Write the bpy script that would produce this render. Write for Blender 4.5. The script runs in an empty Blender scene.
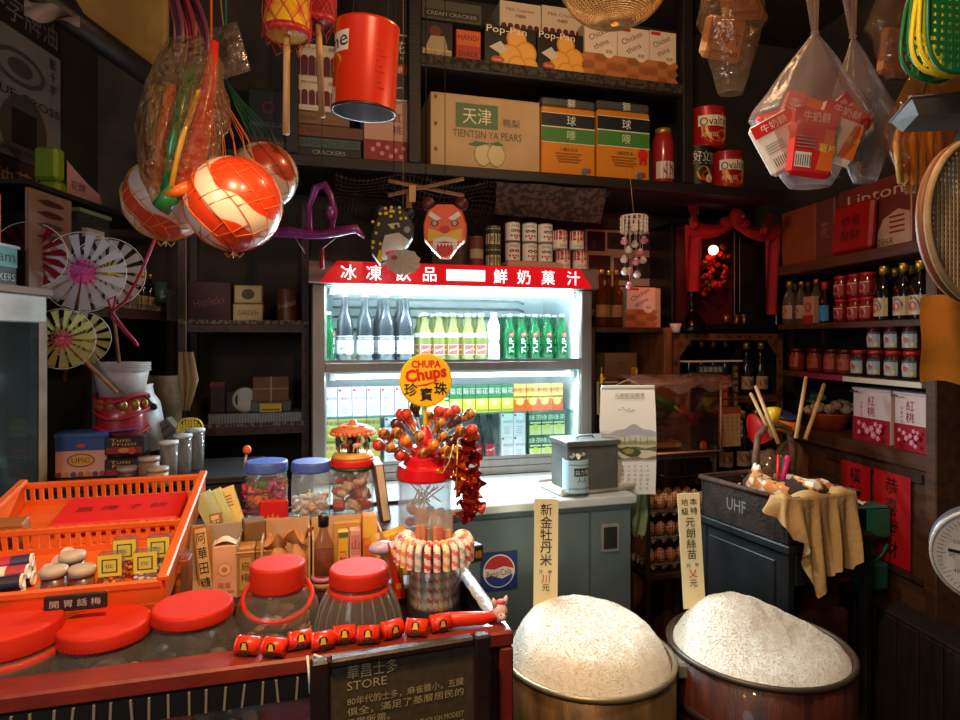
import bpy, math, random
from mathutils import Vector, Matrix, Euler, noise
RND = random.Random(11)
SC = bpy.context.scene
COL = SC.collection
pi = math.pi
V = Vector

# ---------------------------------------------------------------- frames of the place
F_, HZ, CZ = 640.0, 340.0, 1.55
SL = .28                                   # the back wall recedes towards the far corner
TH = math.atan(SL)                         # its heading
RW_H = math.radians(-83.3)                 # heading of the long wall of shelves
def at(px, py, Y): return V(((px-480)/F_*Y, Y, CZ-(py-HZ)/F_*Y))
def zat(py, Y): return CZ-(py-HZ)/F_*Y
def bk(px, Yo):                            # a point of the back frame's plane Y = Yo + SL X
    u = (px-480)/F_; Y = Yo/(1-SL*u); return V((u*Y, Y, 0))
def rw(px, off=0):                         # a point of the shelf wall's front plane
    u = (px-480)/F_; Y = (1.987+off)/(u+.117); return V((u*Y, Y, 0))
def onz(px, py, z):                        # a point of the level z
    Y = (CZ-z)*F_/(py-HZ); return V(((px-480)/F_*Y, Y, z))
def wz(p, z): return V((p[0], p[1], z))

# ---------------------------------------------------------------- materials
MATS = {}
def lin(c): return tuple(((x/255)/12.92 if x/255 <= .04045 else ((x/255+.055)/1.055)**2.4) for x in c)
def _new(name):
    m = bpy.data.materials.new(name); m.use_nodes = True
    nt = m.node_tree; nt.nodes.clear()
    out = nt.nodes.new('ShaderNodeOutputMaterial')
    return m, nt, out
def mat(name, rgb=(128,128,128), rough=.6, metal=0, c2=None, ns=8, bump=0, bs=40, emit=None, es=1, coat=0, stretch=None, spec=.5, sss=0, trans=0, lo=.35, hi=.65):
    if name in MATS: return MATS[name]
    m, nt, out = _new(name); N = nt.nodes; L = nt.links
    p = N.new('ShaderNodeBsdfPrincipled'); L.new(p.outputs[0], out.inputs[0])
    I = p.inputs
    I['Base Color'].default_value = (*lin(rgb), 1); I['Roughness'].default_value = rough
    I['Metallic'].default_value = metal; I['Coat Weight'].default_value = coat
    I['Specular IOR Level'].default_value = spec
    if trans: I['Transmission Weight'].default_value = trans
    if sss:
        I['Subsurface Weight'].default_value = sss; I['Subsurface Radius'].default_value = (.02,.01,.006)
    tc = None
    if c2 or bump:
        tc = N.new('ShaderNodeTexCoord'); mp = N.new('ShaderNodeMapping'); L.new(tc.outputs['Object'], mp.inputs[0])
        if stretch: mp.inputs['Scale'].default_value = stretch
    if c2:
        n = N.new('ShaderNodeTexNoise'); n.inputs['Scale'].default_value = ns; n.inputs['Detail'].default_value = 4
        L.new(mp.outputs[0], n.inputs[0])
        r = N.new('ShaderNodeValToRGB'); r.color_ramp.elements[0].position = lo; r.color_ramp.elements[1].position = hi
        r.color_ramp.elements[0].color = (*lin(rgb), 1); r.color_ramp.elements[1].color = (*lin(c2), 1)
        L.new(n.outputs['Fac'], r.inputs[0]); L.new(r.outputs[0], I['Base Color'])
    if bump:
        n = N.new('ShaderNodeTexNoise'); n.inputs['Scale'].default_value = bs; n.inputs['Detail'].default_value = 3
        L.new(mp.outputs[0], n.inputs[0])
        b = N.new('ShaderNodeBump'); b.inputs['Strength'].default_value = bump; b.inputs['Distance'].default_value = .01
        L.new(n.outputs['Fac'], b.inputs['Height']); L.new(b.outputs[0], I['Normal'])
    if emit:
        I['Emission Color'].default_value = (*lin(emit), 1); I['Emission Strength'].default_value = es
    MATS[name] = m; return m
def ink(r, g, b, rough=.5):
    return mat('ink_%d_%d_%d_%d' % (r, g, b, int(rough*100)), (r, g, b), rough)
def clear(name, tint=(235,240,240), film=.08, filmc=(255,255,255), bump=0, bs=30, rough=.05, refl=1.0, stretch=None):
    """thin clear wall (glass, acrylic, plastic bag): passes light, mirrors at grazing angles, carries a thin milky film"""
    if name in MATS: return MATS[name]
    m, nt, out = _new(name); N = nt.nodes; L = nt.links
    t = N.new('ShaderNodeBsdfTransparent'); t.inputs[0].default_value = (*lin(tint), 1)
    d = N.new('ShaderNodeBsdfDiffuse'); d.inputs[0].default_value = (*lin(filmc), 1)
    tl = N.new('ShaderNodeBsdfTranslucent'); tl.inputs[0].default_value = (*lin(filmc), 1)
    m0 = N.new('ShaderNodeMixShader'); m0.inputs[0].default_value = .5; L.new(d.outputs[0], m0.inputs[1]); L.new(tl.outputs[0], m0.inputs[2])
    m1 = N.new('ShaderNodeMixShader'); m1.inputs[0].default_value = film; L.new(t.outputs[0], m1.inputs[1]); L.new(m0.outputs[0], m1.inputs[2])
    g = N.new('ShaderNodeBsdfGlossy'); g.inputs['Roughness'].default_value = rough
    fr = N.new('ShaderNodeLayerWeight'); fr.inputs[0].default_value = .5
    k0 = N.new('ShaderNodeMath'); k0.operation = 'POWER'; k0.inputs[1].default_value = 4; L.new(fr.outputs['Facing'], k0.inputs[0])
    k = N.new('ShaderNodeMath'); k.operation = 'MULTIPLY_ADD'; k.inputs[1].default_value = .7*refl; k.inputs[2].default_value = .035*refl; L.new(k0.outputs[0], k.inputs[0])
    m2 = N.new('ShaderNodeMixShader'); L.new(k.outputs[0], m2.inputs[0]); L.new(m1.outputs[0], m2.inputs[1]); L.new(g.outputs[0], m2.inputs[2])
    if bump:
        tc = N.new('ShaderNodeTexCoord'); mp = N.new('ShaderNodeMapping'); L.new(tc.outputs['Object'], mp.inputs[0])
        if stretch: mp.inputs['Scale'].default_value = stretch
        n = N.new('ShaderNodeTexNoise'); n.inputs['Scale'].default_value = bs; n.inputs['Detail'].default_value = 3
        L.new(mp.outputs[0], n.inputs[0])
        b = N.new('ShaderNodeBump'); b.inputs['Strength'].default_value = bump; b.inputs['Distance'].default_value = .02
        L.new(n.outputs['Fac'], b.inputs['Height'])
        for q in (g, fr, d): L.new(b.outputs[0], q.inputs['Normal'])
    L.new(m2.outputs[0], out.inputs[0])
    MATS[name] = m; return m
def glow(name, rgb, s):
    if name in MATS: return MATS[name]
    m, nt, out = _new(name); e = nt.nodes.new('ShaderNodeEmission')
    e.inputs[0].default_value = (*lin(rgb), 1); e.inputs[1].default_value = s
    nt.links.new(e.outputs[0], out.inputs[0]); MATS[name] = m; return m

# ---------------------------------------------------------------- mesh builder
TXT = {}
BOLD = 0
def glyphs(s):
    s0, s = s, (s, BOLD)
    if s not in TXT:
        c = bpy.data.curves.new('t', 'FONT'); c.body = s0; c.offset = BOLD; c.size = 1; c.resolution_u = 2
        o = bpy.data.objects.new('t', c); COL.objects.link(o)
        dg = bpy.context.evaluated_depsgraph_get(); dg.update()
        me = bpy.data.meshes.new_from_object(o.evaluated_get(dg))
        TXT[s] = ([v.co.copy() for v in me.vertices], [tuple(p.vertices) for p in me.polygons])
        bpy.data.objects.remove(o); bpy.data.curves.remove(c); bpy.data.meshes.remove(me)
    return TXT[s]
def rot(ax, a): return Matrix.Rotation(a, 4, ax)
def tr(x, y=0, z=0): return Matrix.Translation((x, y, z))
def aim(d):                                # turns +Z to the direction d
    return V(d).normalized().to_track_quat('Z', 'Y').to_matrix().to_4x4()
class MB:
    def __init__(s): s.v, s.f, s.m, s.s, s.mats, s.T, s.P, s.k = [], [], [], [], [], Matrix(), Matrix(), 0
    def add(s, vs, fs, m, smooth=False):
        if m not in s.mats: s.mats.append(m)
        i, b = s.mats.index(m), len(s.v)
        T = s.T
        s.v += [tuple(T @ V(p)) for p in vs]
        for f in fs: s.f.append(tuple(b+q for q in f)); s.m.append(i); s.s.append(smooth)
        return s
    def box(s, c, d, m, r=None, bev=0):
        hx, hy, hz = d[0]/2, d[1]/2, d[2]/2
        M = tr(*c) @ (r or Matrix())
        if bev <= 0:
            vs = [M @ V((x, y, z)) for x in (-hx, hx) for y in (-hy, hy) for z in (-hz, hz)]
            return s.add(vs, [(0,1,3,2), (4,6,7,5), (0,4,5,1), (2,3,7,6), (0,2,6,4), (1,5,7,3)], m)
        b = min(bev, hx*.9, hy*.9, hz*.9); vs, ix = [], {}
        for sx in (-1, 1):
            for sy in (-1, 1):
                for sz in (-1, 1):
                    for a in range(3):
                        p = [sx*(hx-b), sy*(hy-b), sz*(hz-b)]; p[a] = (sx*hx, sy*hy, sz*hz)[a]
                        ix[sx, sy, sz, a] = len(vs); vs.append(M @ V(p))
        fs = []
        for a in range(3):
            o1, o2 = (a+1) % 3, (a+2) % 3
            for sg in (-1, 1):
                q = []
                for e1, e2 in ((-1,-1), (1,-1), (1,1), (-1,1)):
                    k = [0,0,0]; k[a] = sg; k[o1] = e1; k[o2] = e2; q.append(ix[(*k, a)])
                fs.append(tuple(q if sg > 0 else q[::-1]))
                
        for a in range(3):                 # edges along axis a
            o1, o2 = (a+1) % 3, (a+2) % 3
            for e1 in (-1, 1):
                for e2 in (-1, 1):
                    def g(sa, ax):
                        k = [0,0,0]; k[a] = sa; k[o1] = e1; k[o2] = e2; return ix[(*k, ax)]
                    q = (g(-1, o1), g(1, o1), g(1, o2), g(-1, o2)); fs.append(q if e1*e2 < 0 else q[::-1])
        for sx in (-1, 1):
            for sy in (-1, 1):
                for sz in (-1, 1):
                    q = (ix[sx,sy,sz,0], ix[sx,sy,sz,1], ix[sx,sy,sz,2]); fs.append(q if sx*sy*sz > 0 else q[::-1])
        return s.add(vs, fs, m)
    def bx(s, x0, y0, z0, x1, y1, z1, m, bev=0):
        return s.box(((x0+x1)/2, (y0+y1)/2, (z0+z1)/2), (abs(x1-x0), abs(y1-y0), abs(z1-z0)), m, None, bev)
    def lathe(s, prof, m, n=20, M=None, smooth=True, sx=1, sy=1):
        M = M or Matrix(); vs, fs, rows = [], [], []
        for r, z in prof:
            if r < 1e-6: rows.append([len(vs)]); vs.append(M @ V((0, 0, z)))
            else:
                rows.append(list(range(len(vs), len(vs)+n)))
                vs += [M @ V((r*sx*math.cos(2*pi*i/n), r*sy*math.sin(2*pi*i/n), z)) for i in range(n)]
        for A, B in zip(rows, rows[1:]):
            for i in range(n):
                j = (i+1) % n
                if len(A) == 1 and len(B) == 1: continue
                if len(A) == 1: fs.append((A[0], B[j], B[i]))
                elif len(B) == 1: fs.append((A[i], A[j], B[0]))
                else: fs.append((A[i], A[j], B[j], B[i]))
        return s.add(vs, fs, m, smooth)
    def cyl(s, a, b, r, m, n=14, r2=None, smooth=False):
        a, b = V(a), V(b); h = (b-a).length; r2 = r if r2 is None else r2
        return s.lathe([(0,0), (r,0), (r2,h), (0,h)], m, n, tr(*a) @ aim(b-a), smooth)
    def tube(s, pts, r, m, n=6, closed=False, smooth=True):
        pts = [V(p) for p in pts]; vs, fs, k = [], [], len(pts); nrm = None
        for i, p in enumerate(pts):
            a = pts[(i-1) % k] if closed or i else p; b = pts[(i+1) % k] if closed or i < k-1 else p
            t = (b-a).normalized() if (b-a).length > 1e-9 else V((0,0,1))
            if nrm is None: nrm = t.orthogonal().normalized()
            nrm = nrm - t*nrm.dot(t); nrm = nrm.normalized() if nrm.length > 1e-6 else t.orthogonal().normalized()
            bn = t.cross(nrm); rr = r[i] if isinstance(r, (list, tuple)) else r
            vs += [p + (nrm*math.cos(2*pi*q/n) + bn*math.sin(2*pi*q/n))*rr for q in range(n)]
        for i in range(k if closed else k-1):
            for q in range(n):
                a, b = i*n, ((i+1) % k)*n; fs.append((a+q, a+(q+1) % n, b+(q+1) % n, b+q))
        if not closed: fs += [tuple(range(n))[::-1], tuple(range((k-1)*n, k*n))]
        return s.add(vs, fs, m, smooth)
    def ball(s, c, r, m, nu=12, nv=8, M=None, smooth=True):
        r = (r, r, r) if not isinstance(r, (tuple, list)) else r
        pr = [(math.sin(pi*i/nv), -math.cos(pi*i/nv)) for i in range(nv+1)]
        pr[0] = (0, -1); pr[-1] = (0, 1)
        return s.lathe(pr, m, nu, tr(*c) @ (M or Matrix()) @ Matrix.Diagonal((*r, 1)), smooth)
    def grid(s, fn, nu, nv, m, cu=False, smooth=True):
        vs = [fn(i/nu, j/nv) for j in range(nv+1) for i in range(nu if cu else nu+1)]
        w = nu if cu else nu+1
        fs = [(j*w+i, j*w+(i+1) % w, (j+1)*w+(i+1) % w, (j+1)*w+i) for j in range(nv) for i in range(nu)]
        return s.add(vs, fs, m, smooth)
    # ---- printing on a flat face: P carries x to the side, y up, z out of the face
    def face(s, M): s.P = M; s.k = 0; return s
    def front(s, w, h, y): return s.face(Matrix(((1,0,0,0), (0,0,-1,y), (0,1,0,0), (0,0,0,1))))   # face looking at -y; x centred, y from the foot
    def _l(s): s.k += 1; return s.k*.00035
    def poly(s, pts, m):
        z = s._l(); return s.add([s.P @ V((x, y, z)) for x, y in pts], [tuple(range(len(pts)))], m)
    def rect(s, x0, y0, x1, y1, m): return s.poly([(x0,y0), (x1,y0), (x1,y1), (x0,y1)], m)
    def disc(s, x, y, r, m, n=20, ry=None):
        ry = ry or r; return s.poly([(x+r*math.cos(2*pi*i/n), y+ry*math.sin(2*pi*i/n)) for i in range(n)], m)
    def text(s, body, x, y, size, m, al='c', w=None, a=0, sx=1):
        vs, fs = glyphs(body)
        if not vs: return s
        x0, x1 = min(p.x for p in vs), max(p.x for p in vs); y0, y1 = min(p.y for p in vs), max(p.y for p in vs)
        kx = size*sx if w is None else w/(x1-x0)
        ox = {'c': -(x0+x1)/2, 'l': -x0, 'r': -x1}[al]; z = s._l(); ca, sa = math.cos(a), math.sin(a)
        o = []
        for p in vs:
            X, Y = (p.x+ox)*kx, (p.y-(y0+y1)/2)*size
            o.append(s.P @ V((x+X*ca-Y*sa, y+X*sa+Y*ca, z)))
        return s.add(o, fs, m)
    def column(s, body, x, y, size, m, gap=1.15):   # writing from top to foot
        for i, ch in enumerate(body): s.text(ch, x, y-i*size*gap, size, m)
        return s
    def wrap(s, vs2, fs, r, m, a0=-pi/2, z0=0, dr=.0006):  # flat print bent round a can of radius r; (x, y) in metres
        return s.add([V(((r+dr)*math.cos(a0+x/r), (r+dr)*math.sin(a0+x/r), z0+y)) for x, y in vs2], fs, m)
    def wrect(s, x0, y0, x1, y1, r, m, n=6, dr=.0006, a0=-pi/2):
        vs = []
        for i in range(n+1):
            x = x0+(x1-x0)*i/n; vs += [(x, y0), (x, y1)]
        return s.wrap(vs, [(2*i, 2*i+2, 2*i+3, 2*i+1) for i in range(n)], r, m, a0, 0, dr)
    def wdisc(s, x, y, q, r, m, dr=.001, n=16, ry=None, a0=-pi/2):
        return s.wrap([(x+q*math.cos(2*pi*i/n), y+(ry or q)*math.sin(2*pi*i/n)) for i in range(n)], [tuple(range(n))], r, m, a0, 0, dr)
    def wtext(s, body, x, y, size, r, m, dr=.0012, w=None, a=0, a0=-pi/2):
        vs, fs = glyphs(body)
        x0, x1 = min(p.x for p in vs), max(p.x for p in vs); y0, y1 = min(p.y for p in vs), max(p.y for p in vs)
        kx = size if w is None else w/(x1-x0); o = []
        for p in vs:
            X, Y = (p.x-(x0+x1)/2)*kx, (p.y-(y0+y1)/2)*size
            o.append((x+X*math.cos(a)-Y*math.sin(a), y+X*math.sin(a)+Y*math.cos(a)))
        return s.wrap(o, fs, r, m, a0, 0, dr)
    def build(s, name, parent=None, loc=(0,0,0), rz=0, R=None):
        me = bpy.data.meshes.new(name); me.from_pydata(s.v, [], s.f)
        for m in s.mats: me.materials.append(m)
        me.polygons.foreach_set('material_index', s.m); me.polygons.foreach_set('use_smooth', s.s); me.update()
        o = bpy.data.objects.new(name, me); COL.objects.link(o); o.parent = parent
        o.location = loc; o.rotation_euler = R if R is not None else (0, 0, rz)
        return o
def tag(o, label, cat, group=None, kind=None):
    if label: o['label'] = label
    if cat: o['category'] = cat
    if group: o['group'] = group
    if kind: o['kind'] = kind
    return o
def thing(name, label, cat, loc=(0,0,0), rz=0, group=None, R=None):
    o = bpy.data.objects.new(name, None); COL.objects.link(o); o.empty_display_size = .05
    o.location = loc; o.rotation_euler = R if R is not None else (0, 0, rz)
    return tag(o, label, cat, group)
def solo(mb, name, label, cat, loc=(0,0,0), rz=0, group=None, R=None, kind=None):
    return tag(mb.build(name, None, loc, rz, R), label, cat, group, kind)
def dup(root, loc, rz=None, label=None, R=None, scale=None, group=None):
    def cp(o, par):
        c = o.copy(); COL.objects.link(c); c.parent = par
        for ch in o.children: cp(ch, c)
        return c
    r = cp(root, None); r.location = loc
    if R is not None: r.rotation_euler = R
    elif rz is not None: r.rotation_euler = (0, 0, rz)
    if scale: r.scale = scale if isinstance(scale, tuple) else (scale,)*3
    if label: r['label'] = label
    if group: r['group'] = group
    return r
def struct(mb, name, loc=(0,0,0), rz=0):
    o = mb.build(name, None, loc, rz); o['kind'] = 'structure'; return o
ORD = ['first', 'second', 'third', 'fourth', 'fifth', 'sixth', 'seventh', 'eighth', 'ninth', 'tenth', 'eleventh', 'twelfth', 'thirteenth', 'fourteenth']

# common materials
M_ = dict(
 blackwood=mat('black_wood', (30,24,20), .55, c2=(18,14,12), ns=6, bump=.2, bs=30, stretch=(1,1,6)),
 darkwood=mat('dark_wood', (72,44,26), .5, c2=(46,27,16), ns=5, bump=.25, bs=24, stretch=(8,8,1)),
 wood=mat('wood', (150,104,62), .55, c2=(120,80,46), ns=6, bump=.2, bs=30, stretch=(1,1,8)),
 palewood=mat('pale_wood', (205,165,112), .55, c2=(186,143,92), ns=8, stretch=(4,4,1)),
 rust=mat('rusty_angle_steel', (92,60,42), .6, .3, c2=(54,36,28), ns=20, bump=.25, bs=50),
 steel=mat('brushed_steel', (160,154,148), .36, .65, c2=(148,142,136), ns=5, stretch=(6,6,1)),
 zinc=mat('zinc_steel', (150,150,148), .45, .75, c2=(116,114,110), ns=14),
 chrome=mat('chrome', (215,215,215), .15, 1),
 iron=mat('black_iron', (34,33,33), .45, .4, c2=(22,21,21), ns=15),
 white=mat('white_paper', (236,234,226), .6), offw=mat('off_white', (214,206,188), .65),
 black=mat('black_ink', (20,18,18), .5), red=mat('red_ink', (190,26,22), .45), gold=mat('gold_foil', (214,170,70), .3, .7),
 card=mat('cardboard', (176,134,90), .8, c2=(158,118,76), ns=10), rope=mat('hemp_string', (170,140,96), .85),
 glass=clear('clear_glass', (240,245,243), .06, (236,240,240)), acryl=clear('acrylic', (225,228,224), .05),
 pane=clear('fridge_pane', (238,244,244), .006, (220,240,240), bump=.0),
)
# ================================================================ placing along the two walls
P0 = bk(312, 2.75)
def hit(Q, h, px):
    u = (px-480)/F_; t = V((math.cos(h), math.sin(h), 0)); s = (u*Q.y-Q.x)/(t.x-u*t.y); return Q+t*s, s
def nrm(h): return V((-math.sin(h), math.cos(h), 0))
def B(px, d, z=0):                         # on the back frame, d behind the fridge's front
    p, s = hit(P0+nrm(TH)*d, TH, px); return V((p.x, p.y, z))
def BX(px, d=0): return hit(P0+nrm(TH)*d, TH, px)[1]
RW0 = V((1.59, 3.39, 0))
def RS(px, d, z=0):                        # on the shelf wall, d behind the shelves' front edge
    p, s = hit(RW0+nrm(RW_H)*d, RW_H, px); return V((p.x, p.y, z))
def RX(px, d=0): return hit(RW0+nrm(RW_H)*d, RW_H, px)[1]
def bw(px0, px1, d=0): return BX(px1, d)-BX(px0, d)
def rwid(px0, px1, d=0): return RX(px1, d)-RX(px0, d)

# ================================================================ camera and light
cam = bpy.data.cameras.new('camera'); cam.sensor_width = 36; cam.lens = 24; cam.shift_y = -20/960; cam.clip_start = .05
camo = bpy.data.objects.new('camera', cam); COL.objects.link(camo); camo.location = (0,0,CZ); camo.rotation_euler = (pi/2,0,0)
SC.camera = camo
SC.view_settings.view_transform = 'Standard'; SC.view_settings.look = 'None'; SC.view_settings.gamma = 1
SC.view_settings.use_curve_mapping = False; SC.view_settings.exposure = 1.0
w = bpy.data.worlds.new('world'); w.use_nodes = True; SC.world = w
w.node_tree.nodes['Background'].inputs[0].default_value = (.75,.62,.55,1)
w.node_tree.nodes['Background'].inputs[1].default_value = .045
def lamp(name, kind, loc, e, rgb, size=.05, aimto=None, spot=None, blend=.5):
    l = bpy.data.lights.new(name, kind); l.energy = e; l.color = lin(rgb)
    if kind == 'AREA': l.shape = 'DISK'; l.size = size
    else: l.shadow_soft_size = size
    if kind == 'SPOT': l.spot_size = math.radians(spot); l.spot_blend = blend
    o = bpy.data.objects.new(name, l); COL.objects.link(o); o.location = loc
    if aimto is not None: o.rotation_euler = (V(aimto)-V(loc)).to_track_quat('-Z', 'Y').to_euler()
    return o
lamp('stall_lamp', 'POINT', (.12,.62,2.35), 12, (255,210,158), .05)
lamp('stall_fill_spot', 'SPOT', (-.28,.66,2.25), 37, (255,200,138), .05, (-.5,1.22,1.0), 84, .8)  # spot added to brighten the stall without brightening the goods hanging above
lamp('rice_lamp', 'SPOT', (.16,1.5,2.75), 42, (255,234,206), .06, (.62,2.1,.65), 74, .7)
lamp('shop_lamp', 'POINT', (.55,1.75,2.85), 13, (255,206,152), .06)
lamp('altar_glow', 'POINT', (.985,2.98,1.93), .7, (255,20,14), .02)
lamp('doorway_daylight', 'AREA', (-1.0,-.6,2.0), 5.5, (228,234,246), .8, (-1.0,2.0,1.2))

# ================================================================ the setting
fl = mat('floor_concrete', (58,46,38), .7, c2=(36,30,26), ns=7, bump=.2, bs=20)
wl = mat('wall_plaster', (70,62,54), .85, c2=(46,40,36), ns=3, bump=.1)
struct(MB().bx(-2.2,-1.2,-.1, 3.4,5.2,0, fl), 'floor')
struct(MB().bx(-2.2,-.2,3.3, 3.4,5.2,3.4, mat('ceiling_dark', (52,44,38), .9, c2=(34,29,26), ns=3)), 'ceiling')
struct(MB().bx(-1.15,.55,0, 3.1,.65,3.3, wl), 'wall_back', P0, TH)
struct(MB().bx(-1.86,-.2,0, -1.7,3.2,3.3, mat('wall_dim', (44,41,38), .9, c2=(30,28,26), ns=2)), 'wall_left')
struct(MB().bx(-.75,.36,0, 4.4,.46,3.3, wl), 'wall_right', RW0, RW_H)

t_, n_ = V((math.cos(TH), math.sin(TH), 0)), nrm(TH)
SC.cycles.transparent_max_bounces = 32
# ================================================================ the lit drinks fridge
W = BX(592); FC = 'fridge'
fr = thing('display_fridge', 'steel display fridge of bottles and cartons under a lit red sign', 'fridge', P0, TH)
st, inner = M_['steel'], mat('fridge_lining', (226,236,236), .5, c2=(206,220,222), ns=6)
ft = .052
def fx(px, d=0): return BX(px, d)
b = MB(); b.bx(0,0,.97, ft,.5,1.775, st, .004); b.bx(W-ft,0,.97, W,.5,1.775, st, .004)
b.bx(ft,.47,.97, W-ft,.5,1.775, st); b.bx(ft,0,1.0, W-ft,.02,1.035, st, .004); b.bx(ft,.0,.97, W-ft,.5,1.0, st)
b.bx(ft,.002,1.418, W-ft,.46,1.456, st, .003)
b.bx(.004,.02,0, W-.004,.5,.97, M_['zinc'])
b.build('cabinet_body', fr)
b = MB(); b.bx(ft,.462,1.0, W-ft,.47,1.775, inner); b.bx(ft,.02,1.0, ft+.006,.462,1.775, inner); b.bx(W-ft-.006,.02,1.0, W-ft,.462,1.775, inner)
b.bx(ft+.006,.02,1.0, W-ft-.006,.462,1.012, inner); b.bx(ft+.006,.03,1.456, W-ft-.006,.462,1.462, inner); b.bx(ft,.02,1.77, W-ft,.47,1.775, inner)
b.build('lining', fr)
for z in (1.66,1.705,1.745,1.60):          # cooling coils along the back
    cb = MB(); cb.tube([(ft+.05,.44,z), (W-.2,.44,z), (W-.17,.44,z-.012)], .006, M_['zinc'], 6); cb.build('cooling_pipe', fr)
b = MB(); b.bx(ft+.006,.07,1.222, W-ft-.006,.44,1.228, clear('shelf_glass', (190,225,220), .12, (200,235,235))); b.build('glass_shelf', fr)
for z0, z1 in ((1.456,1.772), (1.036,1.418)):
    pn = MB(); pn.bx(ft,.006,z0, W-ft,.010,z1, M_['pane']); pn.build('glass_pane', fr)
    rl = MB(); rl.bx(ft,.0,z0, W-ft,.004,z0+.012, M_['steel']); rl.build('pane_rail', fr)
hood = MB(); hm = mat('hood_copper_steel', (176,140,118), .36, .7, c2=(140,108,92), ns=4, stretch=(1,1,8))
hood.bx(-.018,-.035,1.776, W+.02,.52,1.868, hm, .006); hd = hood.build('hood', fr)
sg = MB(); sg.face(Matrix(((1,0,0,0), (0,0,-1,-.0355), (0,1,0,0), (0,0,0,1))))
x0, x1 = fx(319), fx(589)
sg.poly([(x0,1.779), (x1,1.779), (x1-.06,1.866), (x0+.07,1.866)], mat('red_lit_acrylic', (200,16,26), .3, emit=(255,16,34), es=.2))
lw = glow('lit_lettering', (255,238,236), 1.6)
for ch, px in zip('冰凍飲品鮮奶菓汁', (348,373,402,428,498,521,545,570)): sg.text(ch, fx(px), 1.822, .066, lw)
sg.rect(fx(444.5), 1.799, fx(482.5), 1.845, lw)
pk = mat('pink_strokes', (250,120,120), .4, emit=(255,110,120), es=.5)
for i in range(4): sg.text('冷熱齊備'[i], fx(449+i*9.6), 1.822, .030, pk)
sg.build('lit_sign', hd)
lt = glow('fluorescent_tube', (228,243,255), 8.5)
for z in (1.752,1.398):
    tb = MB(); tb.cyl((ft+.04,.05,z), (W-ft-.04,.05,z), .010, lt, 10, smooth=True); t = tb.build('fluorescent_tube', fr)
    for xx in (ft+.02, W-ft-.04): eb = MB(); eb.bx(xx,.035,z-.014, xx+.02,.065,z+.014, M_['white']); eb.build('tube_socket', t)

for z, e in ((1.748,22),(1.39,6)):  # added area lights, strengthen the tubes' spill onto counter and rice
    l = lamp('fridge_spill_fill', 'AREA', P0+t_*W/2+n_*.035+V((0,0,z)), e, (226,242,255), 1.0, P0+t_*W/2-n_*1.0+V((0,0,z-1.0))); l.data.shape = 'RECTANGLE'; l.data.size = 1.05; l.data.size_y = .03
# counter in front of the fridge
ct = thing('fridge_counter', 'grey green steel counter with bright metal top before the drinks fridge', 'counter', P0, TH)
gg = mat('grey_green_panel', (104,120,124), .4, .25, c2=(88,104,108), ns=3)
cx0, cx1 = .0, BX(636, -.48)
b = MB(); b.bx(cx0,-.49,.935, cx1,-.005,.968, mat('counter_steel', (226,230,232), .35, .35, c2=(206,212,214), ns=9), .005); b.build('worktop', ct)
b = MB(); b.bx(cx0+.01,-.47,.06, cx1-.015,-.005,.935, gg, .004); b.build('body', ct)
dx0, dx1 = BX(486, -.475), BX(590, -.475)
b = MB(); b.bx(BX(378,-.475),-.478,.1, dx1-.003,-.470,.915, gg, .003); b.build('door', ct)
dr = MB(); dr.bx(dx1+.003,-.478,.1, cx1-.02,-.470,.915, gg, .003); d = dr.build('door', ct)
hb = MB(); hx0, hx1 = BX(601,-.48), BX(619,-.48)
hb.bx(hx0,-.483,.76, hx1,-.477,.865, M_['steel'], .002); hb.bx(hx0+.01,-.485,.772, hx1-.01,-.482,.853, M_['black']); hb.build('recessed_handle', d)
b = MB(); b.bx(cx0+.03,-.44,0, cx1-.05,-.05,.06, M_['black']); b.build('plinth', ct)
# round cola sticker
b = MB(); wv = (BX(517,-.48)-BX(480,-.48))
b.front(wv, wv, -.0005); b.rect(-wv/2,-wv/2, wv/2,wv/2, ink(20,44,110)); q = wv*.43
b.disc(0,0, q, ink(232,228,214), 28); q2 = q*.93
up = [(q2*math.cos(a), q2*math.sin(a)) for a in [math.radians(t) for t in range(12, 169, 12)]]
b.poly([(q2*.99,.1*q2), (q2*.3,.30*q2), (-q2*.3,.12*q2), (-q2*.97,.22*q2)][::-1] + up, ink(196,34,38))
b.poly([(q2*math.cos(a), q2*math.sin(a)) for a in [math.radians(t) for t in range(200, 342, 11)]] + [(q2*.9,-.22*q2), (q2*.2,-.5*q2), (-q2*.5,-.25*q2)], ink(26,60,150))
b.text('Pepsi·Cola', 0, -.01, .034, ink(150,24,30), w=q*1.55, a=.12)
solo(b, 'cola_sticker', 'square blue sticker with round cola logo on the grey green counter', 'sticker', B(499,-.4795,zat(570,2.28)), TH)

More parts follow.
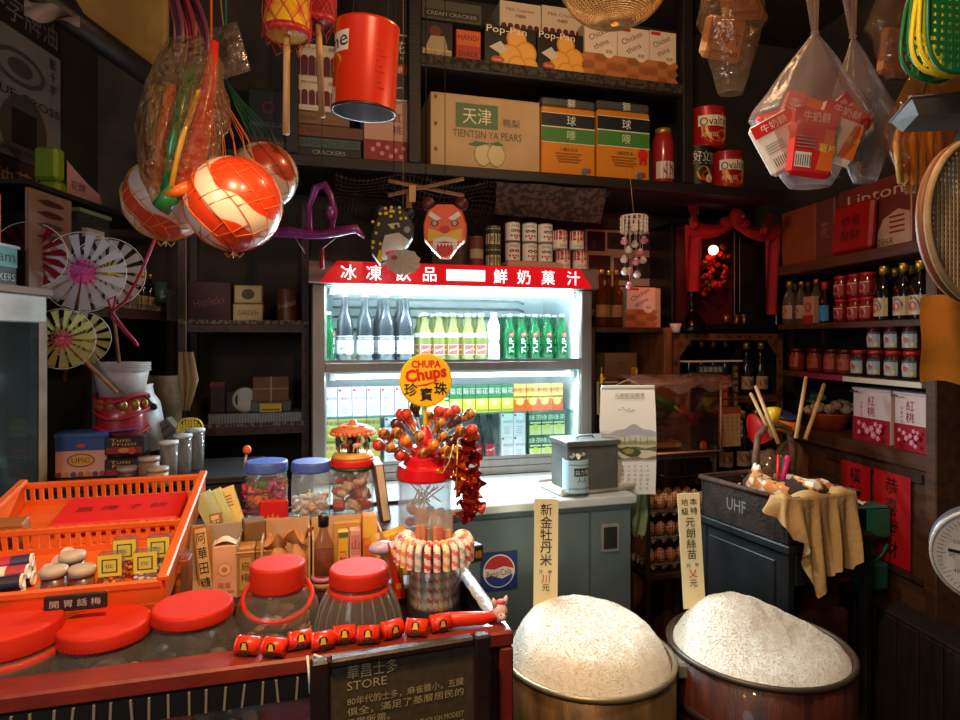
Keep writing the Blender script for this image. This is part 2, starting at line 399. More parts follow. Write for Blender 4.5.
# ---------------------------------------------------------------- bottles and cartons inside
def bottle(name, label, cat, prof, gm, capm, cap, print_fn=None, liquid=None, group=None):
    t = thing(name, label, cat, group=group)
    b = MB(); b.lathe(prof, gm, 16)
    if print_fn: print_fn(b)
    b.build('glass_body', t)
    r, z0, z1 = cap; c = MB(); c.lathe([(0,z0), (r,z0), (r,z1-.002), (r*.9,z1), (0,z1)], capm, 12); c.build('cap', t)
    if liquid:
        q = MB(); q.lathe(liquid[0], liquid[1], 14); q.build('drink', t)
    return t
beerg = mat('dark_bottle_glass', (38,42,46), .18, c2=(52,58,64), ns=5, coat=.4)
def beerprint(b):
    r = .0362; b.wrect(-.05,.028,.05,.105, r, ink(225,230,232)); b.wrect(-.05,.088,.05,.101, r, ink(60,70,80), dr=.001)
    b.wtext('SAN MIGUEL', 0,.0945,.011, r, ink(230,232,234), .0014, w=.07)
    for i in range(3): b.wtext('////////', -.004+i*.004, .052+i*.012, .006, r, ink(70,80,90), w=.05, a=.5)
    b.wtext('Pale Pilsen', 0,.06,.016, r, ink(40,48,58), w=.062, a=.42); b.wrect(-.05,.03,.05,.033, r, ink(90,96,104), dr=.001)
beerp = [(0,0), (.033,0), (.036,.006), (.036,.14), (.033,.165), (.022,.2), (.0155,.225), (.0145,.285), (.016,.287), (.016,.298), (0,.298)]
ZU = 1.4625                                # top floor of the fridge
GB = 'dark beer bottles in the fridge'
beer = bottle('beer_bottle', '', 'bottle', beerp, beerg, mat('grey_foil', (196,200,202), .35, .6), (.0168,.27,.3), beerprint, group=GB)
n = 0
for px in (345,365,386,405.5):
    o = beer if n == 0 else dup(beer, (0,0,0)); n += 1
    o.location = B(px,.115,ZU); o.rotation_euler = (0,0,TH+RND.uniform(-.15,.15))
    o['label'] = 'dark beer bottle with white label, %s beside the green soda bottle, front row' % ORD[n-1]
for i, px in enumerate((380.5,399.5)):
    dup(beer, B(px,.20,ZU), TH, 'dark beer bottle half hidden behind the %s front beer bottle' % ('third', 'fourth')[i])
greeng = clear('green_bottle_glass', (70,190,128), .42, (34,148,88), refl=.8)
sodap = [(0,0), (.025,0), (.0275,.005), (.0275,.105), (.024,.13), (.014,.16), (.0115,.19), (.0125,.192), (.0125,.2), (0,.2)]
def upprint(b):
    r = .0277
    b.wtext('7UP', 0,.064,.030, r, ink(240,245,240), w=.066, a=pi/2); b.wdisc(0,.112,.011, r-.002, ink(206,60,60), .002); b.wtext('UP', .0,.112,.008, r-.002, ink(240,240,240), .003)
GS = 'green soda bottles in the fridge'
soda = bottle('soda_bottle', '', 'bottle', sodap, greeng, mat('silver_cap', (206,210,208), .35, .7), (.0145,.192,.205), upprint, group=GS)
k = 0
for row, (d, pxs) in enumerate(((.11,(509.5,521.5,534.5,547,561.5)), (.175,(503,515.5,528,541,554)), (.24,(500,511,523,536,549)))):
    for i, px in enumerate(pxs):
        o = soda if k == 0 else dup(soda, (0,0,0)); k += 1
        o.location = B(px,d,ZU); o.rotation_euler = (0,0,TH+RND.uniform(-.3,.3))
        o['label'] = 'green soda bottle, %s from the pink labelled bottle, %s row' % (ORD[i], ('front','middle','back')[row])
dup(soda, B(328,.10,ZU), TH+1.2, 'lone green soda bottle in the fridge corner beside the beer bottles', group='')
cream = clear('cream_soda_glass', (222,226,180), .38, (196,198,130), refl=.7)
def crprint(b):
    r = .0277; b.wrect(-.024,.022,.024,.068, r, ink(232,200,196)); b.wrect(-.0215,.0245,.0215,.0655, r, ink(196,70,66), dr=.001)
    b.wtext('Schweppes', 0,.045,.015, r, ink(245,230,226), .0015, w=.036, a=.35); b.wrect(-.03,.1,.03,.118, r-.001, ink(236,238,226), dr=.001); b.wtext('Cream', 0,.109,.01, r-.001, ink(150,150,80), .002)
GC = 'cream soda bottles in the fridge'
cs = bottle('cream_soda_bottle', '', 'bottle', sodap, cream, mat('pale_cap', (226,230,222), .4), (.0145,.192,.205), crprint, group=GC)
k = 0
for row, (d, pxs) in enumerate(((.11,(424.5,439,453,468,481)), (.18,(419.5,432,446,460,474)))):
    for i, px in enumerate(pxs):
        o = cs if k == 0 else dup(cs, (0,0,0)); k += 1
        o.location = B(px,d,ZU); o.rotation_euler = (0,0,TH+RND.uniform(-.2,.2))
        o['label'] = 'pale yellow cream soda bottle, %s beside the beer bottles, %s row' % (ORD[i], ('front','back')[row])
def pkprint(b):
    r = .0282; b.wrect(-.04,.1,.04,.145, r-.0015, ink(214,84,96)); b.wtext('ICE', 0,.122,.016, r-.0015, ink(250,236,236), .0016)
solo_b = bottle('milk_drink_bottle', 'white drink bottle with pink label between yellow and green soda bottles', 'bottle',
    [(0,0), (.026,0), (.028,.005), (.028,.06), (.024,.08), (.028,.1), (.028,.15), (.02,.175), (.014,.19), (.014,.2), (0,.2)], mat('milk_glass', (236,232,228), .25, coat=.3), M_['white'], (.0155,.19,.21), pkprint)
solo_b.location = B(493.5,.11,ZU); solo_b.rotation_euler = (0,0,TH)

def carton(name, w, d, h, base, art, group, top=None):
    b = MB(); b.box((0,0,h/2), (w,d,h), base, None, .0015); b.front(w, h, -d/2-.0002); art(b, w, h)
    o = solo(b, name, '', 'carton', group=group); return o
def a_plain(b, w, h):
    b.disc(-w*.36,h*.9, w*.1, ink(206,40,50)); b.text('維他奶', .004,h*.62,h*.13, ink(150,120,140)); 
    for i in range(4): b.rect(-w*.3,h*(.12+i*.09), w*(.2+.03*(i % 2)),h*(.145+i*.09), ink(184,176,196))
def a_chrys(b, w, h):
    b.rect(-w/2,0,w/2,h*.5, ink(196,190,66)); b.text('菊花', 0,h*.78,h*.24, ink(236,240,220)); b.disc(0,h*.36, w*.3, ink(226,220,120),8); b.disc(-w*.08,h*.34, w*.17, ink(236,236,150), 7)
    b.rect(-w*.45,h*.05,w*.45,h*.1, ink(150,150,40))
def a_orange(b, w, h):
    b.rect(-w/2,h*.52,w/2,h, ink(236,196,96)); b.rect(-w/2,0,w/2,h*.42, ink(206,84,30)); b.disc(0,h*.36, w*.36, ink(240,150,36)); b.disc(0,h*.36, w*.28, ink(248,206,110)); b.text('鮮橙汁', 0,h*.77,h*.2, ink(190,80,24)); b.rect(-w/2,h*.5,w/2,h*.55, ink(70,110,50))
def a_lemon(b, w, h):
    b.rect(-w/2,h*.62,w/2,h, ink(232,220,130)); b.text('檸檬茶', 0,h*.8,h*.17, ink(190,80,30)); b.disc(0,h*.33, w*.34, ink(240,214,70)); b.disc(w*.02,h*.33, w*.25, ink(248,240,170)); b.rect(-w/2,0,w/2,h*.1, ink(120,140,40))
def a_green(b, w, h):
    b.rect(-w/2,0,w/2,h*.42, ink(222,226,160)); b.text('綠茶', 0,h*.76,h*.26, ink(235,244,228)); b.disc(0,h*.34, w*.3, ink(214,216,90), 7); b.rect(-w*.46,h*.5,w*.46,h*.56, ink(226,232,190))
KW, KD, KH = .0565, .042, .122
GT = 'drink cartons in the fridge'
protos = {k: carton('drink_carton', KW, KD, KH, bm, fn, GT) for k, bm, fn in (('white', ink(238,236,240), a_plain), ('green', ink(48,120,72), a_chrys), ('orange', ink(232,190,90), a_orange), ('lemon', ink(226,206,84), a_lemon), ('tea', ink(40,116,66), a_green))}
used = {}
names = {'white': 'white soy drink carton', 'green': 'green chrysanthemum tea carton', 'orange': 'orange juice carton with orange slices', 'lemon': 'yellow lemon tea carton', 'tea': 'green and cream tea carton'}
def put(kind, loc, label):
    o = protos[kind] if kind not in used else dup(protos[kind], (0,0,0)); used[kind] = 1
    o.location = loc; o.rotation_euler = (0,0,TH+RND.uniform(-.03,.03)); o['label'] = label
ZM = 1.2282; row1 = ['white']*6+['tea']*3+['green']*5+['orange']*4
cnt = {}
x = fx(330,.11); t_, n_ = V((math.cos(TH), math.sin(TH), 0)), nrm(TH)
def fw(x, d, z): p = P0+t_*x+n_*d; return V((p.x, p.y, z))
for kd in row1:
    cnt[kd] = cnt.get(kd, 0)+1
    put(kd, fw(x,.12,ZM), dict(white='white soy carton on the glass shelf, %s away from the frame over the carousel', tea='green and cream tea carton on the glass shelf, %s after the white cartons', green='green chrysanthemum tea carton on the glass shelf, %s after the cream tea cartons', orange='orange juice carton on the glass shelf, %s after the green cartons')[kd] % ORD[cnt[kd]-1]); x += KW+.0035
ZB = 1.0125
def stack(kd, px0, n, levels, where):
    x = fx(px0,.11)
    for i in range(n):
        for l in range(levels):
            put(kd, fw(x+i*(KW+.0015),.12,ZB+l*(KH-.018+.0004)*1.0), '%s, %s column, %s layer, %s' % (names[kd], ORD[i], ('lowest','upper')[l], where))
KH2 = KH
for kd in protos: pass
def stack2(kd, px0, n, where):
    x = fx(px0,.11); s = .104/KH
    for i in range(n):
        for l in range(2):
            o = protos[kd] if kd not in used else dup(protos[kd], (0,0,0)); used[kd] = 1; o.location = fw(x+i*(KW+.002),.12,ZB+l*.1042); o.rotation_euler = (0,0,TH); o.scale = (1,1,s)
            o['label'] = '%s, %s column, %s layer' % (where, ORD[i], ('bottom','top')[l])
stack2('lemon', 331, 4, 'yellow lemon tea carton on the fridge floor behind the carousel')
stack2('white', 506.5, 2, 'white soy carton on the fridge floor beside the dark bottles')
stack2('tea', 534.5, 3, 'green tea carton on the fridge floor near the cash box')
stack2('white', 391, 1, 'white soy carton on the fridge floor behind the lollipops')
def rbprint(b):
    r = .0277; b.wrect(-.025,.025,.025,.075, r, ink(170,30,40)); b.wtext('Schweppes', 0,.05,.014, r, ink(240,220,220), w=.04, a=.3)
rb = bottle('cola_bottle', 'dark bottle with red label on the fridge floor standing against the white cartons', 'bottle', sodap, clear('pale_bottle_glass', (120,130,128), .25, (150,160,158)), M_['black'], (.0145,.19,.204), rbprint, group='red labelled bottles on the fridge floor')
rb.location = B(489.5,.11,ZB); rb.rotation_euler = (0,0,TH)
dup(rb, B(477,.13,ZB), TH, 'dark bottle with red label on the fridge floor closer to the lollipops')
# ================================================================ upper shelves along the back
ZS1, ZS2 = 2.292, 2.748
bwd = M_['blackwood']
trim_shelf = mat('lace_shelf_edge', (70,60,50), .8, c2=(26,22,20), ns=60, lo=.45, hi=.55)
def shelf(name, label, x0, x1, d0, d1, z, th=.045, m=None, edge=None):
    b = MB(); b.bx(x0,d0,z-th, x1,d1,z, m or bwd, .003)
    t = thing(name, label, 'shelf', P0, TH) if edge else None
    if not edge: return solo(b, name, label, 'shelf', P0, TH)
    b.build('board', t)
    if edge: e = MB(); e.bx(x0,d0-.004,z-th*.75, x1,d0,z+.004, edge); e.build('patterned_edging', t)
    return t
XL, XR = BX(170,.0), BX(784,.0)
shelf('long_shelf', 'long black shelf above the fridge holding the pear carton and oil tins', XL, XR, 0, .54, ZS1)
shelf('top_shelf', 'top shelf with speckled edging holding the biscuit boxes', BX(411), BX(684), 0, .54, ZS2, .05, edge=trim_shelf)
for i, (px, lb) in enumerate(((292,'black upright post beside the garden cracker box, above the long shelf'), (414.5,'black upright post between the pink flower tin and the pear carton'), (687,'black upright post beside the red glass jar and the stacked malt tins'))):
    u = MB(); u.bx(-.026,-.012,ZS1, .026,.05,3.29, bwd, .003)
    solo(u, 'shelf_post', lb, 'post', B(px,0), TH)
# netting sagging under the long shelf
nm = mat('dusty_netting', (64,48,40), .9, c2=(38,30,27), ns=12)
b = MB(); x0, x1 = BX(335,.02), BX(612,.02); nx, ny = 70, 12
def netp(u, v): return V((x0+(x1-x0)*u, .02+.3*v, ZS1-.06-.10*v-.10*math.sin(pi*min(1,u*1.2))*v-.02*math.sin(u*19+v*3)))
for i in range(nx): b.tube([netp((i+.5)/nx, j/6) for j in range(7)], .0028, nm, 4)
for j in range(ny): b.tube([netp(i/30, (j+.5)/ny) for i in range(31)], .0028, nm, 4)
solo(b, 'netting', 'dusty brown netting sagging under the long black shelf over the fridge', 'net', P0, TH)
sm = mat('drape_sheet', (92,66,54), .9, c2=(50,38,34), ns=40, lo=.48, hi=.52)
b = MB(); x0s, x1s = BX(497,.0), BX(611,.0)
b.grid(lambda u, v: V((x0s+(x1s-x0s)*(u*.96+.05*v), .0+.12*v+.01*math.sin(u*12), 2.235-.135*v+.02*(1-u)*v)), 18, 5, sm)
solo(b, 'checked_cloth', 'brown checked cloth strip hanging under the shelf edge beside the cans', 'cloth', P0, TH)

def pbox(name, label, cat, px0, px1, y0, y1, zb, base, art=None, depth=.2, d=.03, bev=.003, group=None, parts=None, rz=0):
    """a printed box on a shelf of the back frame; its print is laid out on (w, h)"""
    w = bw(px0, px1, d); c = B((px0+px1)/2, d); h = (y1-y0)/F_*c.y
    b = MB(); b.box((0,depth/2,h/2), (w,depth,h), base, None, bev)
    if art: b.front(w, h, -.0003); art(b, w, h)
    if not parts: return solo(b, name, label, cat, wz(c, zb), TH+rz, group)
    t = thing(name, label, cat, wz(c, zb), TH+rz, group); b.build('box_body', t)
    if parts: parts(t, w, h, depth)
    return t
def lidpart(c, th=.01, ov=.003):
    def f(t, w, h, dp):
        l = MB(); l.box((0,dp/2,h-th/2+.001), (w+2*ov,dp+2*ov,th), c, None, .002); l.build('lid', t)
    return f
def flaps(m):
    def f(t, w, h, dp):
        for s in (-1, 1):
            l = MB(); l.box((0,dp/2+s*dp*.252,h+.002), (w*.995,dp*.49,.004), m); l.build('flap', t)
    return f
I = ink
cream_c, mar, dk = I(216,196,172), I(98,26,38), I(26,26,26)
# --- pear carton
def a_pear(b, w, h):
    g, tx = I(46,98,52), I(60,66,48)
    b.rect(-w*.28,h*.56,w*.105,h*.9, g); b.text('天津', -w*.085,h*.73,h*.25, I(228,214,180), w=w*.26)
    b.text('鴨梨', w*.23,h*.67,h*.13, tx, w=w*.16); b.text('TIENTSIN YA PEARS', w*.01,h*.475,h*.15, tx, w=w*.63)
    for x in (-.03, .09):
        q = [(w*x+.045*h*(4.3+.6*math.cos(2*a))*math.cos(a)*.62, h*.2+h*.17*math.sin(a)*(1.0 if math.sin(a) < 0 else 1.05)) for a in [2*pi*i/18 for i in range(18)]]
        b.poly(q, I(96,128,82)); b.poly([(p*.93+w*x*.07, .2*h*.07+y*.93) for p, y in q], I(206,190,146))
    b.poly([(w*.03,h*.36),(w*-.1,h*.38),(w*-.17,h*.33),(w*-.08,h*.31)], g); b.poly([(w*.03,h*.36),(w*.1,h*.4),(w*.16,h*.35),(w*.09,h*.33)], g)
    for yy in (.92,.55,.2): b.rect(-w*.47,h*yy,-w*.445,h*(yy+.05), I(80,60,44))
pbox('pear_carton', 'pale carton printed with green pears and TIENTSIN YA PEARS', 'box', 432,541,91,162, ZS1, mat('pale_carton', (206,176,134), .8, c2=(186,154,114), ns=4), a_pear, .3, .02, parts=flaps(mat('pale_carton', (206,176,134))))
# --- peanut oil tins
def oil_tin(label, px0, px1, y0, y1, ribbon):
    w = bw(px0, px1, .02); c = B((px0+px1)/2, .02); h = (y1-y0)/F_*c.y
    t = thing('oil_tin', label, 'tin', wz(c, ZS1), TH, 'peanut oil tins above the fridge')
    b = MB(); og = mat('tin_orange', (214,134,36), .4, .1); b.box((0,w/2,h*.44), (w,w,h*.88), og, None, .006); b.front(w, h, -.0004)
    b.rect(-w*.496,h*.42,w*.496,h*.62, I(66,124,52)); b.rect(-w*.496,h*.61,w*.496,h*.625, I(220,214,190)); b.rect(-w*.496,h*.41,w*.496,h*.42, I(220,214,190)); b.rect(-w*.496,h*.625,w*.496,h*.79, I(18,26,38)); b.rect(-w*.496,h*.79,w*.496,h*.80, I(220,214,190))
    b.text('球', .05*w,h*.71,h*.135, I(220,224,222)); b.text('嘜', .05*w,h*.52,h*.135, I(210,224,190))
    b.text('小磨花生油', .0,h*.335,h*.05, I(70,40,16)); 
    for i in range(4): b.rect(-w*(.25-.02*i),h*(.27-.035*i),w*(.24-.05*(i % 2)),h*(.285-.035*i), I(150,90,24))
    b.disc(w*.3,h*.06, w*.06, I(60,110,150)); b.disc(w*.37,h*.07, w*.045, I(160,50,40))
    if ribbon:
        b.disc(w*.36,h*.33, w*.1, I(206,30,34), 14); b.poly([(w*.3,h*.3),(w*.36,h*.3),(w*.35,h*.2),(w*.29,h*.21)], I(190,24,30)); b.poly([(w*.36,h*.3),(w*.42,h*.3),(w*.44,h*.21),(w*.38,h*.2)], I(190,24,30))
    b.build('tin_body', t)
    l = MB(); l.box((0,w/2,h*.94), (w*1.0,w,h*.12), mat('tin_lid_grey', (96,100,92), .35, .5), None, .008); l.front(w,h,-.0006)
    l.rect(-w*.38,h*.905,w*.4,h*.975, I(70,74,66)); l.text('獅', .05*w,h*.94,h*.12, I(226,226,214)); l.build('lid', t)
    k = MB(); k.tube([(-w*.2,w*.5,h),(-w*.2,w*.5,h+.02),(w*.2,w*.5,h+.02),(w*.2,w*.5,h)], .004, M_['zinc']); k.build('handle', t)
oil_tin('tall orange green and black oil tin beside the pear carton', 541.5,595.5,90.5,167, False)
oil_tin('tall orange green and black oil tin with a red ribbon mark', 597.5,650,94.5,172, True)
# --- red jar by the post
t = thing('glass_jar', 'red labelled glass jar with gold lid beside the upright post', 'jar', B(663,.06,ZS1), TH)
b = MB(); b.lathe([(0,0),(.045,0),(.05,.01),(.05,.19),(.042,.23),(.035,.24),(0,.24)], mat('red_jar', (150,34,40), .25, coat=.4), 18); b.wrect(-.06,.02,.06,.1,.05, I(196,186,176)); b.wdisc(.0,.06,.025,.05, I(70,60,60)); b.build('jar_body', t)
b = MB(); b.lathe([(0,.24),(.038,.24),(.038,.262),(0,.264)], M_['gold'], 16); b.build('lid', t)
# --- malt drink tins
def wtin(name, label, px, y0, y1, zb, r, base, art, lid, d=.08, group=None, dx=0, h=None):
    c = B(px, d); h = h or (y1-y0)/F_*c.y
    t = thing(name, label, 'tin', wz(c, zb), TH+dx, group)
    b = MB(); b.lathe([(0,0),(r,0),(r*1.02,.003),(r,.006),(r,h-.006),(r*1.02,h-.003),(r,h),(r*.9,h-.004),(0,h-.004)], base, 24)
    art(b, r, h); b.build('tin_body', t)
    l = MB(); l.lathe([(0,h-.002),(r*.93,h-.002),(r*.93,h+.003),(0,h+.004)], lid, 20); l.build('lid', t)
    return t, h
def a_ovo(b, r, h):
    b.wdisc(.0,h*.45,r*.9,r, I(224,140,50)); b.wdisc(.0,h*.42,r*.7,r, I(244,196,110), .0014); b.wtext('Ovaltine', 0,h*.62,h*.3,r, I(30,26,40), .003, w=r*1.9, a=.08)
    b.wrect(-r*1.05,h*.49,r*1.05,h*.76,r, I(240,226,206), dr=.0022); b.wdisc(r*.3,h*.25,r*.36,r, I(214,96,40), .002); b.wtext('阿華田', -r*.45,h*.27,h*.13,r, I(250,230,200), .003)
def a_horl(b, r, h):
    b.wtext('好立克', 0,h*.74,h*.28,r, I(226,222,206), w=r*1.75); b.wdisc(-r*.15,h*.32,r*.5,r, I(210,150,40)); b.wdisc(r*.1,h*.25,r*.42,r, I(190,60,40), .0016); b.wdisc(r*.25,h*.2,r*.3,r, I(236,220,180), .0022); b.wrect(-r*1.3,h*.56,r*1.3,h*.58,r, I(200,160,60))
ovo = mat('tin_red', (176,26,26), .35, .2, coat=.3)
rr = .078
_, hh = wtin('malt_drink_tin', 'red and orange malt drink tin standing in front by the hanging bag', 726.5,143,180, ZS1, rr, ovo, a_ovo, M_['steel'], .1, 'malt drink tins beside the upright post')
_, h2 = wtin('malt_drink_tin', 'black malt tin with yellow sun under the red tin', 697.5,138,178, ZS1, rr*.9, I(26,24,26), a_horl, M_['gold'], .1, 'malt drink tins beside the upright post')
wtin('malt_drink_tin', 'red malt drink tin stacked on top of the black tin', 706.5,101,140, ZS1+max(hh,h2)+.006, rr*1.15, ovo, a_ovo, M_['steel'], .12, 'malt drink tins beside the upright post')
# --- biscuit boxes on the top shelf
def a_poppan(b, w, h):
    b.rect(-w*.5,0,w*.5,h, I(24,22,22)); 
    for x, y, r in ((.12,.72,.2),(.3,.4,.22),(.0,.3,.22),(.38,.1,.16),(.12,.08,.18)): b.disc(w*x,h*y, r*w, I(214,146,48), 14); b.disc(w*x,h*y, r*w*.82, I(232,172,72), 12)
    b.poly([(-w*.42,h*.45),(-w*.2,h*.62),(-w*.05,h*.42),(-w*.2,h*.3)], I(206,198,180)); b.text('Pop-Pan', -w*.08,h*.87,h*.24, I(240,228,206), w=w*.78)
    b.disc(-w*.26,h*.16, w*.13, I(180,70,36), 14, h*.09); b.text('Garden', -w*.26,h*.16,h*.07, I(240,220,180))
def a_chick(b, w, h):
    b.rect(-w*.5,0,w*.5,h*.45, I(176,112,62))
    for i in range(9): b.disc(w*(-.38+.38*(i % 3)),h*(.09+.15*(i//3)), w*.2, (I(190,120,66), I(158,92,48))[i % 2], 12, h*.07)
    b.rect(-w*.5,h*.45,w*.5,h, I(226,206,184)); b.text('Chicken', -w*.05,h*.82,h*.15, I(34,22,20), w=w*.72, a=.5); b.text('thins', w*.0,h*.63,h*.14, I(34,22,20), w=w*.5, a=.5)
    b.disc(w*.24,h*.5, w*.18, I(232,216,196), 16); b.rect(-w*.46,h*.92,-w*.1,h*.98, I(190,50,44)); b.text('薄脆', w*.24,h*.5,h*.08, I(130,80,50))
def a_cream(b, w, h):
    b.rect(-w*.5,h*.42,w*.5,h, cream_c); b.text('Milk Cracker 奶鹽餅', 0,h*.86,h*.11, mar, w=w*.7); b.text('Soda Cracker', w*.02,h*.66,h*.1, I(60,30,30), w=w*.5); n = 7
    for i in range(n): x = -w*.5+w*(i+.5)/n; b.rect(x-w*.055,0,x+w*.055,h*.36, mar); b.disc(x,h*.36, w*.055, mar, 12)
for i, (a, c, e, f, lb) in enumerate(((485,536,21,62,'black biscuit box with golden crackers, beside the red snack box'), (537.5,583,30,71,'black biscuit box with golden crackers, beside the brown chicken biscuits'))):
    pbox('biscuit_box', lb, 'box', a,c,e,f, ZS2, I(24,22,22), a_poppan, .08, .03, group='black cracker boxes on the top shelf')
for i, (a, c, e, f) in enumerate(((584.5,616.5,22,77), (617.5,648.5,28,82), (649.5,675.5,32,86))):
    pbox('biscuit_box', 'tall chicken biscuit box, %s along from the black cracker boxes' % ORD[i], 'box', a,c,e,f, ZS2, I(206,180,150), a_chick, .07, .03, group='chicken biscuit boxes on the top shelf')
zq = ZS2
for i, (a, c) in enumerate(((500,541), (542,583))):
    pbox('cracker_carton', 'large cream cracker carton with maroon arches standing behind the %s black biscuit box' % ORD[i], 'box', a,c,-8,68, ZS2, cream_c, lambda b, w, h: a_cream(b, w, h) if False else (b.rect(-w*.5,h*.74,w*.5,h, cream_c), b.text('Milk Cracker', 0,h*.9,h*.06, mar, w=w*.7), b.text('奶鹽餅', 0,h*.82,h*.05, I(60,30,30)), [ (b.rect(-w*.47+w*.158*k,h*.4,-w*.34+w*.158*k,h*.68, mar), b.disc(-w*.405+w*.158*k,h*.68, w*.065, mar, 12)) for k in range(6)]), .2, .13, group='cream and maroon cracker cartons')
def a_gold(b, w, h):
    b.disc(-w*.05,h*.72, w*.18, I(110,36,30)); b.poly([(-w*.4,h*.2),(-w*.2,h*.6),(w*.25,h*.62),(w*.35,h*.2)], I(166,150,118)); b.rect(-w*.45,h*.06,w*.45,h*.26, I(190,164,110)); b.text('GOLDEN CREAM', 0,h*.16,h*.12, I(60,34,24), w=w*.8)
pbox('biscuit_box', 'black biscuit box with a pale crest beside the red snack box', 'box', 421,453,19,57, ZS2, I(22,20,20), a_gold, .1, .03)
pbox('snack_box', 'red and orange snack box between two black biscuit boxes', 'box', 456,481,26,59, ZS2, I(170,44,24), lambda b, w, h: (b.rect(-w*.48,h*.52,w*.48,h*.96, I(206,92,30)), b.text('HANDI', 0,h*.76,h*.24, I(60,16,12), w=w*.8), b.text('SNACK', 0,h*.26,h*.24, I(70,16,12), w=w*.8)), .1, .03)
c = B(450,.06); hb_ = (57-19)/F_*c.y
pbox('cracker_tin', 'grey green cream cracker box lying on top of the crest and snack boxes', 'box', 422,482,-2,18, ZS2+hb_+.003, I(70,72,58), lambda b, w, h: (b.rect(-w*.46,h*.1,w*.46,h*.5, I(34,34,28)), b.text('CREAM CRACKER', 0,h*.3,h*.26, I(150,146,120), w=w*.84)), .12, .025)
# --- left compartment of the long shelf
def a_box(lines, base2=None, tc=I(190,150,130)):
    def f(b, w, h):
        if base2: b.rect(-w*.47,h*.06,w*.47,h*.94, base2)
        for s, x, y, q, ww in lines: b.text(s, w*x,h*y,h*q, tc, w=w*ww)
    return f
pbox('garden_box', 'flat teal and black cracker box on the long shelf below the wooden sticks', 'box', 296,362,130,150, ZS1, I(22,26,24), lambda b, w, h: (b.rect(-w*.48,h*.5,w*.48,h*.95, I(58,86,76)), b.text('GARDEN CO. LTD', 0,h*.72,h*.34, I(22,30,26), w=w*.88), b.text('CRACKERS', 0,h*.25,h*.3, I(150,150,130), w=w*.5)), .22, .03)
c = B(330,.1); hg = 20/F_*c.y
pbox('carton', 'brown flat carton stacked on the teal cracker box', 'box', 293,364,118,130, ZS1+hg, I(104,64,44), a_box([('SODA', -.2,.5,.5,.2)], None, I(70,36,26)), .2, .035)
pbox('carton', 'narrow brown carton stacked under the maroon arch carton', 'box', 294,350,105.5,118, ZS1+hg+12.2/F_*c.y, I(124,92,68), a_box([('Garden', -.25,.5,.5,.3)], None, I(70,40,30)), .18, .035)
pbox('cracker_carton', 'cream and maroon arch cracker carton behind the red can and sticks', 'box', 293,352,38,105, ZS1+hg+24.7/F_*c.y, cream_c, lambda b, w, h: [ (b.rect(-w*.5,0,w*.5,h*.08, cream_c), [ (b.rect(-w*.48+w*.125*k,h*(.02+.5*q),-w*.375+w*.125*k,h*(.27+.5*q), mar), b.disc(-w*.4275+w*.125*k,h*(.27+.5*q), w*.052, mar, 10)) for k in range(8)], b.text('Milk Cracker', -w*.2,h*(.42+.5*q),h*.05, mar, w=w*.3), b.text('奶鹽餅', w*.2,h*(.42+.5*q),h*.06, mar, w=w*.2)) for q in (0,1)], .16, .035)
pbox('tin_box', 'black tin box with a red round emblem behind the green net', 'tin', 248,289,85,150, ZS1, I(26,28,28), lambda b, w, h: (b.rect(-w*.46,h*.3,w*.46,h*.96, I(32,36,36)), b.disc(w*.0,h*.72, w*.16, I(100,36,40)), b.disc(0,h*.72, w*.11, I(40,24,26)), b.text('KHONG GUAN', 0,h*.45,h*.1, I(120,116,108), w=w*.86), b.rect(-w*.46,h*.02,w*.46,h*.26, I(80,30,34)), b.text('餅乾', w*.2,h*.14,h*.14, I(150,110,100))), .2, .04)
pbox('biscuit_tin', 'pink tin with red blossom band below the hanging red can', 'tin', 364,409,91,152, ZS1, I(196,150,132), lambda b, w, h: (b.rect(-w*.5,0,w*.5,h*.36, I(140,24,34)), [b.disc(w*x,h*y, w*.055, I(216,130,138), 6) for x, y in ((-.3,.2),(-.18,.28),(-.1,.14),(.02,.24),(.1,.1),(.2,.2),(.38,.24),(.33,.1))], b.text('紅', w*.24,h*.74,h*.16, I(90,30,30)), b.text('桃', w*.24,h*.54,h*.16, I(90,30,30))), .18, .03, parts=lidpart(I(180,136,120)))
c = B(387,.1)
pbox('biscuit_tin', 'black tin with white scrollwork stacked on the pink blossom tin', 'tin', 366,410.5,20,88, ZS1+61/F_*B(387,.03).y+.004, I(206,200,186), lambda b, w, h: (b.rect(-w*.46,h*.03,w*.46,h*.97, I(28,30,30)), b.rect(-w*.42,h*.4,w*.42,h*.55, I(140,30,28)), b.text('餅', w*.24,h*.47,h*.12, I(226,200,180)), b.text('花', w*.25,h*.8,h*.2, I(190,186,170)), b.text('∽', w*.25,h*.2,h*.2, I(190,186,170)), b.text('N', w*.3,h*.64,h*.06, I(190,186,170))), .16, .03)

